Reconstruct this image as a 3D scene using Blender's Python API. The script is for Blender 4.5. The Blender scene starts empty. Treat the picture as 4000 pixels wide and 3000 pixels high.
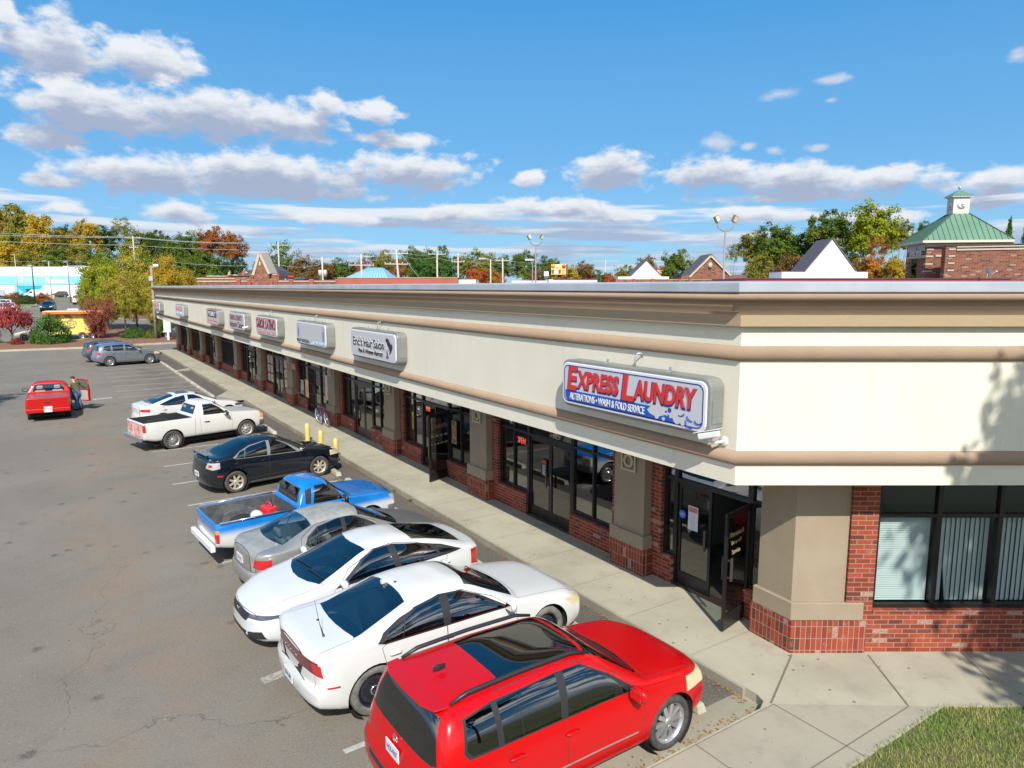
import bpy, bmesh, math, random
from mathutils import Vector, Matrix
from mathutils.bvhtree import BVHTree
R = math.radians
rnd = random.Random(7)
scene = bpy.context.scene
col = scene.collection

# ---------------------------------------------------------------- camera
YAW = R(33.45); PITCH = R(7.97); CAM = Vector((0, 0, 5.95))
RT = Vector((math.cos(YAW), -math.sin(YAW), 0)); HF = Vector((math.sin(YAW), math.cos(YAW), 0))
fwd = HF * math.cos(PITCH) - Vector((0, 0, math.sin(PITCH)))
upv = HF * math.sin(PITCH) + Vector((0, 0, math.cos(PITCH)))
cd = bpy.data.cameras.new('camera'); cam = bpy.data.objects.new('camera', cd); col.objects.link(cam)
m3 = Matrix((RT, upv, -fwd)).transposed()
cam.matrix_world = Matrix.Translation(CAM) @ m3.to_4x4()
cd.sensor_width = 36; cd.lens = 1500 / 2212 * 36; cd.clip_start = .1; cd.clip_end = 6000
scene.camera = cam

# ---------------------------------------------------------------- sun, exposure
SAZ = R(26.3); SEL = R(43.1)
SUN = Vector((-math.sin(SAZ) * math.cos(SEL), -math.cos(SAZ) * math.cos(SEL), math.sin(SEL)))
sl = bpy.data.lights.new('sun', 'SUN'); sl.energy = 3.4; sl.angle = R(.53); sl.color = (1, .95, .86)
so = bpy.data.objects.new('sun', sl); col.objects.link(so)
so.rotation_euler = SUN.to_track_quat('Z', 'Y').to_euler(); so.location = (-20, -40, 60)
vs = scene.view_settings
vs.view_transform = 'Standard'; vs.look = 'None'; vs.exposure = 1.0; vs.gamma = 1; vs.use_curve_mapping = False

# ---------------------------------------------------------------- sky: nishita + procedural clouds
W = bpy.data.worlds.new('World'); scene.world = W; W.use_nodes = True
nt = W.node_tree; nt.nodes.clear()
class NB:
    def __init__(s, nt): s.nt = nt
    def n(s, t, **k):
        o = s.nt.nodes.new(t)
        for a, b in k.items(): setattr(o, a, b)
        return o
    def put(s, sock, v):
        if hasattr(v, 'is_output') or isinstance(v, bpy.types.NodeSocket): s.nt.links.new(v, sock)
        elif v is not None: sock.default_value = v
    def m(s, op, a, b=None, c=None, clamp=False):
        o = s.n('ShaderNodeMath', operation=op); o.use_clamp = clamp
        s.put(o.inputs[0], a); s.put(o.inputs[1], b)
        if c is not None: s.put(o.inputs[2], c)
        return o.outputs[0]
    def v(s, op, a, b=None):
        o = s.n('ShaderNodeVectorMath', operation=op); s.put(o.inputs[0], a)
        if b is not None: s.put(o.inputs[1], b)
        return o.outputs['Value'] if op in ('LENGTH', 'DOT_PRODUCT') else o.outputs[0]
    def comb(s, x, y, z=0.0):
        o = s.n('ShaderNodeCombineXYZ'); s.put(o.inputs[0], x); s.put(o.inputs[1], y); s.put(o.inputs[2], z); return o.outputs[0]
    def sep(s, v):
        o = s.n('ShaderNodeSeparateXYZ'); s.put(o.inputs[0], v); return o.outputs
    def noise(s, vec, scale, detail=4, rough=.55, dist=0.0, lac=2.0):
        o = s.n('ShaderNodeTexNoise'); s.put(o.inputs['Vector'], vec); o.inputs['Scale'].default_value = scale
        o.inputs['Detail'].default_value = detail; o.inputs['Roughness'].default_value = rough
        o.inputs['Distortion'].default_value = dist; o.inputs['Lacunarity'].default_value = lac
        return o.outputs[0]
    def mix(s, f, a, b, mode='MIX'):
        o = s.n('ShaderNodeMix', data_type='RGBA', blend_type=mode); s.put(o.inputs[0], f)
        s.put(o.inputs[6], a if not isinstance(a, tuple) else tuple(a) + (1,) * (4 - len(a)))
        s.put(o.inputs[7], b if not isinstance(b, tuple) else tuple(b) + (1,) * (4 - len(b)))
        return o.outputs[2]
    def ramp(s, f, lo, hi):
        o = s.n('ShaderNodeMapRange', interpolation_type='SMOOTHSTEP'); s.put(o.inputs[0], f)
        o.inputs[1].default_value = lo; o.inputs[2].default_value = hi
        o.inputs[3].default_value = 0; o.inputs[4].default_value = 1
        return o.outputs[0]
b = NB(nt)
sky = b.n('ShaderNodeTexSky', sky_type='NISHITA'); sky.sun_disc = False
sky.sun_elevation = SEL; sky.sun_rotation = math.pi + SAZ; sky.air_density = 1.0; sky.dust_density = .35; sky.ozone_density = 2.2; sky.altitude = 200
tc = b.n('ShaderNodeTexCoord'); D = tc.outputs['Generated']
x, y, z = b.sep(D)
az = b.m('ARCTAN2', b.v('DOT_PRODUCT', D, tuple(RT)), b.v('DOT_PRODUCT', D, tuple(HF)))
el = b.m('ARCSINE', z)
# cloud banks standing in the sky: bearing from the strip's diagonal, height (radians), half sizes
BANKS = [(-0.600,0.293,0.012,0.019),(-0.552,0.265,0.072,0.036),(-0.466,0.267,0.076,0.026),(-0.524,0.207,0.096,0.033),(-0.407,0.214,0.112,0.035),(-0.307,0.212,0.089,0.029),(-0.577,0.171,0.051,0.014),(-0.250,0.238,0.025,0.017),(-0.184,0.232,0.037,0.017),(-0.157,0.196,0.066,0.012),(-0.465,0.139,0.103,0.027),(-0.316,0.146,0.127,0.029),(-0.145,0.155,0.109,0.026),(-0.340,0.127,0.182,0.014),(0.028,0.149,0.027,0.013),(-0.568,0.123,0.042,0.009),(-0.439,0.096,0.050,0.015),(-0.563,0.094,0.028,0.010),(0.144,0.158,0.068,0.026),(0.261,0.150,0.071,0.022),(0.378,0.137,0.086,0.024),(0.474,0.131,0.074,0.019),(0.368,0.116,0.108,0.009),(0.603,0.122,0.038,0.016),(0.591,0.100,0.048,0.011),(0.334,0.096,0.073,0.011),(0.477,0.087,0.055,0.010),(0.055,0.110,0.096,0.015),(-0.082,0.101,0.078,0.011),(0.145,0.095,0.057,0.007),(-0.246,0.093,0.075,0.009),(0.353,0.241,0.021,0.008),(0.419,0.252,0.020,0.006),(0.414,0.229,0.010,0.004),(0.279,0.188,0.021,0.010),(0.317,0.181,0.010,0.006),(0.349,0.175,0.015,0.007),(0.403,0.175,0.017,0.006),(0.604,0.252,0.013,0.011)]
dl = b.m('ADD', .005, b.m('MULTIPLY', b.m('MAXIMUM', el, 0.0), .050))
OFF = []
for k in (0, 1.0, 2.4):
    e = el if k == 0 else b.m('ADD', el, b.m('MULTIPLY', dl, k))
    uw = b.comb(az, b.m('MULTIPLY', e, 1.8))
    n1 = b.noise(uw, 12, 2, .5); n2 = b.noise(uw, 30, 8, .56)
    OFF.append((e, b.comb(az, e), b.m('ADD', b.m('MULTIPLY', b.m('SUBTRACT', n1, .5), 1.1), b.m('MULTIPLY', b.m('SUBTRACT', n2, .48), 1.75))))
def group(idx, k, sc=1.12, bias=0.0):
    e, uv, nz = OFF[k]; acc = None
    for i_ in idx:
        u0, v0, a_, b_ = BANKS[i_]
        q = b.v('LENGTH', b.v('MULTIPLY', b.v('SUBTRACT', uv, (u0, v0, 0)), (1 / (a_ * sc), 1 / (b_ * sc), 0)))
        acc = q if acc is None else b.m('SMOOTH_MIN', acc, q, .2)
    return b.m('ADD', b.m('MAXIMUM', b.m('SUBTRACT', 1.0 + bias, acc), -1.2), nz)
def deck(k):
    e = OFF[k][0]
    h = b.m('MAXIMUM', b.m('ADD', e, .07), .02)
    pv = b.comb(b.m('DIVIDE', az, h), b.m('DIVIDE', .8, h))
    n3 = b.noise(b.v('MULTIPLY', pv, (.32, .95, 1)), 1.5, 7, .56)
    return b.m('SUBTRACT', b.m('MULTIPLY', b.m('SUBTRACT', n3, .452), 6.0), b.m('MULTIPLY', b.ramp(e, .10, .16), 4.0))
n4 = b.m('MULTIPLY', b.m('SUBTRACT', b.noise(b.comb(az, b.m('MULTIPLY', el, 2.4)), 26, 6, .6), .5), 1.5)
skyc = b.mix(b.ramp(el, .0, .22), (2.1, 3.7, 5.3), (.95, 2.75, 5.0))
skyc = b.mix(b.ramp(el, .20, .45), skyc, (.26, 2.1, 4.8))
skyc = b.mix(.80, b.mix(1.0, sky.outputs[0], (.45, .82, 1.08), 'MULTIPLY'), skyc)
hz = b.m('SUBTRACT', 1.0, b.ramp(el, .0, .13))
fin = skyc
def lay(fin, d0, d1, d2, lo=(2.55, 2.95, 3.95), hi=(5.7, 5.85, 6.05), op=.95, a1=.55):
    occ = b.m('ADD', b.m('MAXIMUM', d1, -.3), b.m('MULTIPLY', b.m('MAXIMUM', d2, -.4), .8))
    sh = b.m('SUBTRACT', 1.0, b.ramp(b.m('ADD', occ, n4), -.45, 1.15))
    c = b.mix(sh, lo, hi); c = b.mix(b.m('MULTIPLY', hz, .40), c, (2.9, 3.6, 4.8))
    return b.mix(b.m('MULTIPLY', b.ramp(d0, .0, a1), op), fin, c)
for idx in ([0, 1, 2], [3, 4, 5, 6, 7, 8, 9], [10, 11, 12, 13, 14, 15, 18, 19, 20, 21, 22, 23, 24]):
    fin = lay(fin, *[group(idx, k) for k in (0, 1, 2)])
fin = lay(fin, *[deck(k) for k in (0, 1, 2)], op=.85)
fin = lay(fin, *[group([16, 17, 25, 26, 27, 28, 29, 30], k, 1.1) for k in (0, 1, 2)])
fin = lay(fin, *[group([31, 32, 33, 34, 35, 36, 37, 38], k, 1.35, -.15) for k in (0, 1, 2)], lo=(3.0, 3.2, 4.0), hi=(4.6, 4.8, 5.4), op=.75, a1=.8)
# unseen sky behind the camera: broken cumulus added to raise fill on the facade
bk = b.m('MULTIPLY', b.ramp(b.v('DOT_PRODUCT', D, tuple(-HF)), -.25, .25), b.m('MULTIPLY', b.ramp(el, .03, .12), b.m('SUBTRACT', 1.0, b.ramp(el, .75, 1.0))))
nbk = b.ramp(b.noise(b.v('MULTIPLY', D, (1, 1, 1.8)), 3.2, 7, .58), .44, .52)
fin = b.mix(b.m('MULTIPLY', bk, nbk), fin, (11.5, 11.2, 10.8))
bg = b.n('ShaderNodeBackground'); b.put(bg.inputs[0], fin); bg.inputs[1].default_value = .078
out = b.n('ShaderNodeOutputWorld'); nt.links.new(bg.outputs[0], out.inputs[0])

# ---------------------------------------------------------------- materials
MATS = {}
def pbsdf(name):
    m = bpy.data.materials.new(name); m.use_nodes = True
    return m, NB(m.node_tree), m.node_tree.nodes['Principled BSDF']
def M(name, c=None, rough=.6, metal=0, coat=0, spec=.5, var=0, vs=3, bump=0, bs=40, c2=None, ior=None, emit=None, flake=0):
    if name in MATS: return MATS[name]
    m, nb, p = pbsdf(name)
    p.inputs['Roughness'].default_value = rough; p.inputs['Metallic'].default_value = metal
    p.inputs['Coat Weight'].default_value = coat; p.inputs['Coat Roughness'].default_value = .03
    p.inputs['Specular IOR Level'].default_value = spec
    if ior: p.inputs['IOR'].default_value = ior
    g = nb.n('ShaderNodeNewGeometry').outputs['Position'] if (var or c2 or bump) else None
    cc = tuple(c) + (1,)
    if c2 is not None or var:
        n1 = nb.noise(g, vs, 5, .6)
        c2_ = c2 if c2 is not None else tuple(v * (1 - var) for v in c)
        nb.put(p.inputs['Base Color'], nb.mix(nb.ramp(n1, .35, .65), tuple(c), tuple(c2_)))
    else: p.inputs['Base Color'].default_value = cc
    if bump:
        bn = nb.n('ShaderNodeBump'); bn.inputs['Strength'].default_value = bump; bn.inputs['Distance'].default_value = .02
        nb.put(bn.inputs['Height'], nb.noise(g, bs, 4, .65)); nb.put(p.inputs['Normal'], bn.outputs[0])
    if emit:
        p.inputs['Emission Color'].default_value = tuple(emit[:3]) + (1,); p.inputs['Emission Strength'].default_value = emit[3]
    MATS[name] = m; return m
def glass(name, tint=(.05, .06, .06), refl=1.0, ior=1.55):
    if name in MATS: return MATS[name]
    m = bpy.data.materials.new(name); m.use_nodes = True; m.node_tree.nodes.clear(); nb = NB(m.node_tree)
    ge = nb.n('ShaderNodeNewGeometry'); cs = nb.m('ABSOLUTE', nb.v('DOT_PRODUCT', ge.outputs['Incoming'], ge.outputs['Normal']))
    f0 = ((ior - 1) / (ior + 1)) ** 2
    fr = nb.m('ADD', f0, nb.m('MULTIPLY', 1 - f0, nb.m('POWER', nb.m('SUBTRACT', 1.0, cs, clamp=True), 5.0)), clamp=True)
    gl = nb.n('ShaderNodeBsdfGlossy'); gl.inputs['Roughness'].default_value = .0; gl.inputs['Color'].default_value = (refl, refl, refl, 1)
    tr = nb.n('ShaderNodeBsdfTransparent'); tr.inputs[0].default_value = tuple(tint) + (1,)
    mx = nb.n('ShaderNodeMixShader'); nb.put(mx.inputs[0], fr); nb.put(mx.inputs[1], tr.outputs[0]); nb.put(mx.inputs[2], gl.outputs[0])
    o = nb.n('ShaderNodeOutputMaterial'); nb.put(o.inputs[0], mx.outputs[0]); MATS[name] = m; return m
def brick(name, axis, bw=.235, bh=.078, soldier=False, c1=(.30, .058, .028), c2=(.17, .034, .020), mortar=(.27, .19, .15), odd=.35, rot=0):
    if name in MATS: return MATS[name]
    m, nb, p = pbsdf(name)
    g = nb.n('ShaderNodeNewGeometry').outputs['Position']
    u = nb.v('DOT_PRODUCT', g, tuple(axis)); z = nb.sep(g)[2]
    v = nb.comb(z, u) if soldier else nb.comb(u, z)
    t = nb.n('ShaderNodeTexBrick'); nb.put(t.inputs['Vector'], v); t.inputs['Scale'].default_value = 1
    t.inputs['Brick Width'].default_value = bw; t.inputs['Row Height'].default_value = bh
    t.inputs['Mortar Size'].default_value = .007; t.inputs['Mortar Smooth'].default_value = .3
    t.inputs['Bias'].default_value = 0; t.offset = 0 if soldier else .5
    t.inputs['Color1'].default_value = (0, 0, 0, 1); t.inputs['Color2'].default_value = (1, 1, 1, 1); t.inputs['Mortar'].default_value = (.5, .5, .5, 1)
    rv = nb.sep(t.outputs['Color'])[0]
    base = nb.mix(nb.ramp(rv, .15, .75), tuple(c1), tuple(c2))
    base = nb.mix(nb.m('MULTIPLY', nb.ramp(rv, .86, .9), .75), base, (.050, .032, .026))
    base = nb.mix(nb.m('MULTIPLY', nb.m('MULTIPLY', nb.m('LESS_THAN', rv, .035), nb.ramp(nb.noise(g, 45, 3), .35, .55)), .9), base, (.36, .31, .25))
    base = nb.mix(nb.m('MULTIPLY', nb.m('MULTIPLY', nb.ramp(nb.noise(g, 6, 3), .60, .66), nb.ramp(nb.noise(g, 40, 3), .42, .52)), .75 * odd), base, (.34, .29, .23))
    base = nb.mix(nb.m('MULTIPLY', nb.noise(g, 25, 4), .5), base, tuple(q * .55 for q in c1))
    base = nb.mix(t.outputs['Fac'], base, tuple(mortar))
    nb.put(p.inputs['Base Color'], base); p.inputs['Roughness'].default_value = .85; p.inputs['Specular IOR Level'].default_value = .25
    bn = nb.n('ShaderNodeBump'); bn.inputs['Strength'].default_value = .6; bn.inputs['Distance'].default_value = .006
    nb.put(bn.inputs['Height'], nb.m('SUBTRACT', nb.m('MULTIPLY', nb.noise(g, 60, 4), .4), t.outputs['Fac'])); nb.put(p.inputs['Normal'], bn.outputs[0])
    MATS[name] = m; return m

# ---------------------------------------------------------------- object helpers
def tag(o, label=None, cat=None, group=None, kind=None):
    if label: o['label'] = label
    if cat: o['category'] = cat
    if group: o['group'] = group
    if kind: o['kind'] = kind
    return o
def empty(name, loc=(0, 0, 0), rz=0, label=None, cat=None, group=None):
    o = bpy.data.objects.new(name, None); col.objects.link(o); o.location = loc; o.rotation_euler = (0, 0, rz)
    o.empty_display_size = .2
    return tag(o, label, cat, group)
def copy_tree(o, parent=None):
    c = o.copy(); col.objects.link(c); c.parent = parent
    for ch in o.children: copy_tree(ch, c)
    return c
class MB:
    def __init__(s): s.v = []; s.f = []; s.mi = []; s.sm = []
    def add(s, vs, fs, mi=0, smooth=False, mat=None):
        o = len(s.v)
        for p in vs:
            p = Vector(p)
            s.v.append(tuple(mat @ p if mat else p))
        for f in fs: s.f.append([o + i for i in f]); s.mi.append(mi); s.sm.append(smooth)
        return s
    def box(s, a, b_, mi=0, mat=None):
        x0, y0, z0 = (min(a[i], b_[i]) for i in range(3)); x1, y1, z1 = (max(a[i], b_[i]) for i in range(3))
        return s.add([(x0, y0, z0), (x1, y0, z0), (x1, y1, z0), (x0, y1, z0), (x0, y0, z1), (x1, y0, z1), (x1, y1, z1), (x0, y1, z1)],
                     [(0, 3, 2, 1), (4, 5, 6, 7), (0, 1, 5, 4), (1, 2, 6, 5), (2, 3, 7, 6), (3, 0, 4, 7)], mi, mat=mat)
    def prism(s, poly, z0, z1, mi=0, mat=None, smooth=False):      # poly in xy, extruded in z
        n = len(poly)
        vs = [(p[0], p[1], z0) for p in poly] + [(p[0], p[1], z1) for p in poly]
        fs = [tuple(range(n - 1, -1, -1)), tuple(range(n, 2 * n))] + [(i, (i + 1) % n, n + (i + 1) % n, n + i) for i in range(n)]
        return s.add(vs, fs, mi, smooth, mat)
    def tube(s, pts, r, n=8, mi=0, caps=True, mat=None):
        pts = [Vector(p) for p in pts]; rs = r if isinstance(r, (list, tuple)) else [r] * len(pts)
        vs = []; fs = []
        prev = None
        for i, p in enumerate(pts):
            d = (pts[min(i + 1, len(pts) - 1)] - pts[max(i - 1, 0)]).normalized()
            a = prev if prev is not None and abs(prev.dot(d)) < .95 else (Vector((0, 0, 1)) if abs(d.z) < .9 else Vector((1, 0, 0)))
            u = (a - d * a.dot(d)).normalized(); w = d.cross(u); prev = u
            for k in range(n):
                t = 2 * math.pi * k / n; vs.append(p + (u * math.cos(t) + w * math.sin(t)) * rs[i])
        for i in range(len(pts) - 1):
            for k in range(n): fs.append((i * n + k, i * n + (k + 1) % n, (i + 1) * n + (k + 1) % n, (i + 1) * n + k))
        if caps: fs += [tuple(range(n - 1, -1, -1)), tuple(range((len(pts) - 1) * n, len(pts) * n))]
        return s.add(vs, fs, mi, n > 5, mat)
    def lathe(s, prof, n=24, mi=0, mat=None, smooth=True):          # prof (r, z) about z
        vs = []; fs = []
        for r_, z_ in prof:
            for k in range(n): t = 2 * math.pi * k / n; vs.append((r_ * math.cos(t), r_ * math.sin(t), z_))
        for i in range(len(prof) - 1):
            for k in range(n): fs.append((i * n + k, i * n + (k + 1) % n, (i + 1) * n + (k + 1) % n, (i + 1) * n + k))
        return s.add(vs, fs, mi, smooth, mat)
    def build(s, name, mats, parent=None, loc=None, rz=None, bevel=0, auto=False):
        me = bpy.data.meshes.new(name); me.from_pydata(s.v, [], s.f)
        for m in (mats if isinstance(mats, (list, tuple)) else [mats]): me.materials.append(m)
        for i, p in enumerate(me.polygons): p.material_index = s.mi[i]; p.use_smooth = s.sm[i]
        me.update()
        o = bpy.data.objects.new(name, me); col.objects.link(o)
        if parent: o.parent = parent
        if loc is not None: o.location = loc
        if rz is not None: o.rotation_euler = (0, 0, rz)
        if bevel:
            bv = o.modifiers.new('bevel', 'BEVEL'); bv.width = bevel; bv.segments = 2; bv.limit_method = 'ANGLE'; bv.angle_limit = R(40)
        return o
def frame(origin, xd, yd, zd):
    m = Matrix.Identity(4)
    for i, d in enumerate((xd, yd, zd)):
        for j in range(3): m[j][i] = d[j]
    for j in range(3): m[j][3] = origin[j]
    return m
def text_mesh(txt, size, extr=.004, sx=1.0, shear=0, offset=0, spacing=1.0):
    cu = bpy.data.curves.new('t', 'FONT'); cu.body = txt; cu.size = size; cu.extrude = extr; cu.shear = shear
    cu.offset = offset; cu.space_character = spacing; cu.align_x = 'CENTER'; cu.align_y = 'CENTER'; cu.resolution_u = 3
    o = bpy.data.objects.new('t', cu); col.objects.link(o)
    dg = bpy.context.evaluated_depsgraph_get()
    me = bpy.data.meshes.new_from_object(o.evaluated_get(dg))
    bpy.data.objects.remove(o); bpy.data.curves.remove(cu)
    for v_ in me.vertices: v_.co.x *= sx
    return me
def fit_text(txt, w, h, extr=.004, shear=0, offset=0, spacing=1.0):
    me = text_mesh(txt, 1.0, extr, 1, shear, offset, spacing)
    xs = [v_.co.x for v_ in me.vertices]; ys = [v_.co.y for v_ in me.vertices]
    cx, cy = (min(xs) + max(xs)) / 2, (min(ys) + max(ys)) / 2; kx = w / (max(xs) - min(xs)); ky = h / (max(ys) - min(ys))
    for v_ in me.vertices: v_.co.x = (v_.co.x - cx) * kx; v_.co.y = (v_.co.y - cy) * ky
    return me
def text_obj(name, txt, w, h, mat, M4, parent, extr=.004, shear=0, offset=0, spacing=1.0):
    me = fit_text(txt, w, h, extr, shear, offset, spacing); me.transform(M4); me.materials.clear(); me.materials.append(mat)
    o = bpy.data.objects.new(name, me); col.objects.link(o); o.parent = parent; return o
def rrect(w, h, r, n=6, cx=0, cy=0):
    pts = []
    for (sx, sy, a0) in ((1, 1, 0), (-1, 1, 90), (-1, -1, 180), (1, -1, 270)):
        for k in range(n + 1):
            a = R(a0 + 90 * k / n); pts.append((cx + sx * (w / 2 - r) + r * math.cos(a), cy + sy * (h / 2 - r) + r * math.sin(a)))
    return pts
# ---------------------------------------------------------------- surface materials
def ground_mat():
    m, nb, p = pbsdf('asphalt'); g = nb.n('ShaderNodeNewGeometry').outputs['Position']
    x, y, z = nb.sep(g)
    base = nb.mix(nb.ramp(nb.noise(g, .18, 6, .6), .35, .65), (.136, .122, .102), (.168, .151, .127))
    base = nb.mix(nb.m('MULTIPLY', nb.ramp(nb.noise(g, 1.3, 5, .65), .5, .72), .45), base, (.110, .095, .076))
    # rusty drip zones behind the stalls
    lane = nb.m('MULTIPLY', nb.ramp(x, -1.5, 1.5), nb.m('SUBTRACT', 1.0, nb.ramp(x, 4.5, 7.0)))
    base = nb.mix(nb.m('MULTIPLY', nb.m('MULTIPLY', nb.ramp(nb.noise(g, .45, 4, .6), .50, .70), lane), .50), base, (.200, .135, .085))
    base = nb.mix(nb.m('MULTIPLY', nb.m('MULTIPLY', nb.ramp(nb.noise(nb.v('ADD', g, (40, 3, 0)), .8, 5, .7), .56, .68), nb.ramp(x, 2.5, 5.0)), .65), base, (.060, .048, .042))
    # oil spots
    vo = nb.n('ShaderNodeTexVoronoi', voronoi_dimensions='2D'); nb.put(vo.inputs['Vector'], g)
    vo.inputs['Scale'].default_value = 1.1
    spot = nb.m('SUBTRACT', 1.0, nb.ramp(nb.m('ADD', vo.outputs['Distance'], nb.m('MULTIPLY', nb.noise(g, 9, 3), .20)), .13, .24))
    base = nb.mix(nb.m('MULTIPLY', nb.m('MULTIPLY', spot, nb.ramp(nb.noise(g, .35, 2), .50, .60)), .7), base, (.040, .037, .035))
    # cracks
    vc = nb.n('ShaderNodeTexVoronoi', feature='DISTANCE_TO_EDGE', voronoi_dimensions='2D'); dn = nb.n('ShaderNodeTexNoise'); nb.put(dn.inputs['Vector'], g); dn.inputs['Scale'].default_value = .9; dn.inputs['Detail'].default_value = 6
    nb.put(vc.inputs['Vector'], nb.v('ADD', g, nb.v('MULTIPLY', dn.outputs['Color'], (2.2, 2.2, 0)))); vc.inputs['Scale'].default_value = .16
    crk = nb.m('MULTIPLY', nb.m('SUBTRACT', 1.0, nb.ramp(vc.outputs['Distance'], .0010, .0032)), nb.ramp(nb.noise(g, .12, 2), .44, .56))
    base = nb.mix(nb.m('MULTIPLY', crk, .6), base, (.035, .032, .03))
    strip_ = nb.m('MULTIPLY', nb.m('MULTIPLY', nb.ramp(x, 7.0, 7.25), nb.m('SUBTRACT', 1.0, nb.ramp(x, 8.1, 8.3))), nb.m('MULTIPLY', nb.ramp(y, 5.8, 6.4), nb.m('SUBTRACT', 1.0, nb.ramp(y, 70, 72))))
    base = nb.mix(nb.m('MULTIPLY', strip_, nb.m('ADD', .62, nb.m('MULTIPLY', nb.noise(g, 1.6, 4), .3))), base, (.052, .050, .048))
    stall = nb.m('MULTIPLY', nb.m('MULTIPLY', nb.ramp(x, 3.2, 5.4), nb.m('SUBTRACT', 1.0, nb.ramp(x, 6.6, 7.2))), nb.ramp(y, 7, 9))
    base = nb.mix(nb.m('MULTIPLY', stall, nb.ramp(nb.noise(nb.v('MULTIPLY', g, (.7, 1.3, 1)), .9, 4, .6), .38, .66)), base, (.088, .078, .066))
    rust = nb.m('MULTIPLY', nb.m('MULTIPLY', nb.ramp(x, -.9, .6), nb.m('SUBTRACT', 1.0, nb.ramp(x, .9, 2.6))), nb.ramp(nb.noise(g, .5, 4, .6), .44, .62))
    base = nb.mix(nb.m('MULTIPLY', rust, .42), base, (.215, .135, .085))
    fine = nb.noise(g, 32, 4, .75); spk = nb.noise(g, 15, 2, .9)
    base = nb.mix(nb.m('MULTIPLY', nb.ramp(fine, .40, .68), .42), base, (.26, .225, .18))
    base = nb.mix(nb.m('MULTIPLY', nb.ramp(spk, .64, .72), .5), base, (.34, .30, .24))
    base = nb.mix(nb.m('MULTIPLY', nb.ramp(nb.noise(nb.v('ADD', g, (9, 9, 0)), 17, 2, .9), .62, .72), .55), base, (.05, .045, .04))
    nb.put(p.inputs['Base Color'], base); p.inputs['Roughness'].default_value = .92; p.inputs['Specular IOR Level'].default_value = .2
    bn = nb.n('ShaderNodeBump'); bn.inputs['Strength'].default_value = .35; bn.inputs['Distance'].default_value = .01
    nb.put(bn.inputs['Height'], fine); nb.put(p.inputs['Normal'], bn.outputs[0]); return m
def concrete_mat(name, a, b_, spots=1.0, streak=False):
    m, nb, p = pbsdf(name); g = nb.n('ShaderNodeNewGeometry').outputs['Position']
    base = nb.mix(nb.ramp(nb.noise(g, .5, 6, .65), .35, .68), a, b_)
    base = nb.mix(nb.m('MULTIPLY', nb.ramp(nb.noise(g, 2.2, 6, .7), .48, .75), .5), base, tuple(v * .72 for v in b_))
    base = nb.mix(nb.m('MULTIPLY', nb.ramp(nb.noise(g, 120, 2, .6), .3, .7), .16), base, tuple(min(1, v * 1.25) for v in a))
    if spots:
        vo = nb.n('ShaderNodeTexVoronoi', voronoi_dimensions='2D'); nb.put(vo.inputs['Vector'], g); vo.inputs['Scale'].default_value = 3.2
        sz = nb.m('MULTIPLY', nb.sep(vo.outputs['Color'])[0], .085)
        s = nb.m('LESS_THAN', vo.outputs['Distance'], nb.m('MULTIPLY', sz, nb.ramp(nb.sep(vo.outputs['Color'])[1], .45, .75)))
        base = nb.mix(nb.m('MULTIPLY', s, .75 * spots), base, (.075, .065, .055))
    nb.put(p.inputs['Base Color'], base); p.inputs['Roughness'].default_value = .9; p.inputs['Specular IOR Level'].default_value = .25
    bn = nb.n('ShaderNodeBump'); bn.inputs['Strength'].default_value = .15; bn.inputs['Distance'].default_value = .01
    nb.put(bn.inputs['Height'], nb.noise(g, 50, 4, .6)); nb.put(p.inputs['Normal'], bn.outputs[0]); MATS[name] = m; return m
ASPH = ground_mat()
CONC = concrete_mat('concrete_walk', (.345, .32, .245), (.275, .252, .195))
CONC2 = concrete_mat('concrete_kerb', (.29, .27, .205), (.20, .18, .135), .5)
CONC3 = concrete_mat('concrete_new', (.295, .268, .212), (.255, .232, .185), .8)
JOINT = M('joint_filler', (.15, .12, .085), .9)
PAINT = M('road_paint', (.40, .39, .36), .8, c2=(.29, .28, .26), vs=9)
CREAM = M('stucco_cream', (.635, .595, .49), .9, spec=.1, bump=.25, bs=45, c2=(.60, .565, .465), vs=.6)
cm_, nb_, pp_ = CREAM, NB(CREAM.node_tree), CREAM.node_tree.nodes['Principled BSDF']
gp_ = nb_.n('ShaderNodeNewGeometry').outputs['Position']; st_ = nb_.noise(nb_.v('MULTIPLY', gp_, (3.0, 3.0, .22)), 1.6, 5, .6)
lk_ = pp_.inputs['Base Color'].links[0].from_socket
nb_.put(pp_.inputs['Base Color'], nb_.mix(nb_.m('MULTIPLY', nb_.ramp(st_, .54, .74), .22), lk_, (.46, .42, .33)))
TAN = M('stucco_tan', (.31, .225, .16), .9, spec=.1, bump=.25, bs=45, c2=(.29, .21, .15), vs=1.2)
TANF = M('stucco_khaki', (.33, .255, .165), .9, spec=.1, bump=.25, bs=45)
TANC = M('stucco_column', (.285, .235, .17), .9, spec=.1, bump=.25, bs=50, c2=(.26, .21, .15), vs=1.5)
COPE = M('coping_metal', (.44, .47, .51), .35, metal=.25, spec=.5, c2=(.37, .40, .44), vs=1.2)
BRK = brick('brick_face', (0, 1, 0)); BRKS = brick('brick_soldier', (.35, 1, 0), .20, .082, True)
BRK2 = brick('brick_side', tuple(RT)); BRKS2 = brick('brick_soldier_side', tuple(RT), .20, .085, True)
ALU = M('bronze_aluminium', (.018, .017, .017), .35, metal=.3, spec=.6)
ALUL = M('worn_bronze', (.10, .075, .065), .45, metal=.4)
SGL = glass('store_glass', (.32, .36, .36), 1.0, 2.7)
DGL = glass('door_glass', (.38, .42, .40), .95, 2.2)
BGL = glass('window_glass_side', (.74, .82, .82), .9, 1.35)
DARK = M('dark_inside', (.035, .033, .03), .9); DARKF = M('shop_floor', (.16, .14, .11), .6, c2=(.09, .08, .07), vs=2)
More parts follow.
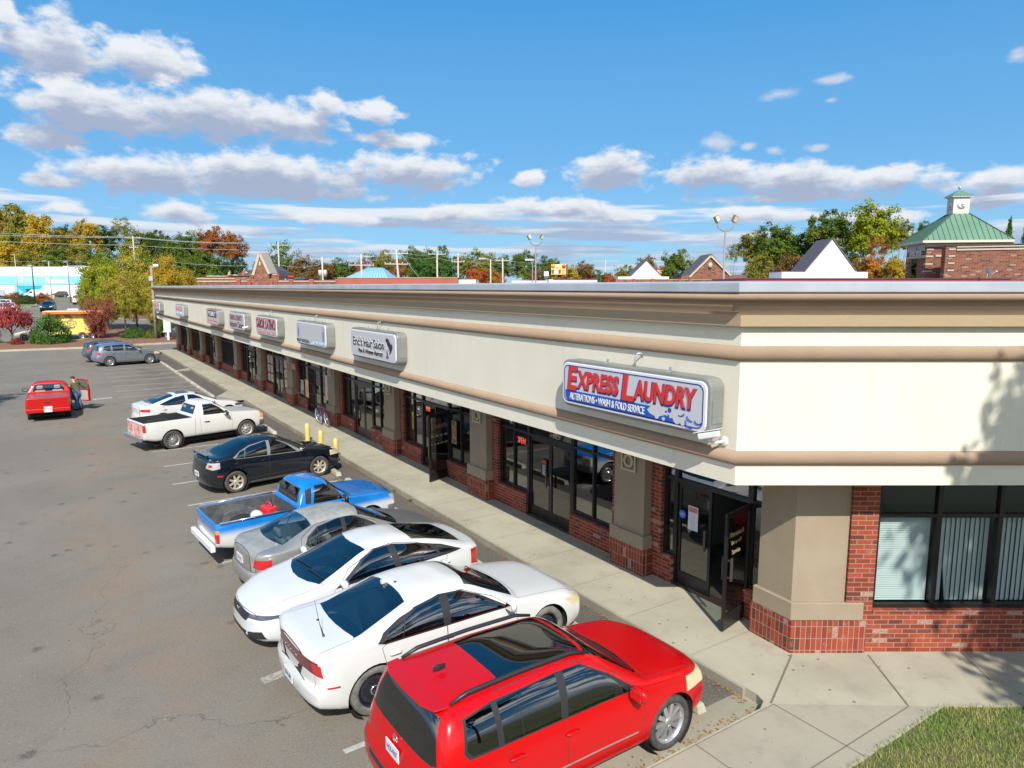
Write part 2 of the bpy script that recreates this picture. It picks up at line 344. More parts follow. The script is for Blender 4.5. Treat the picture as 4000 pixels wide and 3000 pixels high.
CHROME = M('chrome', (.75, .75, .76), .12, metal=1); STEEL = M('galvanised', (.42, .44, .45), .45, metal=.5)
WHITE = M('white_enamel', (.60, .60, .59), .35, spec=.4)

# ---------------------------------------------------------------- ground
HP = [(-400, 0), (70, 0), (76, .05), (84, .35), (96, .75), (134, 1.85), (167, 2.5), (240, 3.1), (300, 4.2), (700, 6), (4000, 12)]
def hgt(x_, y_):
    q = y_ if x_ < 60 else y_ - (x_ - 60) * .5
    for (a, ha), (b_, hb) in zip(HP, HP[1:]):
        if q <= b_:
            t = max(0, (q - a) / (b_ - a)); return ha + (hb - ha) * t
    return HP[-1][1]
mb = MB()
ys = [-400, -100, -20, 20, 60, 70] + [72 + 2 * i for i in range(60)] + [200, 220, 240, 270, 300, 400, 700, 1500, 3500]
xs = [-3000, -800, -300, -100, -50, -25, -10, 0, 10, 25, 60, 80, 100, 140, 200, 300, 500, 900, 3000]
for yy in ys:
    for xx in xs: mb.v.append((xx, yy, hgt(xx, yy)))
n = len(xs)
for j in range(len(ys) - 1):
    for i in range(n - 1): mb.f.append([j * n + i, j * n + i + 1, (j + 1) * n + i + 1, (j + 1) * n + i]); mb.mi.append(0); mb.sm.append(True)
tag(mb.build('ground', ASPH), kind='structure')

# sidewalk slab along the shops, round the corner and out along the lawn
far = Vector((9.98, 4.17)) + Vector((RT.x, RT.y)) * 26
walk = [(8.05, 71.3), (8.05, 5.80), (7.98, 5.63), (7.80, 5.55), (-9, 5.55), (-9, 4.18), (9.98, 4.17), (far.x, far.y), (far.x + 8, far.y + 12), (10.9, 8), (10.9, 71.3)]
mb = MB(); mb.prism(walk[::-1], -.2, .15); tag(mb.build('sidewalk', CONC), kind='structure')
mb = MB()
def strip(mb, a, b_, w, z, mi=0):
    a = Vector((a[0], a[1])); b_ = Vector((b_[0], b_[1])); d = (b_ - a).normalized(); nn = Vector((-d.y, d.x)) * w / 2
    mb.add([(*(a + nn), z), (*(a - nn), z), (*(b_ - nn), z), (*(b_ + nn), z)], [(0, 1, 2, 3)], mi)
for a, b_, w in [((9.42, 6.18), (8.02, 5.54), .03), ((10.42, 5.50), (9.57, 4.44), .03), ((8.03, 5.5), (8.03, 4.19), .015), ((9.57, 4.43), (5.2, 4.42), .018),
                 ((11.76, 4.75), (11.24, 4.10), .02), ((6.45, 5.5), (6.45, 4.19), .015), ((4.9, 5.5), (4.9, 4.19), .015)]:
    strip(mb, a, b_, w, .154)
yj = 7.05
while yj < 71: strip(mb, (8.08, yj), (9.5, yj), .008, .154); yj += 1.52
tag(mb.build('sidewalk_joint', JOINT), kind='structure')
# newer, lighter slab of the walkway that leads off from the corner
mb = MB(); mb.add([(8.04, 5.5, .157), (-9, 5.5, .157), (-9, 4.2, .157), (9.9, 4.2, .157), (9.56, 4.45, .157)], [(0, 1, 2, 3, 4)])
for f in mb.f: f.reverse()
mb.f = [[0, 1, 2, 3, 4]]
tag(mb.build('walkway', CONC3), kind='structure')
mb = MB(); 
for a, b_, w in [((8.03, 5.5), (8.03, 4.19), .015), ((9.57, 4.43), (5.2, 4.42), .018), ((6.45, 5.5), (6.45, 4.19), .015), ((4.9, 5.5), (4.9, 4.19), .015), ((8.04, 5.5), (-9, 5.5), .012)]: strip(mb, a, b_, w, .161)
tag(mb.build('walkway_joint', JOINT), kind='structure')
mb = MB(); mb.add([(8.05, 6.13, .006), (-9, 6.13, .006), (-9, 5.5, .006), (8.05, 5.5, .006)], [(0, 1, 2, 3)]); tag(mb.build('gutter', CONC2), kind='structure')
mb = MB(); mb.prism([(8.06, 6.0), (8.06, 71.2), (8.00, 71.2), (8.00, 6.0)], -.1, .148); tag(mb.build('kerb', CONC2), kind='structure')
# kerb ramps between the stops and the walk
mb = MB(); mb.add([(7.0, 54.0, .02), (7.0, 54.45, .02), (8.05, 54.45, .149), (8.05, 54.0, .149), (7.0, 54.0, -.05), (7.0, 54.45, -.05), (8.05, 54.45, -.05), (8.05, 54.0, -.05)],
                  [(0, 1, 2, 3)[::-1], (0, 3, 7, 4), (1, 5, 6, 2)]); tag(mb.build('kerb_ramp', CONC3), kind='structure')
mb = MB(); mb.add([(7.15, 38.3, .01), (7.15, 40.1, .01), (8.05, 41.3, .149), (8.05, 37.2, .149), (8.05, 41.3, -.05), (8.05, 37.2, -.05)],
                  [(3, 2, 1, 0), (0, 1, 4, 5)]); tag(mb.build('kerb_ramp', CONC3), kind='structure')
# painted stall lines
mb = MB()
SL = [8.05, 10.55, 13.05, 15.5] + [17.75 + 2.50 * k for k in range(18)]
for k, yy in enumerate(SL):
    x0 = 2.75 + rnd.uniform(-.08, .08)
    if k == 1: continue
    strip(mb, (x0, yy), (7.0, yy + .14), .10, .006)
strip(mb, (1.5, 42.8), (2.4, 42.9), .35, .007)
tag(mb.build('road_marking', PAINT), kind='structure')
LGT = M('worn_paint', (.34, .31, .25), .9, c2=(.17, .155, .14), vs=16)
mb = MB(); strip(mb, (2.25, 10.30), (3.15, 10.45), .20, .006)
strip(mb, (2.62, 33.4), (3.2, 33.5), .07, .006); strip(mb, (2.62, 34.2), (3.2, 34.3), .07, .006); strip(mb, (2.62, 33.4), (2.62, 34.2), .07, .006); tag(mb.build('road_marking', LGT), kind='structure')

# lawn at the corner
LAWN = M('lawn_soil', (.075, .10, .027), .95, c2=(.11, .10, .045), vs=3, bump=.4, bs=30)
e1 = Vector((9.98, 4.17)); e2 = e1 + Vector((RT.x, RT.y)) * 26
mb = MB(); mb.prism([(-9, 4.18), (-9, -30), (e2.x, -30), (e2.x, e2.y), (9.98, 4.17)], -.1, .13); tag(mb.build('lawn', LAWN), kind='structure')
gm, nb, p = pbsdf('grass_blades'); g = nb.n('ShaderNodeNewGeometry').outputs['Position']
c = nb.mix(nb.ramp(nb.noise(g, 1.6, 4), .4, .62), (.135, .205, .032), (.25, .25, .065))
c = nb.mix(nb.m('MULTIPLY', nb.ramp(nb.noise(g, 30, 2), .55, .7), .6), c, (.33, .27, .12))
nb.put(p.inputs['Base Color'], c); p.inputs['Roughness'].default_value = .6
mb = MB(); rg = random.Random(3)
for i in range(42000):
    x_ = rg.uniform(6.9, 13.2); y_ = 4.22 - rg.random() ** 1.0 * 3.6
    if x_ > 9.9 and (x_ * HF.x + y_ * HF.y) > 9.0 + .03 * rg.random(): continue
    a = rg.uniform(0, 6.283); h_ = rg.uniform(.03, .085); w = .006; lx, ly = rg.uniform(-.04, .04), rg.uniform(-.04, .04)
    ca, sa = math.cos(a) * w, math.sin(a) * w
    mb.add([(x_ - ca, y_ - sa, .125), (x_ + ca, y_ + sa, .125), (x_ + lx, y_ + ly, .13 + h_)], [(0, 1, 2)])
tag(mb.build('grass', gm), 'short mown green lawn grass beside the corner walkway', 'grass', kind='stuff')

# ---------------------------------------------------------------- the strip of shops
mall = empty('strip_mall', (9.85, 40, 0), 0, 'long beige stucco and brick strip of shops with flat parapet roof', 'building')
def part(mb, name, mats, parent=mall, **k):
    o = mb.build(name, mats, None, **k); o.parent = parent; o.matrix_parent_inverse = Matrix.Translation(-Vector(parent.matrix_world.translation)) if False else Matrix.Identity(4)
    return o
mall.location = (0, 0, 0)
B0 = Vector((8.04, 6.34)); A0 = Vector((8.04, 71.2)); C0 = B0 + Vector((RT.x, RT.y)) * 26; Z0 = A0 + Vector((12, 0))
def sweep(prof, path, mi=0, smooth=False, mb=None):
    """prof: list of (outward offset, z); path: list of 2-D points, outward is to the left when walking B<-A"""
    mb = mb or MB(); n = len(path); rows = []
    dirs = [(path[i + 1] - path[i]).normalized() for i in range(n - 1)]
    nor = [Vector((d.y, -d.x)) for d in dirs]      # right-hand normal
    vs = []
    for i in range(n):
        if i == 0: mt = nor[0]
        elif i == n - 1: mt = nor[-1]
        else:
            bsc = (nor[i - 1] + nor[i]).normalized(); mt = bsc / bsc.dot(nor[i])
        for d_, z_ in prof: q = path[i] + mt * d_; vs.append((q.x, q.y, z_))
    k = len(prof); fs = []
    for i in range(n - 1):
        for j in range(k - 1): fs.append((i * k + j, i * k + j + 1, (i + 1) * k + j + 1, (i + 1) * k + j))
    return mb.add(vs, fs, mi, smooth)
PATH = [Z0, A0, B0, C0]
# outward must be -X on the shop front: walking A->B (direction -Y) right-hand normal is (-1,0)
def half(z0, z1, bulge, n=8, base=0.0):
    return [(base + bulge * math.sin(math.pi * t / n), z0 + (z1 - z0) * (1 - math.cos(math.pi * t / n)) / 2) for t in range(n + 1)]
f = MB()
sweep([(0, 5.41), (0, 5.128)], PATH, 0, mb=f); sweep(half(5.128, 4.912, .075), PATH, 1, True, f)
sweep([(0, 4.912), (0, 3.62)], PATH, 0, mb=f); sweep(half(3.62, 3.411, .075), PATH, 1, True, f)
sweep([(0, 3.411), (0, 3.114)], PATH, 0, mb=f); sweep([(0, 3.114), (-2.6, 3.114)], PATH, 0, mb=f)
part(f, 'fascia', [CREAM, TAN])
f = MB()
sweep([(.10, 5.406), (.10, 5.563)], PATH[:], 1, mb=f); sweep([(0, 5.406), (.10, 5.406)], PATH, 1, mb=f)
sweep([(.10, 5.563), (.115, 5.605), (.15, 5.66), (.18, 5.70), (.19, 5.75)][:], PATH, 0, True, f)
sweep([(.19, 5.75), (.22, 5.752)] + half(5.755, 5.872, .06, 8, .22) + [(.22, 5.875)], PATH, 0, True, f)
part(f, 'cornice', [TAN, TANF])
f = MB(); sweep([(.20, 5.872), (.275, 5.872), (.285, 5.885), (.285, 6.0), (.27, 6.012), (-.25, 6.03), (-.25, 5.2)], PATH, 0, mb=f)
# raised standing joints of the coping
for yy in (12.0, 20.5, 30, 43, 56.5):
    f.box((8.04 - .290, yy, 5.882), (8.04, yy + .02, 6.018))
for uu in (7.0, 11.0):
    o_ = B0 + Vector((RT.x, RT.y)) * (uu - 3.21); f.box((0, -.290, 5.882), (.02, 0, 6.018), mat=frame((o_.x, o_.y, 0), RT, HF, (0, 0, 1)))
part(f, 'coping', COPE)
f = MB(); f.prism([(8.14, 71.1), (8.14, 6.45), (B0.x + .2 + RT.x * 26, B0.y + RT.y * 26), (40, 0), (40, 71.1)][::-1], 5.1, 5.2); part(f, 'roof', M('roof_membrane', (.45, .44, .42), .8))
# back and inner walls so the shell is closed
f = MB(); f.box((18, 9, 0), (18.2, 72, 5.1)); f.box((10.05, 71.6, 0), (18, 71.8, 5.1)); part(f, 'wall', TANC)
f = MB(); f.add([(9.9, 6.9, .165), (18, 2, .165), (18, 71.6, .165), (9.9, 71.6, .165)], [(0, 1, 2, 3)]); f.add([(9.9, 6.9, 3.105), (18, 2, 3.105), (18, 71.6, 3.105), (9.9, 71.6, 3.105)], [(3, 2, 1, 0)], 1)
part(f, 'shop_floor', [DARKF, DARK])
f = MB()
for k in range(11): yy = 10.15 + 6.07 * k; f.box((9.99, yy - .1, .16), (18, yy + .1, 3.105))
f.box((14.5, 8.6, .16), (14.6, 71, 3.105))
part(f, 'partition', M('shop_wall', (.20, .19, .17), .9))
# piers with columns
CS = [9.68 + 6.07 * k for k in range(11)]
for k, c0 in enumerate(CS):
    c1 = c0 + 1.0
    f = MB(); f.box((9.80, c0 - .22, .15), (10.0, c1 + .22, 3.11)); part(f, 'brick_pier', BRK)
    f = MB(); f.box((9.60, c0 + .06, .98), (9.797, c1 - .06, 3.112)); cm = part(f, 'column', TANC)
    f = MB(); f.box((9.53, c0, .70), (9.798, c1, .985)); o = part(f, 'column_base', TANC, cm, bevel=.012)
    f = MB(); f.box((9.55, c0 - .01, .15), (9.799, c1 + .01, .697)); part(f, 'brick_plinth', BRKS, cm)
    f = MB(); yc = (c0 + c1) / 2
    f.box((9.55, yc - .21, 2.24), (9.566, yc - .17, 2.66)); f.box((9.55, yc + .17, 2.24), (9.566, yc + .21, 2.66))
    f.box((9.55, yc - .17, 2.24), (9.566, yc + .17, 2.28)); f.box((9.55, yc - .17, 2.62), (9.566, yc + .17, 2.66))
    f.lathe([(.09, 0), (.09, .02), (.14, .02), (.14, 0)], 24, 0, frame((9.566, yc, 2.45), (0, 1, 0), (0, 0, 1), (-1, 0, 0)))
    part(f, 'medallion', M('medallion_cream', (.42, .385, .28), .8), cm)
# corner pillar
f = MB(); f.prism([(9.56, 6.98), (9.50, 6.30), (10.36, 5.72), (10.9, 6.4), (10.3, 7.0)][::-1], .98, 3.112); cp = part(f, 'column', TANC)
f = MB(); f.prism([(9.50, 7.03), (9.44, 6.25), (10.40, 5.615), (10.9, 6.3), (10.2, 7.03)][::-1], .69, .985); part(f, 'column_base', TANC, cp, bevel=.012)
f = MB(); f.prism([(9.49, 7.05), (9.43, 6.23), (10.43, 5.575), (11.0, 6.3), (10.2, 7.05)][::-1], .15, .687); o = part(f, 'brick_plinth', [BRKS2, BRKS], cp)
o.data.polygons[5].material_index = 1
for i, pg in enumerate(o.data.polygons):
    if abs(pg.normal.x) > .9: pg.material_index = 1
tag(cm, None)
# glazing units: window (frame) > pane ; door (frame) > glass, handle
XF = 9.93
def window(y0, y1, nm, z0=.68, zt=2.26, z1=3.11, parent=mall, bars=0, xf=XF, glassm=SGL):
    f = MB(); t = .05; a, b_ = xf - .05, xf + .05
    ys_ = [y0 + (y1 - y0) * i / nm for i in range(nm + 1)]
    for i, yy in enumerate(ys_):
        w = t / 2 if 0 < i < nm else t
        s = yy if i == 0 else (yy - w if i == nm else yy - w / 1)
        f.box((a, s, z0), (b_, s + (2 * w if 0 < i < nm else w), z1))
    for z_ in (z0, zt - .03, z1 - .05): f.box((a + .004, y0 + .01, z_), (b_ - .004, y1 - .01, z_ + (.07 if z_ == z0 else .055)))
    if bars:
        nb_ = int((y1 - y0) / .14)
        for i in range(1, nb_): yy = y0 + (y1 - y0) * i / nb_; f.box((a - .05, yy - .012, z0 + .05), (a - .03, yy + .012, zt + .1))
        f.box((a - .055, y0, zt), (a - .03, y1, zt + .04), 1)
    w_ = part(f, 'window', [ALU, ALUL], parent)
    g_ = MB(); g_.add([(xf, y0 + .02, z0 + .04), (xf, y1 - .02, z0 + .04), (xf, y1 - .02, z1 - .02), (xf, y0 + .02, z1 - .02)], [(3, 2, 1, 0)]); part(g_, 'pane', glassm, w_)
    return w_
def lowwall(y0, y1, parent=mall, zt=.66):
    f = MB(); f.box((9.80, y0, .15), (10.0, y1, zt)); part(f, 'brick_wall', BRK, parent)
    f = MB(); f.box((9.775, y0 + .003, zt + .001), (9.99, y1 - .003, zt + .022)); part(f, 'sill', BRKS, parent)
def door_leaf(w, h, M4, sign=None, bars=False, light=False):
    """leaf in local x (0..w from hinge), z up, y thickness"""
    f = MB(); t = .045; mt = 1 if light else 0
    f.box((0, 0, 0), (.06, t, h), mt, M4); f.box((w - .06, 0, 0), (w, t, h), mt, M4); f.box((.06, .001, 0), (w - .06, t - .001, .26), mt, M4); f.box((.06, .001, h - .10), (w - .06, t - .001, h), mt, M4)
    f.box((.06, .012, .95), (w - .06, t - .012, 1.0), mt, M4) if sign else None
    if bars:
        for i in range(1, 8): f.box((w * i / 8 - .01, -.03, .05), (w * i / 8 + .01, -.01, h - .05), 0, M4)
        for z_ in (.3, .8, 1.3, 1.8): f.box((.02, -.035, z_), (w - .02, -.012, z_ + .02), 0, M4)
    d = part(f, 'door', [ALU, ALUL])
    g_ = MB(); g_.add([(.05, t / 2, .25), (w - .05, t / 2, .25), (w - .05, t / 2, h - .09), (.05, t / 2, h - .09)], [(0, 1, 2, 3)], 0, mat=M4); part(g_, 'glass', DGL, d)
    hd = MB()
    for s_ in (-1, 1):
        y_ = -.055 if s_ < 0 else t + .055
        hd.box((w - .12, y_ - .012, .88), (w - .07, y_ + .012, 1.28), 0, M4)
        for z_ in (.92, 1.22): hd.box((w - .105, min(y_, t / 2), z_), (w - .085, max(y_, t / 2), z_ + .02), 0, M4)
    part(hd, 'handle', ALUL, d)
    return d
def doorset(y0, y1, swing=None, bars=False, light=False):
    h = 2.05; f = MB(); a, b_ = XF - .055, XF + .055
    f.box((a, y0, .16), (b_, y0 + .05, 3.109)); f.box((a, y1 - .05, .16), (b_, y1, 3.109)); f.box((a + .003, y0 + .05, 2.215), (b_ - .003, y1 - .05, 2.29), 1 if light else 0); f.box((a + .003, y0 + .05, 2.98), (b_ - .003, y1 - .05, 3.109))
    fr = part(f, 'door_frame', [ALU, ALUL])
    g_ = MB(); g_.add([(XF, y0 + .03, 2.27), (XF, y1 - .03, 2.27), (XF, y1 - .03, 3.0), (XF, y0 + .03, 3.0)], [(3, 2, 1, 0)]); part(g_, 'transom_pane', SGL, fr)
    f = MB(); f.box((9.80, y0 + .02, .15), (10.05, y1 - .02, .168)); part(f, 'threshold', ALUL, fr)
    w = (y1 - y0 - .11) / 2
    ds = []
    # far leaf, hinged on the far jamb
    ds.append(door_leaf(w, h, frame((XF + .0225, y1 - .053, .165), (0, -1, 0), (1, 0, 0), (0, 0, 1)) if False else frame((XF - .0225, y1 - .053, .165), (0, -1, 0), (-1, 0, 0), (0, 0, 1)) if False else frame((XF - .0225, y1 - .053, .165), (0, -1, 0), (1, 0, 0), (0, 0, 1)), bars=bars, light=light))
    if swing is None: ds.append(door_leaf(w, h, frame((XF + .0225, y0 + .053, .165), (0, 1, 0), (-1, 0, 0), (0, 0, 1)), bars=bars, light=light))
    else:
        dx, dy = swing; L_ = math.hypot(dx, dy); dx /= L_; dy /= L_
        ds.append(door_leaf(w + .05, h, frame((XF - .03, y0 + .03, .172), (dx, dy, 0), (-dy, dx, 0), (0, 0, 1)), light=light))
    return ds
BAYS = {1: 'door', 2: 'open', 3: 'light', 4: 'bars', 5: 'door', 6: 'door', 7: 'win', 8: 'bdoor', 9: 'win', 10: 'bdoor'}
DOORS = {}
for k, kind in BAYS.items():
    s = CS[k - 1] + 1.0; e = CS[k] if k < 11 else 71; bars = kind in ('win', 'bdoor')
    O0, O1 = s + .22, e - .22
    if kind == 'win':
        lowwall(O0, O1); window(O0, O1, 5, bars=1); continue
    D0, D1 = s + 1.72, s + 3.52
    lowwall(O0, D0); lowwall(D1, O1); window(O0, D0, 2, bars=bars); window(D1, O1, 2, bars=bars)
    DOORS[k] = doorset(D0, D1, (-1, -.36) if kind == 'open' else None, bars=kind in ('bars', 'bdoor'), light=kind in ('light',))
window(7.10, 7.44, 1); lowwall(7.07, 7.44); window(9.16, 9.46, 1); lowwall(9.16, 9.46)
DOORS[0] = doorset(7.44, 9.16, (-1, -.20))
# side wall in its own frame (u along RT, v into the building)
SF = frame((0, 0, 0), RT, HF, (0, 0, 1))
f = MB(); f.box((5.30, 10.43, .15), (26, 10.62, .84), mat=SF); f.box((5.30, 10.43, .84), (5.72, 10.62, 3.11), mat=SF); part(f, 'brick_wall', BRK2)
f = MB(); f.box((5.725, 10.41, .843), (26, 10.60, .865), mat=SF); part(f, 'sill', BRK2)
mul = [5.75, 6.71, 7.68, 8.65, 9.62, 10.6]
f = MB(); v0, v1 = 10.50, 10.60
for i, u_ in enumerate(mul): f.box((u_ - .035, v0, .868), (u_ + .035, v1, 3.105), mat=SF)
for z_, t in ((.868, .06), (2.36, .06), (2.97, .06)): f.box((5.73, v0 + .004, z_), (10.62, v1 - .004, z_ + t), mat=SF)
sw = part(f, 'window', ALU)
g_ = MB(); g_.add([(5.78, 10.55, .92), (10.6, 10.55, .92), (10.6, 10.55, 2.98), (5.78, 10.55, 2.98)], [(0, 1, 2, 3)], mat=SF); part(g_, 'pane', BGL, sw)
f = MB(); f.box((10.62, 10.43, .865), (26, 10.62, 3.11), mat=SF); part(f, 'brick_wall', BRK2)
f = MB(); f.box((5.6, 11.9, .16), (26, 12.0, 3.105), mat=SF); part(f, 'partition', MATS['shop_wall'])
# blinds behind the side window
BL = M('blind_white', (.52, .54, .53), .7, spec=.3)
f = MB()
for i in range(38):
    z_ = .95 + i * .0375; f.add([(5.80, 10.62, z_), (6.66, 10.62, z_), (6.66, 10.645, z_ + .034), (5.80, 10.645, z_ + .034)], [(0, 1, 2, 3)], mat=SF)
f.box((5.79, 10.61, 2.33), (6.67, 10.66, 2.37), mat=SF)
part(f, 'horizontal_blind', BL)
for u0, u1 in ((6.77, 7.62), (7.74, 8.6), (8.7, 9.56), (9.68, 10.55)):
    f = MB(); nn = 11; w = (u1 - u0) / nn
    for i in range(nn):
        a = R(18 + (5 * math.sin(i * 2.3))); cx = u0 + w * (i + .5); hw = w * .53; bt = .04 * math.sin(i * 1.7) if i != 2 else 0
        ca, sa = math.cos(a) * hw, math.sin(a) * hw
        lean = .05 if (i == 2 and u0 < 7) else 0
        f.add([(cx - ca + lean * 1.4, 10.66 - sa, .93), (cx + ca + lean * 1.6, 10.66 + sa, .93), (cx + ca + lean * .2, 10.66 + sa, 1.5), (cx - ca, 10.66 - sa, 1.5), (cx + ca, 10.66 + sa, 2.35), (cx - ca, 10.66 - sa, 2.35)], [(0, 1, 2, 3), (3, 2, 4, 5)], mat=SF)
    f.box((u0, 10.64, 2.33), (u1, 10.69, 2.37), mat=SF); part(f, 'vertical_blind', BL)
# ---------------------------------------------------------------- sign boxes on the fascia
SGREY = M('sign_cabinet_grey', (.22, .23, .215), .45, metal=.15, c2=(.18, .19, .175), vs=2)
SFACE = M('sign_face_white', (.46, .46, .49), .25, spec=.5, coat=.2)
SFR = M('sign_trim_white', (.58, .58, .61), .3)
RED = M('letter_red', (.50, .030, .025), .35); NAVY = M('letter_navy', (.015, .035, .22), .35); BLUE = M('letter_blue', (.012, .07, .36), .35)
BLK = M('letter_black', (.012, .012, .014), .3); LBL = M('letter_pale_blue', (.28, .42, .55), .4); TEAL = M('letter_teal', (.03, .22, .40), .4)
MAR = M('letter_maroon', (.13, .012, .05), .4); PINK = M('letter_faded_red', (.50, .16, .15), .4); ORG = M('letter_orange', (.55, .14, .03), .4); SILV = M('letter_silver', (.45, .46, .50), .3)
def FM(u, w, extra=0.0):   # face frame: origin at the face centre, x to the reader's right
    return frame((7.75 - extra, u, w), (0, -1, 0), (0, 0, 1), (-1, 0, 0))
def sign(y0, y1, label, z0=3.77, z1=4.68, hook=True, brackets=(.3, .72), orange=False):
    y0, y1, z0, z1 = y0 * .9745, y1 * .9745, 5.95 - (5.95 - z0) * .9745, 5.95 - (5.95 - z1) * .9745; yc, zc = (y0 + y1) / 2, (z0 + z1) / 2; w, h = y1 - y0, z1 - z0
    t = empty('shop_sign', (8.04, yc, zc), 0, label, 'sign', 'box signs along the shop fascia')
    inv = Matrix.Translation(-t.location)
    F = inv @ FM(yc, zc)
    f = MB(); f.prism(rrect(w, h, .17), -.288, 0, 0, F); c = f.build('cabinet', SGREY, t, bevel=.02)
    f = MB(); f.prism(rrect(w - .10, h - .10, .13), .0, .035, 0, F); f.build('face_panel', SFR, t, bevel=.015)
    f = MB(); f.prism(rrect(w - .19, h - .19, .10), .0351, .038, 0, F); f.build('face', SFACE, t)
    f = MB()
    for b_ in brackets: f.box((-w / 2 + w * b_, h / 2 - .003, -.17), (-w / 2 + w * b_ + .05, h / 2 + .07, -.15), 0, F); f.box((-w / 2 + w * b_, h / 2 - .002, -.17), (-w / 2 + w * b_ + .05, h / 2 + .006, -.06), 0, F)
    f.build('bracket', STEEL, t)
    if hook:
        f = MB(); f.tube([(0, h / 2 - .01, -.16), (0.0, h / 2 + .14, -.16), (.02, h / 2 + .22, -.19), (.05, h / 2 + .22, -.26), (.03, h / 2 + .15, -.30)], .014, 8, 0, True, F); f.build('conduit', STEEL, t)
    f = MB(); f.box((w / 2 - .004, -h * .28, -.26), (w / 2 + .012, h * .12, -.03), 0, F); f.build('access_cover', SGREY, t)
    return t, F, w, h
def txt(t, F, s, cx, cy, w, h, mat, name='lettering', d=.042, **k):
    return text_obj(name, s, w, h, mat, F @ Matrix.Translation((cx, cy, d)), t, extr=.004, **k)
def shape(t, F, polys, mat, name='emblem', d=.0385, th=.003):
    f = MB()
    for p in polys: f.prism(p, d, d + th, 0, F)
    return f.build(name, mat, t)
def circ(cx, cy, r, n=20, sx=1): return [(cx + r * sx * math.cos(2 * math.pi * i / n), cy + r * math.sin(2 * math.pi * i / n)) for i in range(n)]
def ring(w, h, r, t_, F, t, mat, d=.0385, name='border'):
    o = rrect(w, h, r, 8); i_ = rrect(w - 2 * t_, h - 2 * t_, max(.01, r - t_), 8); n = len(o); f = MB()
    f.add([(*p, d + .003) for p in o] + [(*p, d + .003) for p in i_], [(k, (k + 1) % n, n + (k + 1) % n, n + k) for k in range(n)], 0, mat=F); return f.build(name, mat, t)
# laundry sign
t, F, w, h = sign(6.76, 10.31, 'wide sign box reading Express Laundry in red on white, nearest the corner', 3.75, 4.62)
ring(w - .20, h - .19, .12, .018, F, t, NAVY)
U = lambda u: (u - .5) * w * .955
sc = dict(shear=.12, offset=.035)
for s_, u0, u1, y0, y1 in (('E', .045, .125, -.115, .315), ('XPRESS', .125, .45, -.06, .25), ('L', .475, .565, -.115, .315), ('AUNDRY', .565, .955, -.06, .25)):
    cx, cy, ww, hh = (U(u0) + U(u1)) / 2, (y0 + y1) / 2, U(u1) - U(u0), y1 - y0
    txt(t, F, s_, cx - .012, cy - .014, ww + .045, hh + .04, NAVY, 'letter_outline', .041, shear=.12, offset=.05)
    txt(t, F, s_, cx, cy, ww, hh, RED, 'lettering', .052, **sc)
bl = [(-1.59, -.125), (.58, -.125), (.50, -.19), (.56, -.24), (.66, -.27), (.80, -.25), (.95, -.20), (1.05, -.26), (1.2, -.30), (1.33, -.325), (-1.45, -.325), (-1.53, -.30), (-1.58, -.25)]
shape(t, F, [bl[::-1]], BLUE, 'blue_band')
txt(t, F, 'ALTERATIONS \u2022 WASH & FOLD SERVICE', -.50, -.222, 1.90, .125, SFR, 'lettering', .046, offset=.012)
shape(t, F, [circ(.98, -.135, .038), circ(.91, -.165, .018)], BLUE, 'bubble')
shape(t, F, [circ(.72, -.262, .045), circ(.86, -.285, .03), circ(.93, -.215, .016), circ(1.0, -.235, .018), circ(1.14, -.235, .085), circ(1.25, -.29, .04)], SFACE, 'foam', .0422)
f = MB()
for cx, cy, r, a0, a1 in ((1.20, -.10, .09, 250, 330), (1.42, -.14, .095, 200, 290), (1.40, -.25, .09, 170, 300), (1.55, -.18, .08, 210, 340)):
    f.tube([(cx + r * math.cos(R(a)), cy + r * math.sin(R(a)), .043) for a in range(a0, a1 + 1, 16)], .011, 6, 0, True, F)
f.build('foam_outline', BLUE, t)
# hair salon sign
t, F, w, h = sign(17.8, 21.38, "silver sign box reading Eric's Hair Salon, beside the laundry sign")
for dd, mt, off, dz in ((.012, SFR, .02, .041), (0, BLK, .0, .052)):
    txt(t, F, "Eric's Hair Salon", -.26 - dd, .06 + dd, 2.35, .26, mt, 'lettering', dz, offset=off)
    txt(t, F, "Men & Women Haircuts", -.10 - dd, -.20 + dd, 1.85, .14, mt, 'lettering', dz, offset=off * .6, shear=.25)
hd_ = [(1.02, .20), (1.10, .27), (1.22, .25), (1.30, .17), (1.38, .10), (1.46, .13), (1.50, .04), (1.46, -.04), (1.40, -.10), (1.34, -.16), (1.25, -.17), (1.30, -.10), (1.24, .0), (1.16, .06), (1.10, .10)]
shape(t, F, [hd_[::-1]], BLK, 'hair_emblem')
shape(t, F, [[(1.04, .17), (1.12, .10), (1.14, -.04), (1.20, -.16), (1.10, -.10), (1.06, .02)]], SFR, 'face_emblem', .0425)
f = MB()
for sx in (-1, 1):
    f.tube([(1.14 - sx * .07, -.04, .046), (1.14 + sx * .03, -.22, .046)], .007, 6, 0, True, F)
    f.tube([(1.14 + sx * .045 + .03 * math.cos(a), -.265 + .04 * math.sin(a), .046) for a in [k * math.pi / 5 for k in range(11)]], .006, 6, 0, True, F)
f.build('scissors_emblem', BLK, t)
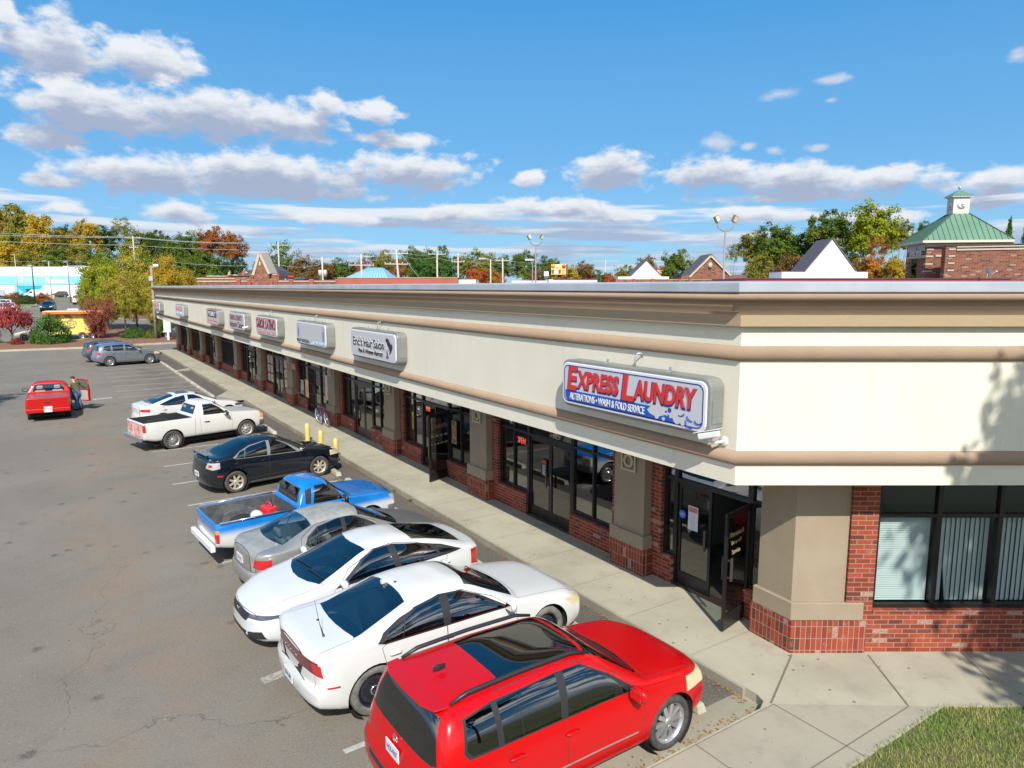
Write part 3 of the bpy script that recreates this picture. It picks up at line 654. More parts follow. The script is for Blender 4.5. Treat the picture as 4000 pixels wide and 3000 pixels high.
# boutique sign
t, F, w, h = sign(23.72, 27.27, 'mostly blank grey sign box with beauty boutique lettering along its bottom edge')
txt(t, F, 'BEAUTY BOUTIQUE &', -.86, -.30, 1.50, .14, BLK, offset=.006); txt(t, F, 'COLOMBIA FASHION', .80, -.30, 1.45, .13, LBL)
for cx in (-1.42, 1.42):
    for k, (sx, mt) in enumerate(((-.06, TEAL), (.05, BLUE))):
        x_ = cx + sx; hh = .30 if cx < 0 else .24
        shape(t, F, [[(x_ - .035, -.03), (x_ + .035, -.03), (x_ + .045, .10), (x_ + .015, hh - .04), (x_ - .03, .12)], [(x_ - .03, -.20), (x_ - .012, -.20), (x_ - .003, -.03), (x_ - .034, -.03)], [(x_ + .012, -.20), (x_ + .03, -.20), (x_ + .034, -.03), (x_ + .003, -.03)], circ(x_, hh, .022)], mt, 'figure_emblem')
# latin food signs
t, F, w, h = sign(30.04, 33.62, 'sign box reading Sabor Latino in maroon capitals', 3.76, 4.66)
ring(w - .20, h - .2, .12, .014, F, t, MAR)
for dd, mt, dz in ((.014, ORG, .041), (0, MAR, .05)): txt(t, F, 'SABOR LATINO', 0 - dd, .10 + dd, 3.1, .42, mt, d=dz, offset=.02)
txt(t, F, '\u2022FOOD \u2022VIDEOS \u2022MUSIC \u2022GIFTS', .08, -.24, 2.75, .12, PINK, offset=.004)
t, F, w, h = sign(35.95, 39.48, "plain sign box reading Sabor Latino's Rotisserie Chicken", 3.75, 4.66, hook=False)
txt(t, F, "SABOR LATINO'S", -.1, .17, 2.6, .26, MAR, offset=.018); txt(t, F, 'Rotisserie Chicken', .02, -.17, 3.1, .30, M('letter_brown', (.12, .03, .03), .4), offset=.014)
cm2 = empty('security_camera', (7.73, 34.95, 4.0), 0, 'small white camera on the end of the rotisserie sign box', 'security camera')
f = MB(); f.tube([(.02, .02, 0), (-.05, -.1, -.02), (-.06, -.14, .0)], .02, 8); f.build('bracket', WHITE, cm2); f = MB(); f.tube([(.10, -.16, .05), (-.16, -.13, .0)], .05, 10); f.build('housing', WHITE, cm2, bevel=.008)
t, F, w, h = sign(42.36, 45.9, 'sign box with orange trim reading PTL Realty on a dark plaque', 3.74, 4.66)
ring(w - .03, h - .03, .16, .05, F, t, M('trim_orange', (.52, .17, .08), .4), .0355)
shape(t, F, [rrect(2.5, .40, .12, 6, 0, .17)], M('plaque_dark', (.02, .025, .06), .4), 'plaque'); txt(t, F, 'PTL REALTY', 0, .17, 2.1, .26, SFR, d=.047, offset=.012); txt(t, F, 'We Are Here To Help', .1, -.21, 2.7, .18, PINK, offset=.012)
t, F, w, h = sign(54.82, 58.4, 'sign box with pink line above two pale blue panels', 3.76, 4.65)
txt(t, F, 'NAILS & SALON', -.05, .17, 2.9, .26, PINK, offset=.012); shape(t, F, [rrect(1.35, .40, .02, 2, -.78, -.18), rrect(1.35, .40, .02, 2, .78, -.18)], LBL, 'panel'); txt(t, F, 'HAIR', -.78, -.18, .9, .2, SFR, d=.047); txt(t, F, 'WAXING', .78, -.18, 1.0, .2, SFR, d=.047)
t, F, w, h = sign(67.75, 71.0, 'farthest sign box at the end of the fascia, pink and grey lettering', 3.77, 4.63)
txt(t, F, 'INSURANCE', 0, .19, 2.6, .24, PINK, offset=.012); txt(t, F, 'TAX', 0, -.05, 1.2, .17, SILV, offset=.01); txt(t, F, 'NOTARY', 0, -.26, 1.9, .16, BLUE, offset=.01)

# bullet camera at the corner of the fascia
cc = empty('security_camera', (8.04, 6.56, 3.72), 0, 'white bullet security camera on the fascia under the laundry sign', 'security camera')
f = MB(); f.lathe([(0, 0), (.075, 0), (.075, .018), (.05, .03), (0, .03)], 20, 0, frame((0, 0, 0), (0, 1, 0), (0, 0, 1), (-1, 0, 0))); f.build('mount', WHITE, cc)
f = MB(); f.tube([(-.02, 0, 0), (-.16, .04, -.01), (-.22, .09, .02), (-.23, .12, .07)], .024, 10); f.build('arm', WHITE, cc)
cdir = Vector((-.25, .93, -.27)).normalized(); sx = cdir.cross(Vector((0, 0, 1))).normalized(); su = sx.cross(cdir)
CF = frame((-.235, .02, .13), sx, cdir, su)
f = MB(); f.prism([(-.055, -.10), (.055, -.10), (.055, .22), (-.055, .22)], -.05, .05, 0, CF); f.build('housing', WHITE, cc, bevel=.02)
f = MB(); f.prism([(-.068, -.13), (.068, -.13), (.068, .27), (-.068, .27)], .056, .066, 0, CF); f.build('sun_shield', WHITE, cc, bevel=.004)
f = MB(); f.lathe([(0, .0), (.038, 0), (.038, .004), (0, .004)], 16, 0, CF @ frame((0, .219, 0), (1, 0, 0), (0, 0, -1), (0, 1, 0))); f.build('lens', BLK, cc)

# ---------------------------------------------------------------- bollards, wheel stops, bicycle, window notices
YEL = M('bollard_yellow', (.62, .46, .11), .5, c2=(.54, .43, .15), vs=6)
for i, (yy, lb) in enumerate(((25.76, 'yellow bollard farthest from the corner, nearest the parked bicycle'), (24.2, 'yellow bollard in the middle of the row of three'), (22.62, 'yellow bollard nearest the front of the black sedan'))):
    t = empty('bollard', (7.74, yy, 0), 0, lb, 'bollard', 'yellow bollards at the kerb')
    f = MB(); f.lathe([(.085, 0), (.088, .6), (.088, .76), (.07, .81), (.04, .84), (0, .85)], 20); f.build('sleeve', YEL, t)
    f = MB(); f.lathe([(.13, .0), (.13, .02), (.09, .03)], 20); f.build('footing', CONC2, t)
STOPM = concrete_mat('wheel_stop_concrete', (.40, .38, .31), (.30, .28, .22), .4)
def stop(yc, x_=7.22, L=1.8, label='concrete wheel stop', group='concrete wheel stops at the heads of the stalls', rot=0):
    f = MB(); hw = L / 2
    pr = [(-.09, 0), (.09, 0), (.065, .12), (-.065, .12)]
    vs = []
    for s_, k in ((-1, 1.0), (-1, .93), (1, .93), (1, 1.0)):
        for (px, pz) in pr: vs.append((px if abs(k) > .99 or True else px, s_ * hw * (1.0 if pz == 0 else .94) * (1 if k > .99 else .93), pz))
    f.add(vs[:4] + vs[12:], [(0, 1, 2, 3), (7, 6, 5, 4), (0, 4, 5, 1), (1, 5, 6, 2), (2, 6, 7, 3), (3, 7, 4, 0)])
    o = f.build('wheel_stop', STOPM, None, (x_, yc, 0.004), rot, bevel=.015)
    return tag(o, label, 'wheel stop', group)
for yy, lb in ((6.95, 'concrete wheel stop under the nose of the red SUV'), (9.6, 'concrete wheel stop in front of the white sedan beside the red SUV'), (12.1, 'concrete wheel stop behind the white sedan that is parked nose out'),
               (17.0, 'concrete wheel stop in front of the blue and white pickup'), (19.3, 'concrete wheel stop between the blue pickup and the black sedan'), (21.75, 'concrete wheel stop at the front wheel of the black sedan'), (29.3, 'concrete wheel stop in front of the white pickup'), (31.7, 'concrete wheel stop at the head of the white sedan beside the white pickup')): stop(yy, label=lb)
for k in range(11):
    yy = 40.9 + 2.15 * k
    stop(yy, 6.97, 1.9, 'concrete wheel stop in the long unbroken row before the silver SUV at the far stalls')
# bicycle
def bicycle():
    t = empty('bicycle', (9.27, 28.5, .15), R(-88), 'purple bicycle with white rimmed tyres leaning at the brick shopfront', 'bicycle')
    FR = M('bike_purple', (.22, .13, .34), .35, metal=.3); RUB = M('rubber', (.02, .02, .02), .7); t.rotation_euler[0] = R(0)
    for x_ in (-.52, .52):
        f = MB(); f.lathe([(.315, -.02), (.335, -.018), (.345, 0), (.335, .018), (.315, .02), (.315, -.02)], 32, 0, frame((x_, 0, .345), (1, 0, 0), (0, 0, 1), (0, -1, 0))); wh = f.build('wheel', RUB, t)
        f = MB(); F = frame((x_, 0, .345), (1, 0, 0), (0, 0, 1), (0, -1, 0)); f.lathe([(.298, -.012), (.316, -.014), (.316, .014), (.298, .012), (.298, -.012)], 32, 0, F)
        f.lathe([(0, -.05), (.02, -.05), (.02, .05), (0, .05)], 10, 0, F)
        for k in range(18): a = k * math.pi / 9; f.tube([(.02 * math.cos(a + .4), .02 * math.sin(a + .4), .02 * (-1) ** k), (.3 * math.cos(a), .3 * math.sin(a), 0)], .0025, 4, 0, False, F)
        f.build('rim', M('bike_rim', (.65, .65, .66), .3, metal=.6), wh)
    A, B_, S, Hh, Hl, Fk = (-.52, 0, .345), (-.08, 0, .30), (-.22, 0, .74), (.33, 0, .82), (.36, 0, .72), (.52, 0, .345)
    f = MB()
    for a, b_, r_ in ((B_, S, .016), (S, Hh, .015), (B_, Hl, .018), (Hh, (.38, 0, .64), .018)): f.tube([a, b_], r_, 8)
    for s_ in (-.05, .05):
        for a, b_ in ((A, B_), (A, S)): f.tube([(a[0], s_, a[2]), (b_[0], s_ * .3, b_[2])], .009, 6)
        f.tube([(.38, s_ * .8, .66), (.45, s_, .5), (.52, s_, .345)], .011, 6)
    f.build('frame', FR, t)
    f = MB(); f.tube([(-.22, 0, .74), (-.25, 0, .86)], .012, 8); f.prism([(-.38, -.07), (-.38, .07), (-.22, .04), (-.10, .015), (-.10, -.015), (-.22, -.04)], .86, .90); f.build('saddle', BLK, t)
    f = MB(); f.tube([(.33, 0, .82), (.31, 0, .95), (.36, 0, .98)], .012, 8); f.tube([(.26, -.30, 1.0), (.34, -.12, .99), (.36, 0, .98), (.34, .12, .99), (.26, .30, 1.0)], .011, 8); f.build('handlebar', BLK, t)
    f = MB(); f.lathe([(0, -.006), (.09, -.006), (.09, .006), (0, .006)], 20, 0, frame((-.08, -.04, .30), (1, 0, 0), (0, 0, 1), (0, -1, 0))); f.tube([(-.08, -.07, .30), (-.0, -.07, .15)], .01, 6); f.tube([(-.08, .07, .30), (-.16, .07, .45)], .01, 6); f.box((-.04, -.14, .14), (.05, -.06, .16)); f.build('crank', STEEL, t)
    # lean towards the wall
    t.rotation_euler = (R(7), 0, R(-88)); return t
bicycle()
def notice(name, y0, y1, z0, z1, mat, label, cat, x_=9.86, group=None):
    f = MB(); f.box((x_, y0, z0), (x_ + .006, y1, z1)); o = f.build(name, mat); return tag(o, label, cat, group)
def NF(y_, z_, x_=9.858): return frame((x_, y_, z_), (0, -1, 0), (0, 0, 1), (-1, 0, 0))
n = notice('poster', 17.95, 18.25, 1.25, 1.95, M('poster_brown', (.12, .05, .035), .5, c2=(.5, .28, .16), vs=9), 'dark poster of a figure in the salon window beside the open door', 'poster')
n = notice('hours_notice', 13.42, 13.64, 1.30, 1.72, BLK, 'opening hours notice on the double glass doors under the laundry sign', 'notice', 9.885)
f = MB(); f.box((9.882, 13.44, 1.62), (9.884, 13.62, 1.70), 0)
for k in range(7): f.box((9.882, 13.47, 1.34 + k * .038), (9.884, 13.59, 1.355 + k * .038), 1)
f.build('print', [RED, SFR], n)
n = notice('hours_notice', 8.60, 8.84, 1.35, 1.82, SFR, 'pale opening hours notice on the corner shop door, beside a blue sticker', 'notice', 9.885)
f = MB(); f.box((9.882, 8.62, 1.70), (9.884, 8.82, 1.80), 0)
for k in range(8): f.box((9.882, 8.66, 1.38 + k * .038), (9.884, 8.78, 1.395 + k * .038), 1)
f.build('print', [PINK, SILV], n)
f = MB(); f.prism(circ(0, 0, .085, 8), 0, .005, 0, NF(8.98, 1.60, 9.885)); n = tag(f.build('alarm_sticker', M('sticker_blue', (.02, .16, .55), .4)), 'blue octagonal alarm sticker on the corner shop door', 'sticker')
text_obj('lettering', 'ADT', .11, .05, SFR, NF(8.98, 1.60, 9.879), n, .001)
n = notice('lit_sign', 33.25, 33.85, 2.0, 2.28, RED, 'red hanging sign box in the shop window by the bicycle', 'sign', 9.55); text_obj('lettering', 'CLARO', .42, .09, SFR, NF(33.55, 2.08, 9.546), n, .001)
f = MB(); f.tube([(9.546, 33.55 + .05 * math.cos(a), 2.2 + .05 * math.sin(a)) for a in [.8 + k * .55 for k in range(9)]], .008, 6); f.build('emblem', SFR, n)
f = MB(); f.box((9.556, 33.5, 2.2), (9.86, 33.52, 2.22)); f.build('bracket', ALU, n)
notice('poster', 33.05, 33.6, .8, 1.5, M('poster_blue', (.02, .05, .40), .5, c2=(.5, .55, .2), vs=5), 'blue poster low in the window beside the barred door', 'poster')
notice('poster', 32.35, 32.85, .75, 1.6, M('poster_orange', (.75, .25, .12), .5, c2=(.8, .5, .3), vs=5), 'orange poster low in the window beside the barred door', 'poster')
notice('poster', 29.4, 29.9, 1.0, 2.1, M('poster_pale', (.45, .55, .65), .5, c2=(.7, .35, .2), vs=5), 'tall pale poster in the window behind the bicycle', 'poster')
for (y0, nm) in ((38.45, 'far'), (35.15, 'near')):
    for c in range(2):
        for r_ in range(3):
            y_ = y0 + .36 + c * .62; z_ = 1.0 + r_ * .5
            f = MB(); f.box((9.862, y_ - .27, z_ - .23), (9.868, y_ + .27, z_ + .23)); o = tag(f.build('food_photo', M('food_print', (.42, .30, .22), .5, c2=(.22, .10, .06), vs=8)), 'food photograph stuck inside the %s window of the shop past the barred one' % ('farther' if nm == 'far' else 'nearer'), 'poster', 'food photographs in the restaurant windows')
            f = MB(); f.lathe([(.12, 0), (.12, .003), (.19, .003), (.19, 0)], 20, 0, NF(y_, z_, 9.861)); f.build('plate_print', M('plate_print', (.6, .58, .52), .5), o)
# lettering on the open door leaves
def leaf_text(dr, y0, sw_, lines):
    d = Vector((sw_[0], sw_[1], 0)).normalized(); o_ = Vector((XF - .03, y0 + .03, 0)) + d * .48; xd = -d; nn = Vector((xd.y, -xd.x, 0)); o_ += nn * .03
    for s_, z_, w_, h_, mt in lines: text_obj('lettering', s_, w_, h_, mt, frame(o_ + Vector((0, 0, z_)), xd, (0, 0, 1), nn), dr, .001)
leaf_text(DOORS[2][1], CS[1] + 1.0 + 1.72, (-1, -.36), [("ERICS HAIR SALON", 1.80, .74, .11, PINK), ('CELL - 336 - 253 - 7803', 1.52, .74, .06, SFR), ('SALON - 336 - 327 - 6274', 1.28, .74, .06, SFR)])
leaf_text(DOORS[0][1], 7.44, (-1, -.20), [('Alterations &', 1.82, .50, .09, M('letter_gold', (.45, .36, .16), .5)), ('Drop off', 1.66, .34, .09, MATS['letter_gold']), ('Service', 1.50, .28, .08, MATS['letter_gold'])])
NEON = M('neon_red', (.5, .05, .04), .4, emit=(1, .12, .08, 1.2))
for y_, z_, lb in ((14.8, 1.95, 'red neon open sign in the window left of the double doors under the laundry sign'), (20.3, 2.0, 'red neon open sign in the salon window behind the open door')):
    me = fit_text('OPEN', .42, .17, .01); me.transform(frame((10.06, y_, z_), (0, -1, 0), (0, 0, 1), (-1, 0, 0))); me.materials.clear(); me.materials.append(NEON)
    o = bpy.data.objects.new('neon_sign', me); col.objects.link(o); tag(o, lb, 'sign')
f = None
for y_ in (13.3, 8.28):
    for k, ch in enumerate(('3703', 'B' if y_ > 10 else 'A')):
        me = fit_text(ch, .42 if k == 0 else .10, .13, .002); me.transform(frame((9.922, y_ + .18 - k * .45, 2.62), (0, -1, 0), (0, 0, 1), (-1, 0, 0))); me.materials.clear(); me.materials.append(SFR)
        o = bpy.data.objects.new('door_number', me); col.objects.link(o); o.parent = mall

# fallen leaves and litter gathered along the kerb
LV = M('dry_leaves', (.30, .15, .05), .9, c2=(.20, .11, .05), vs=9); rl = random.Random(5); f = MB()
for i in range(2600):
    t_ = rl.random()
    if t_ < .72: y_ = 5.9 + rl.random() ** 1.3 * 62; x_ = 8.0 - abs(rl.gauss(0, .07)); z_ = .012
    elif t_ < .86: x_ = rl.uniform(4.5, 8.0); y_ = 5.58 + abs(rl.gauss(0, .1)); z_ = .014
    else: x_ = rl.uniform(-6, 7.6); y_ = rl.uniform(5, 45); z_ = .010
    a = rl.uniform(0, 6.28); s_ = rl.uniform(.012, .032) * (1 if t_ < .86 else .9); ca, sa = math.cos(a) * s_, math.sin(a) * s_
    f.add([(x_ - ca, y_ - sa, z_), (x_ + sa * .5, y_ - ca * .5, z_ + .006), (x_ + ca, y_ + sa, z_ + .004), (x_ - sa * .5, y_ + ca * .5, z_ + .008)], [(0, 1, 2, 3)])
tag(f.build('fallen_leaves', LV), 'dry brown leaf litter along the kerb and scattered on the asphalt', 'leaves', kind='stuff')
WEED = M('weed_green', (.16, .20, .04), .8)
for x_, y_, lb in ((8.0, 18.3, 'small weed growing from the kerb joint nearer the open salon door'), (8.0, 17.2, 'small weed growing from the kerb joint nearer the double doors')):
    f = MB()
    for k in range(26): a = rl.uniform(0, 6.28); L_ = rl.uniform(.06, .16); f.add([(x_, y_, .0), (x_ + .5 * L_ * math.cos(a) - .008, y_ + .5 * L_ * math.sin(a), .08), (x_ + L_ * math.cos(a), y_ + L_ * math.sin(a), .12), (x_ + .5 * L_ * math.cos(a) + .008, y_ + .5 * L_ * math.sin(a) + .01, .08)], [(0, 1, 2, 3)])
    tag(f.build('weed', WEED), lb, 'plant')
# ---------------------------------------------------------------- vehicles
def paint(name, c, rough=.32, metal=0.0, coat=.8, var=0, c2=None, vs=2):
    return M(name, c, rough, metal, coat, .5, var, vs, c2=c2)
TYRE = M('tyre_rubber', (.035, .034, .033), .8, c2=(.06, .056, .05), vs=12); TYRED = M('tyre_dusty', (.16, .155, .145), .9, c2=(.09, .085, .08), vs=8)
RIMS = M('alloy_silver', (.55, .55, .56), .28, metal=.75); RIMB = M('steel_black', (.022, .025, .032), .3, metal=.3, coat=.5); RIMD = M('alloy_dark', (.06, .06, .065), .3, metal=.5)
TRIM = M('black_trim', (.018, .018, .02), .45); UNDER = M('underbody', (.012, .012, .012), .9); SEAM = M('panel_gap', (.02, .02, .02), .9)
TLR = M('lamp_red', (.42, .012, .015), .15, coat=1); TLD = M('lamp_dark_red', (.13, .008, .02), .12, coat=1); HLC = M('lamp_clear', (.50, .50, .50), .12, metal=.4, coat=1); HLA = M('lamp_amber', (.70, .24, .03), .2, coat=1); HLY = M('lamp_hazed', (.52, .47, .28), .3, coat=.6); HLD = M('lamp_smoked', (.06, .065, .075), .08, coat=1)
PLATE = M('licence_plate', (.60, .60, .60), .5); SEATG = M('seat_cloth_grey', (.24, .24, .22), .9); SEATD = M('seat_dark', (.03, .03, .032), .8)
GLT = glass('car_glass_tinted', (.10, .13, .15), 1.0, 2.3); GLC = glass('car_glass_clear', (.50, .60, .60), 1.0, 1.8); GLD = glass('car_glass_dark', (.02, .022, .025), 1.0, 2.2)
def lerpt(tab, s):
    if s <= tab[0][0]: return tab[0][1]
    for (a, va), (b_, vb) in zip(tab, tab[1:]):
        if s <= b_: return va + (vb - va) * (s - a) / max(1e-9, b_ - a)
    return tab[-1][1]
def smooth(tab, s, w):
    tot = 0; n_ = 7
    for k in range(n_): tot += lerpt(tab, s + w * (k / (n_ - 1) - .5) * 2)
    return tot / n_
def offpoly(poly, d):
    n = len(poly); out = []
    ar = sum(poly[i][0] * poly[(i + 1) % n][1] - poly[(i + 1) % n][0] * poly[i][1] for i in range(n))
    sg = 1 if ar > 0 else -1
    for i in range(n):
        p0, p1, p2 = Vector(poly[i - 1]), Vector(poly[i]), Vector(poly[(i + 1) % n])
        a = (p1 - p0).normalized(); b_ = (p2 - p1).normalized()
        na = Vector((-a.y, a.x)) * sg; nb_ = Vector((-b_.y, b_.x)) * sg
        m_ = (na + nb_); m_ = m_ / max(.25, m_.length_squared) * 2
        out.append(tuple(p1 + m_ * d))
    return out
def inside(poly, x_, y_):
    c = False; n = len(poly)
    for i in range(n):
        x1, y1 = poly[i]; x2, y2 = poly[i - 1]
        if (y1 > y_) != (y2 > y_) and x_ < (x2 - x1) * (y_ - y1) / (y2 - y1) + x1: c = not c
    return c
class Car:
    def __init__(s, P, root):
        s.P = P; s.root = root; s.L = P['L']; s.hw = P['W'] / 2; s.mid = P['fa'] + P['wb'] / 2
        s.tags = [None]; s.bm = bmesh.new(); s.build_skin()
        s.lay = s.bm.faces.layers.int.new('tag')
    def X(s, q):
        ra = s.P['fa'] + s.P['wb']; return s.mid - (q if q <= ra else ra + (q - ra) * s.P.get('rk', .86))
    def build_skin(s):
        P = s.P; L = s.L; sw = P.get('sw', .09); rr = P.get('round', .07)
        st = []                                   # (s, inset)
        for k in range(5): a = math.pi / 2 * k / 4; st.append((rr * (1 - math.sin(a + 0) if False else 1 - math.cos(math.pi / 2 - a) if False else (1 - math.sin(a))), rr * (1 - math.sin(a)) if False else 0))
        st = [(rr * (1 - math.cos(math.pi / 2 * k / 4)), rr * (1 - math.sin(math.pi / 2 * k / 4))) for k in range(4)]
        n_ = int((L - 2 * rr) / .055)
        mid_ = [(rr + (L - 2 * rr) * k / n_, 0.0) for k in range(n_ + 1)]
        extra = []
        for q in P.get('sharp', []): extra += [(q - .012, 0), (q + .012, 0)]
        mid_ = sorted(mid_ + extra)
        end = [(L - a, b_) for a, b_ in st][::-1]
        stations = st + mid_ + end
        lowp = P.get('lowp', [(0, 0), (.45, 0), (.80, 0), (.90, .015), (.955, .09), (.985, .25), (1.0, .48), (.998, .68), (.985, .86), (.965, 1.0)])
        NL = 20; low = []
        for k in range(NL + 1):
            t = k / NL * (len(lowp) - 1); i = min(int(t), len(lowp) - 2); low.append((lowp[i][0] + (lowp[i + 1][0] - lowp[i][0]) * (t - i), lowp[i][1] + (lowp[i + 1][1] - lowp[i][1]) * (t - i)))
        low = [low[0]] + [tuple((low[i - 1][j] + 2 * low[i][j] + low[i + 1][j]) / 4 for j in (0, 1)) for i in range(1, NL)] + [low[-1]]
        ths = [math.pi / 2 * (k / 20) for k in range(1, 21)]
        rings = []
        fb = P.get('fbend', [(.2, .10), (.45, 0), (.62, .03), (.8, .14), (1.0, .3)]); rb = P.get('rbend', [(.2, .12), (.5, 0), (.75, .05), (1.0, .10)])
        fc, rc = P.get('fcurve', .30), P.get('rcurve', .20)
        def bend(x_, y_, z_, q):
            yy = min(1.2, abs(y_) / s.hw)
            bf = lerpt(fb, z_) + fc * yy ** 3.2; br = lerpt(rb, z_) + rc * yy ** 3.2
            kf = max(0, 1 - q / .75) ** 2; kr = max(0, 1 - (L - q) / .65) ** 2
            if z_ > P.get('zcab', 1.15) and P.get('box') is None: kf = kr = 0
            return q + bf * kf - br * kr
        for q, ins in stations:
            zt = smooth(P['top'], q, sw) - ins; zb = smooth(P['bot'], q, .1) + ins; belt = min(smooth(P['belt'], q, .12), zt - .035)
            w = smooth(P['half'], q, .15) - ins; lw = lerpt(lowp, 1)
            tmb = P.get('tumble', .30); nn = lerpt(P['n'], q)
            pts = []
            for fy, fz in low: pts.append((w * fy, zb + (belt - zb) * fz))
            w0 = w * lowp[-1][0]; h = zt - belt
            for th in ths:
                sn, cs = math.sin(th), max(0, math.cos(th)); z_ = h * sn ** (2 / nn); y_ = (w0 - tmb * max(0, z_ - .05) * min(1, h / .25)) * cs ** (2 / nn)
                pts.append((y_, belt + z_))
            pts[-1] = (0.0, pts[-1][1])
            rings.append((q, pts))
        bm = s.bm; NV = len(rings[0][1]); R_ = []
        for q, pts in rings:
            right = []; left = []
            for (y_, z_) in pts:
                x_ = s.X(bend(0, y_, z_, q)); right.append(bm.verts.new((x_, -y_, z_)))
            for k, (y_, z_) in enumerate(pts):
                left.append(right[k] if y_ < 1e-6 else bm.verts.new((s.X(bend(0, y_, z_, q)), y_, z_)))
            R_.append((right, left))
        def quad(a, b_, c, d):
            u = []
            for v_ in (a, b_, c, d):
                if v_ not in u: u.append(v_)
            if len(u) >= 3:
                try: f_ = bm.faces.new(u); f_.smooth = True
                except ValueError: pass
        for i in range(len(R_) - 1):
            for k in range(NV - 1):
                quad(R_[i][0][k], R_[i][0][k + 1], R_[i + 1][0][k + 1], R_[i + 1][0][k])
                quad(R_[i][1][k], R_[i + 1][1][k], R_[i + 1][1][k + 1], R_[i][1][k + 1])
        for idx, side in ((0, 1), (-1, -1)):
            q, pts = rings[idx]; zc = (pts[0][1] + pts[-1][1]) / 2; prev = R_[idx]
            for kk in (.8, .55, .3, .08):
                cur_r = []; cur_l = []
                for (y_, z_) in pts:
                    yy, zz = y_ * kk, zc + (z_ - zc) * kk; cur_r.append(bm.verts.new((s.X(bend(0, yy, zz, q)), -yy, zz)))
                for k, (y_, z_) in enumerate(pts):
                    yy, zz = y_ * kk, zc + (z_ - zc) * kk; cur_l.append(cur_r[k] if y_ < 1e-6 else bm.verts.new((s.X(bend(0, yy, zz, q)), yy, zz)))
                cur = (cur_r, cur_l)
                for k in range(NV - 1):
                    if side > 0: quad(cur[0][k], cur[0][k + 1], prev[0][k + 1], prev[0][k]); quad(cur[1][k], prev[1][k], prev[1][k + 1], cur[1][k + 1])
                    else: quad(prev[0][k], prev[0][k + 1], cur[0][k + 1], cur[0][k]); quad(prev[1][k], cur[1][k], cur[1][k + 1], prev[1][k + 1])
                prev = cur
            loop = prev[0] + prev[1][::-1][1:-1]; u = []
            for v_ in loop:
                if v_ not in u: u.append(v_)
            try: bm.faces.new(u if side < 0 else u[::-1]).smooth = True
            except ValueError: pass
        bmesh.ops.recalc_face_normals(bm, faces=bm.faces)
    def cut(s, poly, plane, cond, tag_=None, delete=False, over=None):
        """poly in (x,z) 'xz', (x,y) 'xy' or (y,z) 'yz' local coordinates"""
        ia, ib = {'xz': (0, 2), 'xy': (0, 1), 'yz': (1, 2)}[plane]; bm = s.bm; lay = s.lay
        if tag_ is not None and tag_ not in s.tags: s.tags.append(tag_)
        mn = (min(p[0] for p in poly), min(p[1] for p in poly)); mx = (max(p[0] for p in poly), max(p[1] for p in poly))
        def near(f_):
            a0 = min(v_.co[ia] for v_ in f_.verts); a1 = max(v_.co[ia] for v_ in f_.verts); b0 = min(v_.co[ib] for v_ in f_.verts); b1 = max(v_.co[ib] for v_ in f_.verts)
            return a1 > mn[0] and a0 < mx[0] and b1 > mn[1] and b0 < mx[1] and cond(f_.calc_center_median())
        cand = [f_ for f_ in bm.faces if near(f_)]
        n = len(poly)
        for i in range(n):
            p, q = Vector(poly[i]), Vector(poly[(i + 1) % n])
            if (q - p).length < 1e-6: continue
            d = (q - p).normalized(); no = [0, 0, 0]; no[ia] = -d.y; no[ib] = d.x; co = [0, 0, 0]; co[ia] = p.x; co[ib] = p.y
            ed = set(); ve = set()
            for f_ in cand: ed.update(f_.edges); ve.update(f_.verts)
            r_ = bmesh.ops.bisect_plane(bm, geom=cand + list(ed) + list(ve), plane_co=co, plane_no=no, dist=1e-5)
            cand = [g_ for g_ in r_['geom'] if isinstance(g_, bmesh.types.BMFace)]
            cand = [f_ for f_ in cand if f_.is_valid and near(f_)]
        sel = []
        for f_ in cand:
            c = f_.calc_center_median()
            if inside(poly, c[ia], c[ib]) and cond(c) and (over is None or f_[lay] in [s.tags.index(o_) if o_ else 0 for o_ in over if o_ is None or o_ in s.tags]): sel.append(f_)
        if delete: bmesh.ops.delete(bm, geom=sel, context='FACES')
        elif tag_ is not None:
            ti = s.tags.index(tag_)
            for f_ in sel: f_[lay] = ti
        return sel
    def panel(s, poly, plane, cond, tag_, gap=.007, **k):
        s.cut(poly, plane, cond, ('seam', 'm', False), **k); s.cut(offpoly(poly, gap), plane, cond, tag_, over=[('seam', 'm', False)])
    def bvh(s): s.tree = BVHTree.FromBMesh(s.bm)
    def hit(s, o, d):
        r_ = s.tree.ray_cast(Vector(o), Vector(d)); return r_[0], r_[1]
    def finish(s, matmap):
        """tags: (name, material, split by side)"""
        bm = s.bm; lay = s.lay; groups = {}
        for f_ in bm.faces:
            t_ = s.tags[f_[lay]]; sd = 0
            if t_ and t_[2]: sd = 1 if f_.calc_center_median().y > 0 else -1
            if t_ is None or t_[0] == 'seam': key = ('body', None, 0)
            else: key = (t_[0], t_[1], sd) if len(t_) == 3 else (t_[0], t_[1], sd, t_[3])
            groups.setdefault(key, []).append((f_, SEAM if (t_ and t_[0] == 'seam') else (matmap if t_ is None or t_[1] == 'p' else t_[1])))
        for key, fl in groups.items():
            mats = []; vs = {}; co = []; fs = []; mi = []
            for f_, m_ in fl:
                if m_ not in mats: mats.append(m_)
                idx = []
                for v_ in f_.verts:
                    if v_.index not in vs or True:
                        kk = v_
                        if kk not in vs: vs[kk] = len(co); co.append(tuple(v_.co))
                    idx.append(vs[v_])
                fs.append(idx); mi.append(mats.index(m_))
            me = bpy.data.meshes.new(key[0]); me.from_pydata(co, [], fs)
            for m_ in mats: me.materials.append(m_)
            for i, p in enumerate(me.polygons): p.material_index = mi[i]; p.use_smooth = True
            no = {}
            o = bpy.data.objects.new(key[0], me); col.objects.link(o); o.parent = s.root
            # keep the shading continuous over the cut borders
            nrm = [None] * len(co)
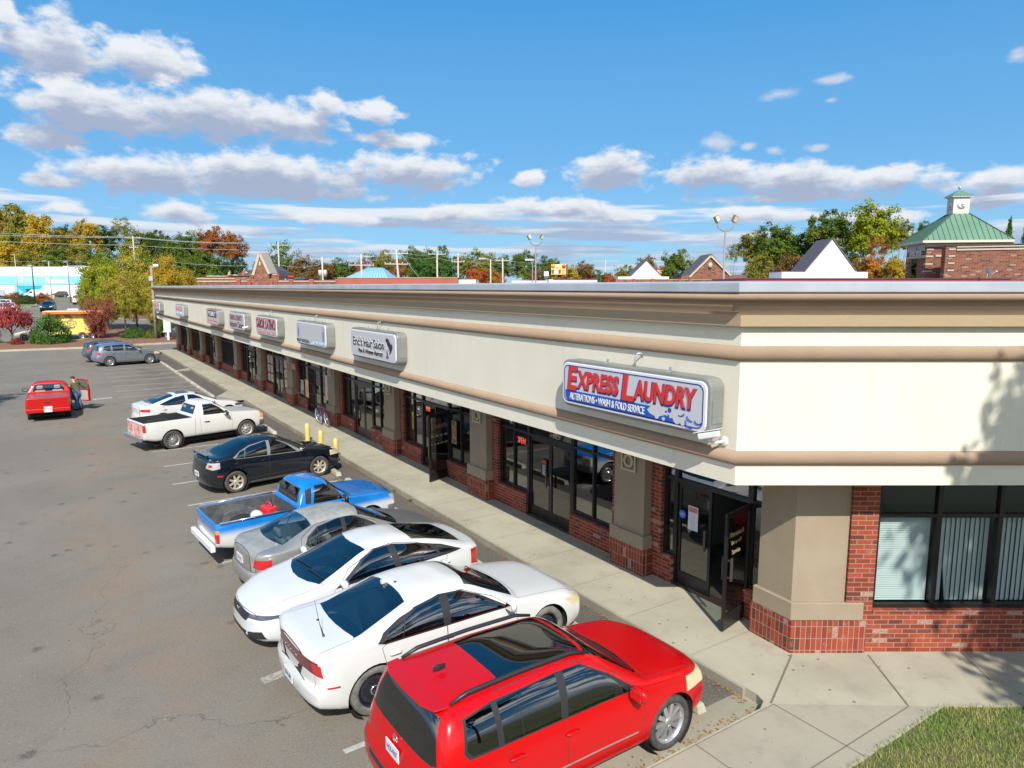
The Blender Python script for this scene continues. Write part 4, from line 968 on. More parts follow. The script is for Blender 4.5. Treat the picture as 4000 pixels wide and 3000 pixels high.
            for v_, i in vs.items(): nrm[i] = s.nrm[v_]
            me.normals_split_custom_set_from_vertices([tuple(q) for q in nrm])
        bm.free()
    def snapshot(s):
        s.bm.normal_update(); s.nrm = {v_: v_.normal.copy() for v_ in s.bm.verts}
def arc(cx, cz, r_, a0, a1, n): return [(cx + r_ * math.cos(R(a0 + (a1 - a0) * k / n)), cz + r_ * math.sin(R(a0 + (a1 - a0) * k / n))) for k in range(n + 1)]
def wheel(root, x_, y_, r_, w, spec, side, steer=0):
    tm, rm = spec.get('tyre', TYRE), spec.get('rim', RIMS); rr = spec.get('rr', .68) * r_; kind = spec.get('kind', 'spoke'); n = spec.get('n', 10)
    F = Matrix.Translation((x_, y_, r_)) @ Matrix.Rotation(steer, 4, 'Z') @ frame((0, 0, 0), (1, 0, 0), (0, 0, 1) if side < 0 else (0, 0, 1), (0, -1, 0) if side < 0 else (0, -1, 0))
    sg = 1 if side < 0 else -1      # outward along local z
    f = MB(); q = w / 2
    f.lathe([(rr, -q * .8), (rr + .02, -q), (r_ * .93, -q), (r_ * .985, -q * .82), (r_, -q * .5), (r_, q * .5), (r_ * .985, q * .82), (r_ * .93, q), (rr + .02, q), (rr, q * .8), (rr, -q * .8)], 36, 0, F)
    wo = f.build('wheel', tm, root)
    f = MB(); zo = sg * q * .62; zi = sg * q * .25
    f.lathe([(rr, sg * q * .8), (rr * .93, sg * q * .72), (rr * .90, zi), (rr * .88, zi - sg * .06)], 36, 0, F)
    f.lathe([(0, zi - sg * .08), (rr * .95, zi - sg * .08)], 30, 1, F)
    if kind == 'steel':
        f.lathe([(rr * .9, zi), (rr * .78, zo * .9), (rr * .55, zo * .75), (rr * .36, zo), (rr * .28, zo), (rr * .25, zo * 1.25), (0, zo * 1.3)], 36, 0, F)
        for k in range(n):
            a = 2 * math.pi * k / n; pts = [(rr * .68 + rr * .12 * math.cos(b_) * .8, rr * .13 * math.sin(b_)) for b_ in [i * math.pi / 5 for i in range(10)]]
            f.prism([(px * math.cos(a) - py * math.sin(a), px * math.sin(a) + py * math.cos(a)) for px, py in pts], zo * .86 - .004, zo * .86 + .006, 1, F)
        if spec.get('cap', True): f.lathe([(rr * .30, zo), (rr * .28, zo * 1.28), (rr * .18, zo * 1.34), (0, zo * 1.36)], 24, 2, F)
    else:
        w0, w1 = spec.get('sw', (.16, .10))
        for k in range(n):
            a = 2 * math.pi * k / n + spec.get('tw', 0); ca, sa = math.cos(a), math.sin(a)
            def P_(r0, t, z_): return (r0 * ca - t * sa, r0 * sa + t * ca, z_)
            a0, a1 = rr * .16, rr * .93; h0, h1 = rr * w0 / 2 * 2, rr * w1
            f.add([P_(a0, -h0, zo * .98), P_(a0, h0, zo * .98), P_(a1, h1, zo * .92), P_(a1, -h1, zo * .92), P_(a0, -h0, zi), P_(a0, h0, zi), P_(a1, h1, zi), P_(a1, -h1, zi)],
                  [(0, 1, 2, 3), (0, 4, 5, 1), (1, 5, 6, 2), (2, 6, 7, 3), (3, 7, 4, 0)], 0, mat=F)
        f.lathe([(rr * .95, sg * q * .78), (rr * .88, zo * .98), (rr * .88, zi)], 36, 0, F)
        f.lathe([(rr * .22, zi), (rr * .22, zo * 1.02), (rr * .15, zo * 1.1), (0, zo * 1.1)], 20, 0, F)
    f.build('rim', [rm, UNDER, CHROME if kind == 'steel' else rm], wo)
def seats(root, xs, ybase, z0, mat, w=.48, n=2, back=.58):
    for x_ in xs:
        for sy in ((-1, 1) if n == 2 else (0,)):
            f = MB(); y_ = sy * ybase
            f.box((x_ - .25, y_ - w / 2, z0), (x_ + .27, y_ + w / 2, z0 + .14)); F = Matrix.Translation((x_ - .25, y_, z0 + .1)) @ Matrix.Rotation(R(-14), 4, 'Y')
            f.box((-.06, -w / 2 + .02, 0), (.07, w / 2 - .02, back), 0, F); f.box((-.05, -.13, back + .03), (.05, .13, back + .22), 0, F)
            f.build('seat', mat, root, bevel=.05)
def std_car(name, P, pos, heading, label, cat='car', pm=None):
    root = empty(name, (pos[0], pos[1], hgt(*pos)), R(heading), label, cat, 'cars parked in front of the shops' if P.get('grp') is None else P['grp'])
    c = Car(P, root); c.snapshot_ready = True; X = c.X; hw = c.hw; fa, ra = P['fa'], P['fa'] + P['wb']; r_ = P['r']; zc = P.get('zc', 1.0)
    side = lambda c_: abs(c_.y) > hw * .62
    top = lambda c_: c_.z > P.get('ztopmin', .62)
    XS = lambda poly: [(X(a), b_) for a, b_ in poly]
    # base skin cuts, most general first
    for pnl in P.get('panels', []):           # (name, plane, poly, material or 'p', condition kind, split, gap)
        nm, pl, poly, mt, ck, sp = pnl[:6]
        if nm == 'side_window': poly = offpoly(poly, -.012)
        gap = pnl[6] if len(pnl) > 6 else .007
        if pl == 'xz': pp = XS(poly)
        elif pl == 'xy': pp = [(X(a), b_) for a, b_ in poly]
        else: pp = poly
        cond = {'side': side, 'top': top, 'rear': lambda c_: c_.x < X(P['L'] - P.get('rz', .45)), 'front': lambda c_: c_.x > X(P.get('fz', .6)), 'any': lambda c_: True, 'sider': lambda c_: abs(c_.y) > hw * .45,
                'glasstop': lambda c_: c_.z > P.get('zg', .9), 'backlight': lambda c_: c_.z > P.get('zg', .9) and c_.x < 0}[ck]
        tg = (nm, mt, sp) if len(pnl) < 8 else (nm, mt, sp, pnl[7])
        if gap > 0: c.panel(pp, pl, cond, tg, gap)
        else: c.cut(pp, pl, cond, tg)
    ar = P.get('ra', r_ + .055); liners = []
    liner = None
    for ax in (fa, ra):
        poly = [(X(ax) + ar * math.cos(R(a)), r_ + .01 + ar * math.sin(R(a)) * P.get('archy', 1.0)) for a in range(0, 360, 12)]
        if P.get('flare'): c.cut(offpoly(poly, -P['flare']), 'xz', lambda c_: abs(c_.y) > hw * .6, ('wheel_arch_trim', P.get('flarem', TRIM), True, ax))
        c.cut(poly, 'xz', lambda c_: abs(c_.y) > hw * .5, delete=True)
        for sy in (-1, 1):
            y0, y1 = sy * hw * .50, sy * (hw * .955)
            F = frame((X(ax), 0, r_ + .01), (1, 0, 0), (0, 0, 1), (0, -1, 0))
            lm_ = MB(); lm_.lathe([(0.001, -y0), (ar, -y0), (ar, -y1)], 30, 0, F); liners.append(lm_)
    c.snapshot(); c.bvh(); 
    c.finish(pm)
    for lm_ in liners: lm_.build('wheel_arch_liner', UNDER, root)
    f = MB(); f.box((X(P['L'] - .5), -hw * .72, .17), (X(.45), hw * .72, .27)); f.build('underbody', UNDER, root)
    tw = P.get('tw', .22); ty = hw - tw / 2 - P.get('inset', .035)
    for ax in (fa, ra):
        for sy in (-1, 1): wheel(root, X(ax), sy * ty, r_, tw, P['wheel'] if ax == fa or 'wheel2' not in P else P['wheel2'], sy, R(P.get('steer', 0)) if ax == fa else 0)
    # handles, mirrors
    for hx, hz, hm in P.get('handles', []):
        for sy in (-1, 1):
            p_, n_ = c.hit((X(hx), sy * 2, hz), (0, -sy, 0))
            if p_ is None: continue
            f = MB(); f.tube([(X(hx) - .10, p_.y - sy * .004, hz), (X(hx) - .07, p_.y + sy * .022, hz + .005), (X(hx) + .07, p_.y + sy * .022, hz + .005), (X(hx) + .10, p_.y - sy * .004, hz)], [.012, .016, .016, .012], 8); f.build('door_handle', pm if hm == 'p' else hm, root)
    if 'mirror' in P:
        mx, mz, mm = P['mirror']; ms = P.get('msize', 1.0)
        for sy in (-1, 1):
            p_, n_ = c.hit((X(mx), sy * 2, mz), (0, -sy, 0)); y_ = (p_.y if p_ else sy * hw * .9)
            yc = y_ + sy * .12 * ms
            prof = [(.001, -.10), (.055, -.09), (.08, -.03), (.082, .05), (.06, .09), (.001, .10)]
            f = MB(); F = Matrix.Translation((X(mx) + .01, yc, mz + .05)) @ Matrix.Diagonal((.62 * ms, 1.0 * ms, .95 * ms, 1)) @ frame((0, 0, 0), (0, 0, 1), (1, 0, 0), (0, 1, 0)); f.lathe([(a * 1.0, b_ * 1.1) for a, b_ in prof], 18, 0, F)
            mo = f.build('mirror', pm if mm == 'p' else mm, root)
            f = MB(); f.tube([(X(mx) + .02, y_ - sy * .03, mz - .02), (X(mx) + .01, yc, mz + .01)], .025, 8); f.build('mirror_arm', TRIM, mo)
            f = MB(); f.box((X(mx) - .042 * ms, yc - .075 * ms, mz - .0), (X(mx) - .046 * ms, yc + .075 * ms, mz + .10 * ms)); f.build('mirror_glass', CHROME, mo)
    return c, root, X
def plate(c, root, X, z_, rear=True, s_='', mat=PLATE):
    x0 = -9 if rear else 9
    p_, n_ = c.hit((x0, 0, z_), (1 if rear else -1, 0, 0))
    if p_ is None: return
    sg = -1 if rear else 1; x1 = p_.x + sg * .012
    f = MB(); f.box((x1 - .006, -.155, z_ - .075), (x1 + .006, .155, z_ + .075)); o = f.build('licence_plate', mat, root)
    if s_: text_obj('lettering', s_, .25, .065, NAVY, frame((x1 + sg * .008, 0, z_), (0, -sg * -1 if False else (sg), 0), (0, 0, 1), (sg, 0, 0)), o, .001)
def dashboard(root, x_, z_, w, wheel_y=.36, seatx=None):
    f = MB(); f.box((x_ - .25, -w, z_ - .22), (x_ + .35, w, z_)); f.build('dashboard', SEATD, root, bevel=.04)
    f = MB(); F = Matrix.Translation((x_ - .36, wheel_y, z_ + .02)) @ Matrix.Rotation(R(65), 4, 'Y'); 
    f.tube([(.18 * math.cos(a), .18 * math.sin(a), 0) for a in [k * math.pi / 8 for k in range(17)]], .014, 6, 0, True, F); f.tube([(0, -.17, 0), (0, .17, 0)], .018, 6, 0, True, F); f.build('steering_wheel', SEATD, root)
def wipers(c, root, X, q0, q1, ys=((-.55, .05), (.05, .6))):
    f = MB()
    for a, b_ in ys:
        pts = []
        for k in range(6):
            y_ = a + (b_ - a) * k / 5; qq = q0 + (q1 - q0) * k / 5
            p_, n_ = c.hit((X(qq), y_, 3), (0, 0, -1))
            if p_: pts.append(p_ + n_ * .018)
        if len(pts) > 2: f.tube(pts, .009, 5)
    f.build('wiper', TRIM, root)
# ---- profiles (distances measured from the nose, heights from the ground)
def mirrored(pts): return pts + [(a, -b_) for a, b_ in pts[::-1]]
def wedge(s0, w0, s1, w1, bow0=.0, bow1=.0):
    """top-view quad between two lines across the car, each bowed"""
    a = [(s0 - bow0 * (1 - (y_ / w0) ** 2), y_) for y_ in (w0, w0 * .6, w0 * .2, -w0 * .2, -w0 * .6, -w0)]
    b_ = [(s1 - bow1 * (1 - (y_ / w1) ** 2), y_) for y_ in (-w1, -w1 * .6, -w1 * .2, w1 * .2, w1 * .6, w1)]
    return a + b_
CHG = dict(L=5.08, W=1.84, fa=.96, wb=3.05, r=.365, tw=.22, tumble=.42,
    top=[(0, .70), (.05, .76), (.35, .90), (1.40, 1.03), (1.50, 1.045), (2.25, 1.42), (2.55, 1.475), (3.0, 1.48), (3.35, 1.44), (4.12, 1.145), (4.30, 1.125), (4.9, 1.10), (5.02, 1.07), (5.08, .98)],
    belt=[(0, .62), (.5, .78), (1.4, .93), (2.2, .955), (3.6, .99), (4.2, 1.03), (4.9, 1.04), (5.08, .98)], bot=[(0, .30), (.5, .20), (2, .19), (4.4, .20), (5.08, .32)],
    half=[(0, .86), (.5, .93), (1.2, .945), (2.0, .925), (3.2, .94), (4.0, .955), (4.7, .93), (5.08, .86)], n=[(0, 3.2), (1.4, 3.2), (2.2, 3.8), (3.4, 3.6), (4.2, 3.2), (5.08, 3.2)],
    fbend=[(.2, .10), (.45, 0), (.65, .0), (.8, .08), (1, .2)], rbend=[(.2, .14), (.38, .02), (.58, .0), (.66, .06), (.95, .05), (1.08, .02)], fcurve=.26, rcurve=.16, zg=1.0,
    handles=[(2.85, .83, 'p'), (3.72, .86, 'p')], mirror=(1.78, .98, 'p'), wheel=dict(kind='steel', rim=RIMB, tyre=TYRED, rr=.68, n=5),
    panels=[('hood', 'xy', wedge(.10, .70, 1.52, .80, .12, .16), 'p', 'top', False), ('trunk_lid', 'xy', wedge(4.26, .68, 5.02, .74, .16, .0), 'p', 'top', False),
     ('front_door', 'xz', [(1.62, .92), (1.56, .60), (1.62, .28), (2.86, .28), (2.86, .95), (2.86, 1.385), (2.45, 1.36), (1.95, 1.16)], 'p', 'side', True),
     ('rear_door', 'xz', [(2.86, .28), (3.58, .28), (3.66, .50), (3.86, .72), (3.92, .98), (3.60, 1.20), (3.30, 1.33), (2.86, 1.385)], 'p', 'side', True),
     ('window_trim', 'xz', [(1.70, .965), (2.86, .99), (3.85, 1.02), (3.98, 1.06), (3.86, 1.15), (3.55, 1.26), (3.25, 1.335), (2.9, 1.38), (2.5, 1.365), (2.2, 1.25)], TRIM, 'side', True, 0),
     ('side_window', 'xz', [(1.86, 1.00), (2.78, 1.02), (2.72, 1.345), (2.5, 1.335), (2.26, 1.24)], GLT, 'side', True, 0, 'f'),
     ('side_window', 'xz', [(2.92, 1.025), (3.56, 1.045), (3.48, 1.22), (3.25, 1.305), (2.9, 1.345)], GLT, 'side', True, 0, 'r'),
     ('side_window', 'xz', [(3.60, 1.047), (3.86, 1.058), (3.76, 1.145), (3.53, 1.205)], GLT, 'side', True, 0, 'q'),
     ('windshield', 'xy', wedge(1.56, .72, 2.36, .56, .16, .10), GLT, 'glasstop', False, 0), ('rear_window', 'xy', wedge(3.38, .56, 4.24, .66, .04, -.08), GLT, 'backlight', False, 0),
     ('taillight', 'yz', [(-.87, .80), (-.80, .99), (.80, .99), (.87, .80), (.55, .815), (-.55, .815)], TLD, 'rear', False, 0), ('taillight_lens', 'yz', [(-.87, .795), (-.84, .96), (-.66, .965), (-.70, .83)], TLR, 'rear', False, 0, 'l'), ('taillight_lens', 'yz', [(.87, .795), (.84, .96), (.66, .965), (.70, .83)], TLR, 'rear', False, 0, 'r'),
     ('side_marker', 'xz', [(4.62, .62), (4.82, .63), (4.82, .655), (4.62, .65)], TLR, 'side', True, 0), ('headlight', 'yz', [(.50, .60), (.50, .72), (.90, .78), (.90, .63)], HLY, 'front', False, 0, 'l'), ('headlight', 'yz', [(-.50, .60), (-.50, .72), (-.90, .78), (-.90, .63)], HLY, 'front', False, 0, 'r'),
     ('bumper_valance', 'yz', [(-1, .2), (-1, .30), (1, .30), (1, .2)], TRIM, 'rear', False, 0)])
CIV = dict(L=4.65, W=1.80, fa=.90, wb=2.70, r=.325, tw=.215, tumble=.40,
    top=[(0, .66), (.05, .72), (.4, .84), (1.05, .95), (1.15, .97), (2.0, 1.36), (2.4, 1.415), (2.8, 1.40), (3.3, 1.30), (4.15, 1.07), (4.45, 1.04), (4.6, 1.02), (4.65, .95)],
    belt=[(0, .58), (.5, .72), (1.2, .86), (2.2, .90), (3.4, .95), (4.2, .98), (4.65, .92)], bot=[(0, .24), (.5, .17), (2, .17), (4.1, .18), (4.65, .30)],
    half=[(0, .78), (.5, .88), (1.2, .895), (2.0, .875), (3.0, .885), (3.8, .90), (4.3, .87), (4.65, .78)], n=[(0, 3.0), (1.1, 3.0), (2.0, 3.5), (3.0, 3.4), (4.65, 3.0)],
    fbend=[(.15, .12), (.3, .0), (.55, .02), (.68, .06), (.8, .18), (1, .3)], rbend=[(.2, .14), (.45, .0), (.70, .06), (1.0, .06)], fcurve=.36, rcurve=.24, zg=.94,
    handles=[(2.75, .80, 'p'), (3.55, .84, 'p')], mirror=(1.52, .92, 'p'), wheel=dict(rim=RIMD, n=10), steer=0,
    panels=[('hood', 'xy', wedge(.16, .62, 1.24, .76, .10, .14), 'p', 'top', False), ('trunk_lid', 'xy', wedge(4.14, .62, 4.58, .66, .12, .02), 'p', 'top', False),
     ('front_door', 'xz', [(1.38, .86), (1.32, .6), (1.36, .26), (2.60, .26), (2.62, .9), (2.60, 1.34), (2.2, 1.31), (1.7, 1.12)], 'p', 'side', True),
     ('rear_door', 'xz', [(2.60, .26), (3.22, .26), (3.28, .5), (3.50, .72), (3.60, .95), (3.35, 1.17), (3.05, 1.27), (2.60, 1.34)], 'p', 'side', True),
     ('window_trim', 'xz', [(1.40, .875), (2.6, .925), (3.6, .985), (3.98, 1.02), (3.55, 1.15), (3.1, 1.25), (2.6, 1.325), (2.25, 1.315), (1.95, 1.21)], TRIM, 'side', True, 0),
     ('side_window', 'xz', [(1.62, .92), (2.53, .955), (2.47, 1.295), (2.25, 1.285), (2.0, 1.19)], GLD, 'side', True, 0, 'f'), ('side_window', 'xz', [(2.67, .965), (3.42, 1.0), (3.30, 1.18), (3.05, 1.24), (2.63, 1.295)], GLD, 'side', True, 0, 'r'),
     ('side_window', 'xz', [(3.48, 1.005), (3.86, 1.02), (3.42, 1.15)], GLD, 'side', True, 0, 'q'),
     ('windshield', 'xy', wedge(1.18, .68, 2.10, .53, .18, .10), GLT, 'glasstop', False, 0), ('rear_window', 'xy', wedge(3.02, .52, 4.10, .58, .03, -.06), GLD, 'backlight', False, 0),
     ('taillight', 'yz', [(.52, .78), (.60, .92), (.90, .96), (.92, .70), (.78, .62), (.74, .76)], TLR, 'rear', False, 0, 'l'), ('taillight', 'yz', [(-.52, .78), (-.60, .92), (-.90, .96), (-.92, .70), (-.78, .62), (-.74, .76)], TLR, 'rear', False, 0, 'r'),
     ('grille', 'yz', [(-.60, .60), (-.60, .655), (.60, .655), (.60, .60), (.42, .585), (.36, .52), (-.36, .52), (-.42, .585)], TRIM, 'front', False, 0),
     ('headlight', 'yz', [(.42, .59), (.42, .65), (.84, .685), (.88, .64), (.7, .60)], HLD, 'front', False, 0, 'l'), ('headlight', 'yz', [(-.42, .59), (-.42, .65), (-.84, .685), (-.88, .64), (-.7, .60)], HLD, 'front', False, 0, 'r'),
     ('fog_light_surround', 'yz', [(.45, .26), (.42, .36), (.72, .42), (.78, .30)], TRIM, 'front', False, 0, 'l'), ('fog_light_surround', 'yz', [(-.45, .26), (-.42, .36), (-.72, .42), (-.78, .30)], TRIM, 'front', False, 0, 'r'),
     ('lower_grille', 'yz', [(-.34, .24), (-.40, .36), (.40, .36), (.34, .24)], TRIM, 'front', False, 0), ('bumper_valance', 'yz', [(-1, .1), (-1, .205), (1, .205), (1, .1)], TRIM, 'front', False, 0)])
SEN = dict(L=4.50, W=1.70, fa=.90, wb=2.535, r=.31, tw=.195, tumble=.42,
    top=[(0, .64), (.05, .70), (.4, .80), (1.10, .94), (1.2, .96), (1.98, 1.36), (2.3, 1.41), (2.9, 1.40), (3.05, 1.37), (3.70, 1.07), (3.85, 1.045), (4.35, 1.02), (4.46, .98), (4.5, .92)],
    belt=[(0, .58), (.5, .70), (1.2, .84), (2.2, .875), (3.4, .91), (4.2, .93), (4.5, .88)], bot=[(0, .26), (.5, .19), (2, .18), (4.0, .20), (4.5, .30)],
    half=[(0, .74), (.5, .835), (1.2, .85), (2.0, .835), (3.0, .845), (3.8, .845), (4.2, .82), (4.5, .72)], n=[(0, 2.9), (1.1, 2.9), (2.0, 3.2), (3.0, 3.2), (4.5, 2.8)],
    rbend=[(.2, .10), (.38, .0), (.55, .0), (.62, .05), (1.0, .08)], fcurve=.34, rcurve=.26, zg=.93, handles=[(2.62, .78, 'p'), (3.42, .80, 'p')], mirror=(1.52, .90, TRIM), wheel=dict(n=6),
    panels=[('hood', 'xy', wedge(.14, .60, 1.24, .72, .10, .14), M('bare_hood_grey', (.085, .087, .085), .75, c2=(.07, .07, .07)), 'top', False), ('trunk_lid', 'xy', wedge(3.80, .58, 4.42, .62, .14, .04), M('faded_silver', (.25, .255, .25), .5, c2=(.19, .195, .19), vs=5), 'top', False),
     ('roof_panel', 'xy', wedge(1.96, .55, 3.06, .55, .06, .0), M('faded_roof', (.25, .255, .245), .6, c2=(.19, .195, .19), vs=5), 'glasstop', False, 0),
     ('front_door', 'xz', [(1.42, .84), (1.36, .6), (1.40, .27), (2.50, .27), (2.52, .9), (2.46, 1.335), (2.2, 1.32), (1.72, 1.12)], 'p', 'side', True),
     ('rear_door', 'xz', [(2.50, .27), (3.06, .27), (3.12, .48), (3.30, .66), (3.42, .93), (3.34, 1.12), (3.02, 1.28), (2.46, 1.335)], 'p', 'side', True),
     ('window_trim', 'xz', [(1.46, .885), (2.5, .915), (3.22, .94), (3.30, 1.00), (3.22, 1.12), (2.98, 1.25), (2.45, 1.315), (2.20, 1.305), (1.92, 1.18)], TRIM, 'side', True, 0),
     ('side_window', 'xz', [(1.66, .915), (2.43, .935), (2.36, 1.29), (2.20, 1.28), (1.96, 1.165)], GLC, 'side', True, 0, 'f'), ('side_window', 'xz', [(2.54, .94), (3.02, .955), (2.96, 1.225), (2.48, 1.29)], GLC, 'side', True, 0, 'r'), ('side_window', 'xz', [(3.06, .957), (3.23, .97), (3.18, 1.10), (3.01, 1.19)], GLC, 'side', True, 0, 'q'),
     ('windshield', 'xy', wedge(1.22, .66, 2.06, .52, .16, .10), GLC, 'glasstop', False, 0), ('rear_window', 'xy', wedge(3.08, .53, 3.74, .62, .02, -.12), GLC, 'backlight', False, 0),
     ('taillight', 'yz', [(.55, .70), (.58, .86), (.83, .87), (.87, .72), (.75, .69)], TLR, 'rear', False, 0, 'l'), ('taillight', 'yz', [(-.55, .70), (-.58, .86), (-.83, .87), (-.87, .72), (-.75, .69)], TLR, 'rear', False, 0, 'r'),
     ('headlight', 'yz', [(.42, .56), (.44, .68), (.80, .70), (.82, .58)], HLC, 'front', False, 0, 'l'), ('headlight', 'yz', [(-.42, .56), (-.44, .68), (-.80, .70), (-.82, .58)], HLC, 'front', False, 0, 'r'), ('bumper_seam', 'yz', [(-1, .615), (1, .615), (1, .625), (-1, .625)], SEAM, 'rear', False, 0)])
MAZ = dict(L=4.54, W=1.74, fa=.95, wb=2.64, r=.325, tw=.21, tumble=.42,
    top=[(0, .66), (.05, .72), (.4, .84), (1.15, .98), (1.25, 1.0), (2.05, 1.40), (2.45, 1.465), (2.9, 1.455), (3.15, 1.40), (3.92, 1.12), (4.05, 1.10), (4.42, 1.09), (4.5, 1.05), (4.54, .96)],
    belt=[(0, .58), (.5, .74), (1.2, .88), (2.2, .91), (3.4, .97), (4.2, 1.0), (4.54, .92)], bot=[(0, .25), (.5, .18), (2, .16), (4.1, .19), (4.54, .28)],
    half=[(0, .77), (.5, .865), (1.2, .875), (2.0, .86), (3.0, .865), (3.8, .875), (4.2, .85), (4.54, .76)], n=[(0, 3.0), (1.1, 3.0), (2.0, 3.2), (3.0, 3.2), (4.54, 2.9)],
    fcurve=.36, rcurve=.24, zg=.97, handles=[(2.72, .84, 'p'), (3.52, .87, 'p')], mirror=(1.56, .95, 'p'), wheel=dict(rim=M('alloy_champagne', (.55, .50, .42), .35, metal=.5), n=7, sw=(.14, .12)),
    panels=[('hood', 'xy', wedge(.16, .62, 1.30, .74, .12, .14), 'p', 'top', False), ('trunk_lid', 'xy', wedge(4.02, .60, 4.46, .64, .12, .02), 'p', 'top', False),
     ('front_door', 'xz', [(1.46, .88), (1.40, .6), (1.44, .27), (2.60, .27), (2.62, .9), (2.56, 1.385), (2.25, 1.36), (1.76, 1.15)], 'p', 'side', True),
     ('rear_door', 'xz', [(2.60, .27), (3.20, .27), (3.28, .5), (3.46, .70), (3.55, .98), (3.38, 1.20), (3.10, 1.31), (2.56, 1.385)], 'p', 'side', True),
     ('window_trim', 'xz', [(1.48, .915), (2.6, .955), (3.55, .995), (3.66, 1.05), (3.42, 1.18), (3.08, 1.30), (2.55, 1.37), (2.26, 1.355), (1.96, 1.22)], M('window_trim_grey', (.16, .165, .17), .4), 'side', True, 0),
     ('side_window', 'xz', [(1.72, .955), (2.52, .98), (2.45, 1.34), (2.26, 1.325), (2.0, 1.20)], GLD, 'side', True, 0, 'f'), ('side_window', 'xz', [(2.64, .985), (3.30, 1.01), (3.22, 1.215), (3.06, 1.27), (2.57, 1.34)], GLD, 'side', True, 0, 'r'), ('side_window', 'xz', [(3.34, 1.012), (3.56, 1.03), (3.40, 1.16), (3.27, 1.195)], GLD, 'side', True, 0, 'q'),
     ('windshield', 'xy', wedge(1.28, .68, 2.14, .54, .18, .10), GLT, 'glasstop', False, 0), ('rear_window', 'xy', wedge(3.12, .53, 3.96, .60, .02, -.10), GLD, 'backlight', False, 0),
     ('taillight', 'yz', [(.50, .80), (.56, .95), (.86, .97), (.90, .82), (.78, .77)], HLC, 'rear', False, 0, 'l'), ('taillight', 'yz', [(-.50, .80), (-.56, .95), (-.86, .97), (-.90, .82), (-.78, .77)], HLC, 'rear', False, 0, 'r'), ('taillight_lens', 'yz', [(.60, .83), (.62, .90), (.74, .91), (.74, .84)], TLR, 'rear', False, 0, 'l'), ('taillight_lens', 'yz', [(-.60, .83), (-.62, .90), (-.74, .91), (-.74, .84)], TLR, 'rear', False, 0, 'r'),
     ('side_marker', 'xz', [(4.02, .55), (4.20, .555), (4.20, .595), (4.02, .59)], TLR, 'side', True, 0), ('headlight', 'yz', [(.44, .60), (.46, .73), (.88, .80), (.90, .64)], HLY, 'front', False, 0, 'l'), ('headlight', 'yz', [(-.44, .60), (-.46, .73), (-.88, .80), (-.90, .64)], HLY, 'front', False, 0, 'r'),
     ('sill_skirt', 'xz', [(1.38, .15), (1.40, .27), (3.18, .27), (3.20, .15)], M('skirt_grey', (.10, .105, .11), .5), 'side', True, 0)])
LEX = dict(CIV); LEX.update(L=4.68, W=1.81, fa=.90, wb=2.80, r=.335,
    top=[(0, .62), (.05, .68), (.4, .86), (1.2, .99), (1.3, 1.01), (2.1, 1.38), (2.45, 1.43), (2.9, 1.42), (3.2, 1.36), (4.0, 1.12), (4.2, 1.09), (4.5, 1.075), (4.63, 1.04), (4.68, .95)],
    mirror=(1.62, .96, 'p'), handles=[(2.85, .82, 'p'), (3.62, .86, 'p')], zg=.97, wheel=dict(rim=RIMD, n=10),
    belt=[(0, .58), (.5, .74), (1.3, .90), (2.2, .92), (3.4, .97), (4.2, 1.0), (4.68, .92)],
    panels=[('hood', 'xy', wedge(.16, .62, 1.36, .76, .10, .14), 'p', 'top', False), ('trunk_lid', 'xy', wedge(4.16, .62, 4.60, .66, .12, .02), 'p', 'top', False),
     ('sunroof', 'xy', wedge(2.42, .42, 2.95, .42, .02, .02), GLD, 'glasstop', False, 0),
     ('front_door', 'xz', [(1.50, .88), (1.44, .6), (1.48, .27), (2.68, .27), (2.70, .9), (2.66, 1.355), (2.3, 1.33), (1.82, 1.15)], 'p', 'side', True),
     ('rear_door', 'xz', [(2.68, .27), (3.30, .27), (3.36, .5), (3.56, .72), (3.66, .98), (3.45, 1.18), (3.12, 1.29), (2.66, 1.355)], 'p', 'side', True),
     ('side_window', 'xz', [(1.78, .975), (2.62, .99), (2.56, 1.325), (2.3, 1.31), (2.1, 1.22)], GLD, 'side', True, 0, 'f'), ('side_window', 'xz', [(2.74, .992), (3.50, 1.01), (3.78, 1.07), (3.45, 1.17), (3.08, 1.27), (2.70, 1.325)], GLD, 'side', True, 0, 'r'),
     ('windshield', 'xy', wedge(1.36, .70, 2.2, .54, .18, .10), GLT, 'glasstop', False, 0), ('rear_window', 'xy', wedge(3.12, .52, 4.02, .60, .03, -.10), GLT, 'backlight', False, 0),
     ('taillight', 'yz', [(.46, .82), (.62, .92), (.88, .93), (.92, .78), (.8, .80)], TLR, 'rear', False, 0, 'l'), ('taillight', 'yz', [(-.46, .82), (-.62, .92), (-.88, .93), (-.92, .78), (-.8, .80)], TLR, 'rear', False, 0, 'r'),
     ('headlight', 'yz', [(.46, .62), (.48, .70), (.88, .76), (.9, .66)], HLD, 'front', False, 0, 'l'), ('headlight', 'yz', [(-.46, .62), (-.48, .70), (-.88, .76), (-.9, .66)], HLD, 'front', False, 0, 'r'), ('grille', 'yz', [(-.3, .30), (-.22, .64), (.22, .64), (.3, .30)], TRIM, 'front', False, 0)])
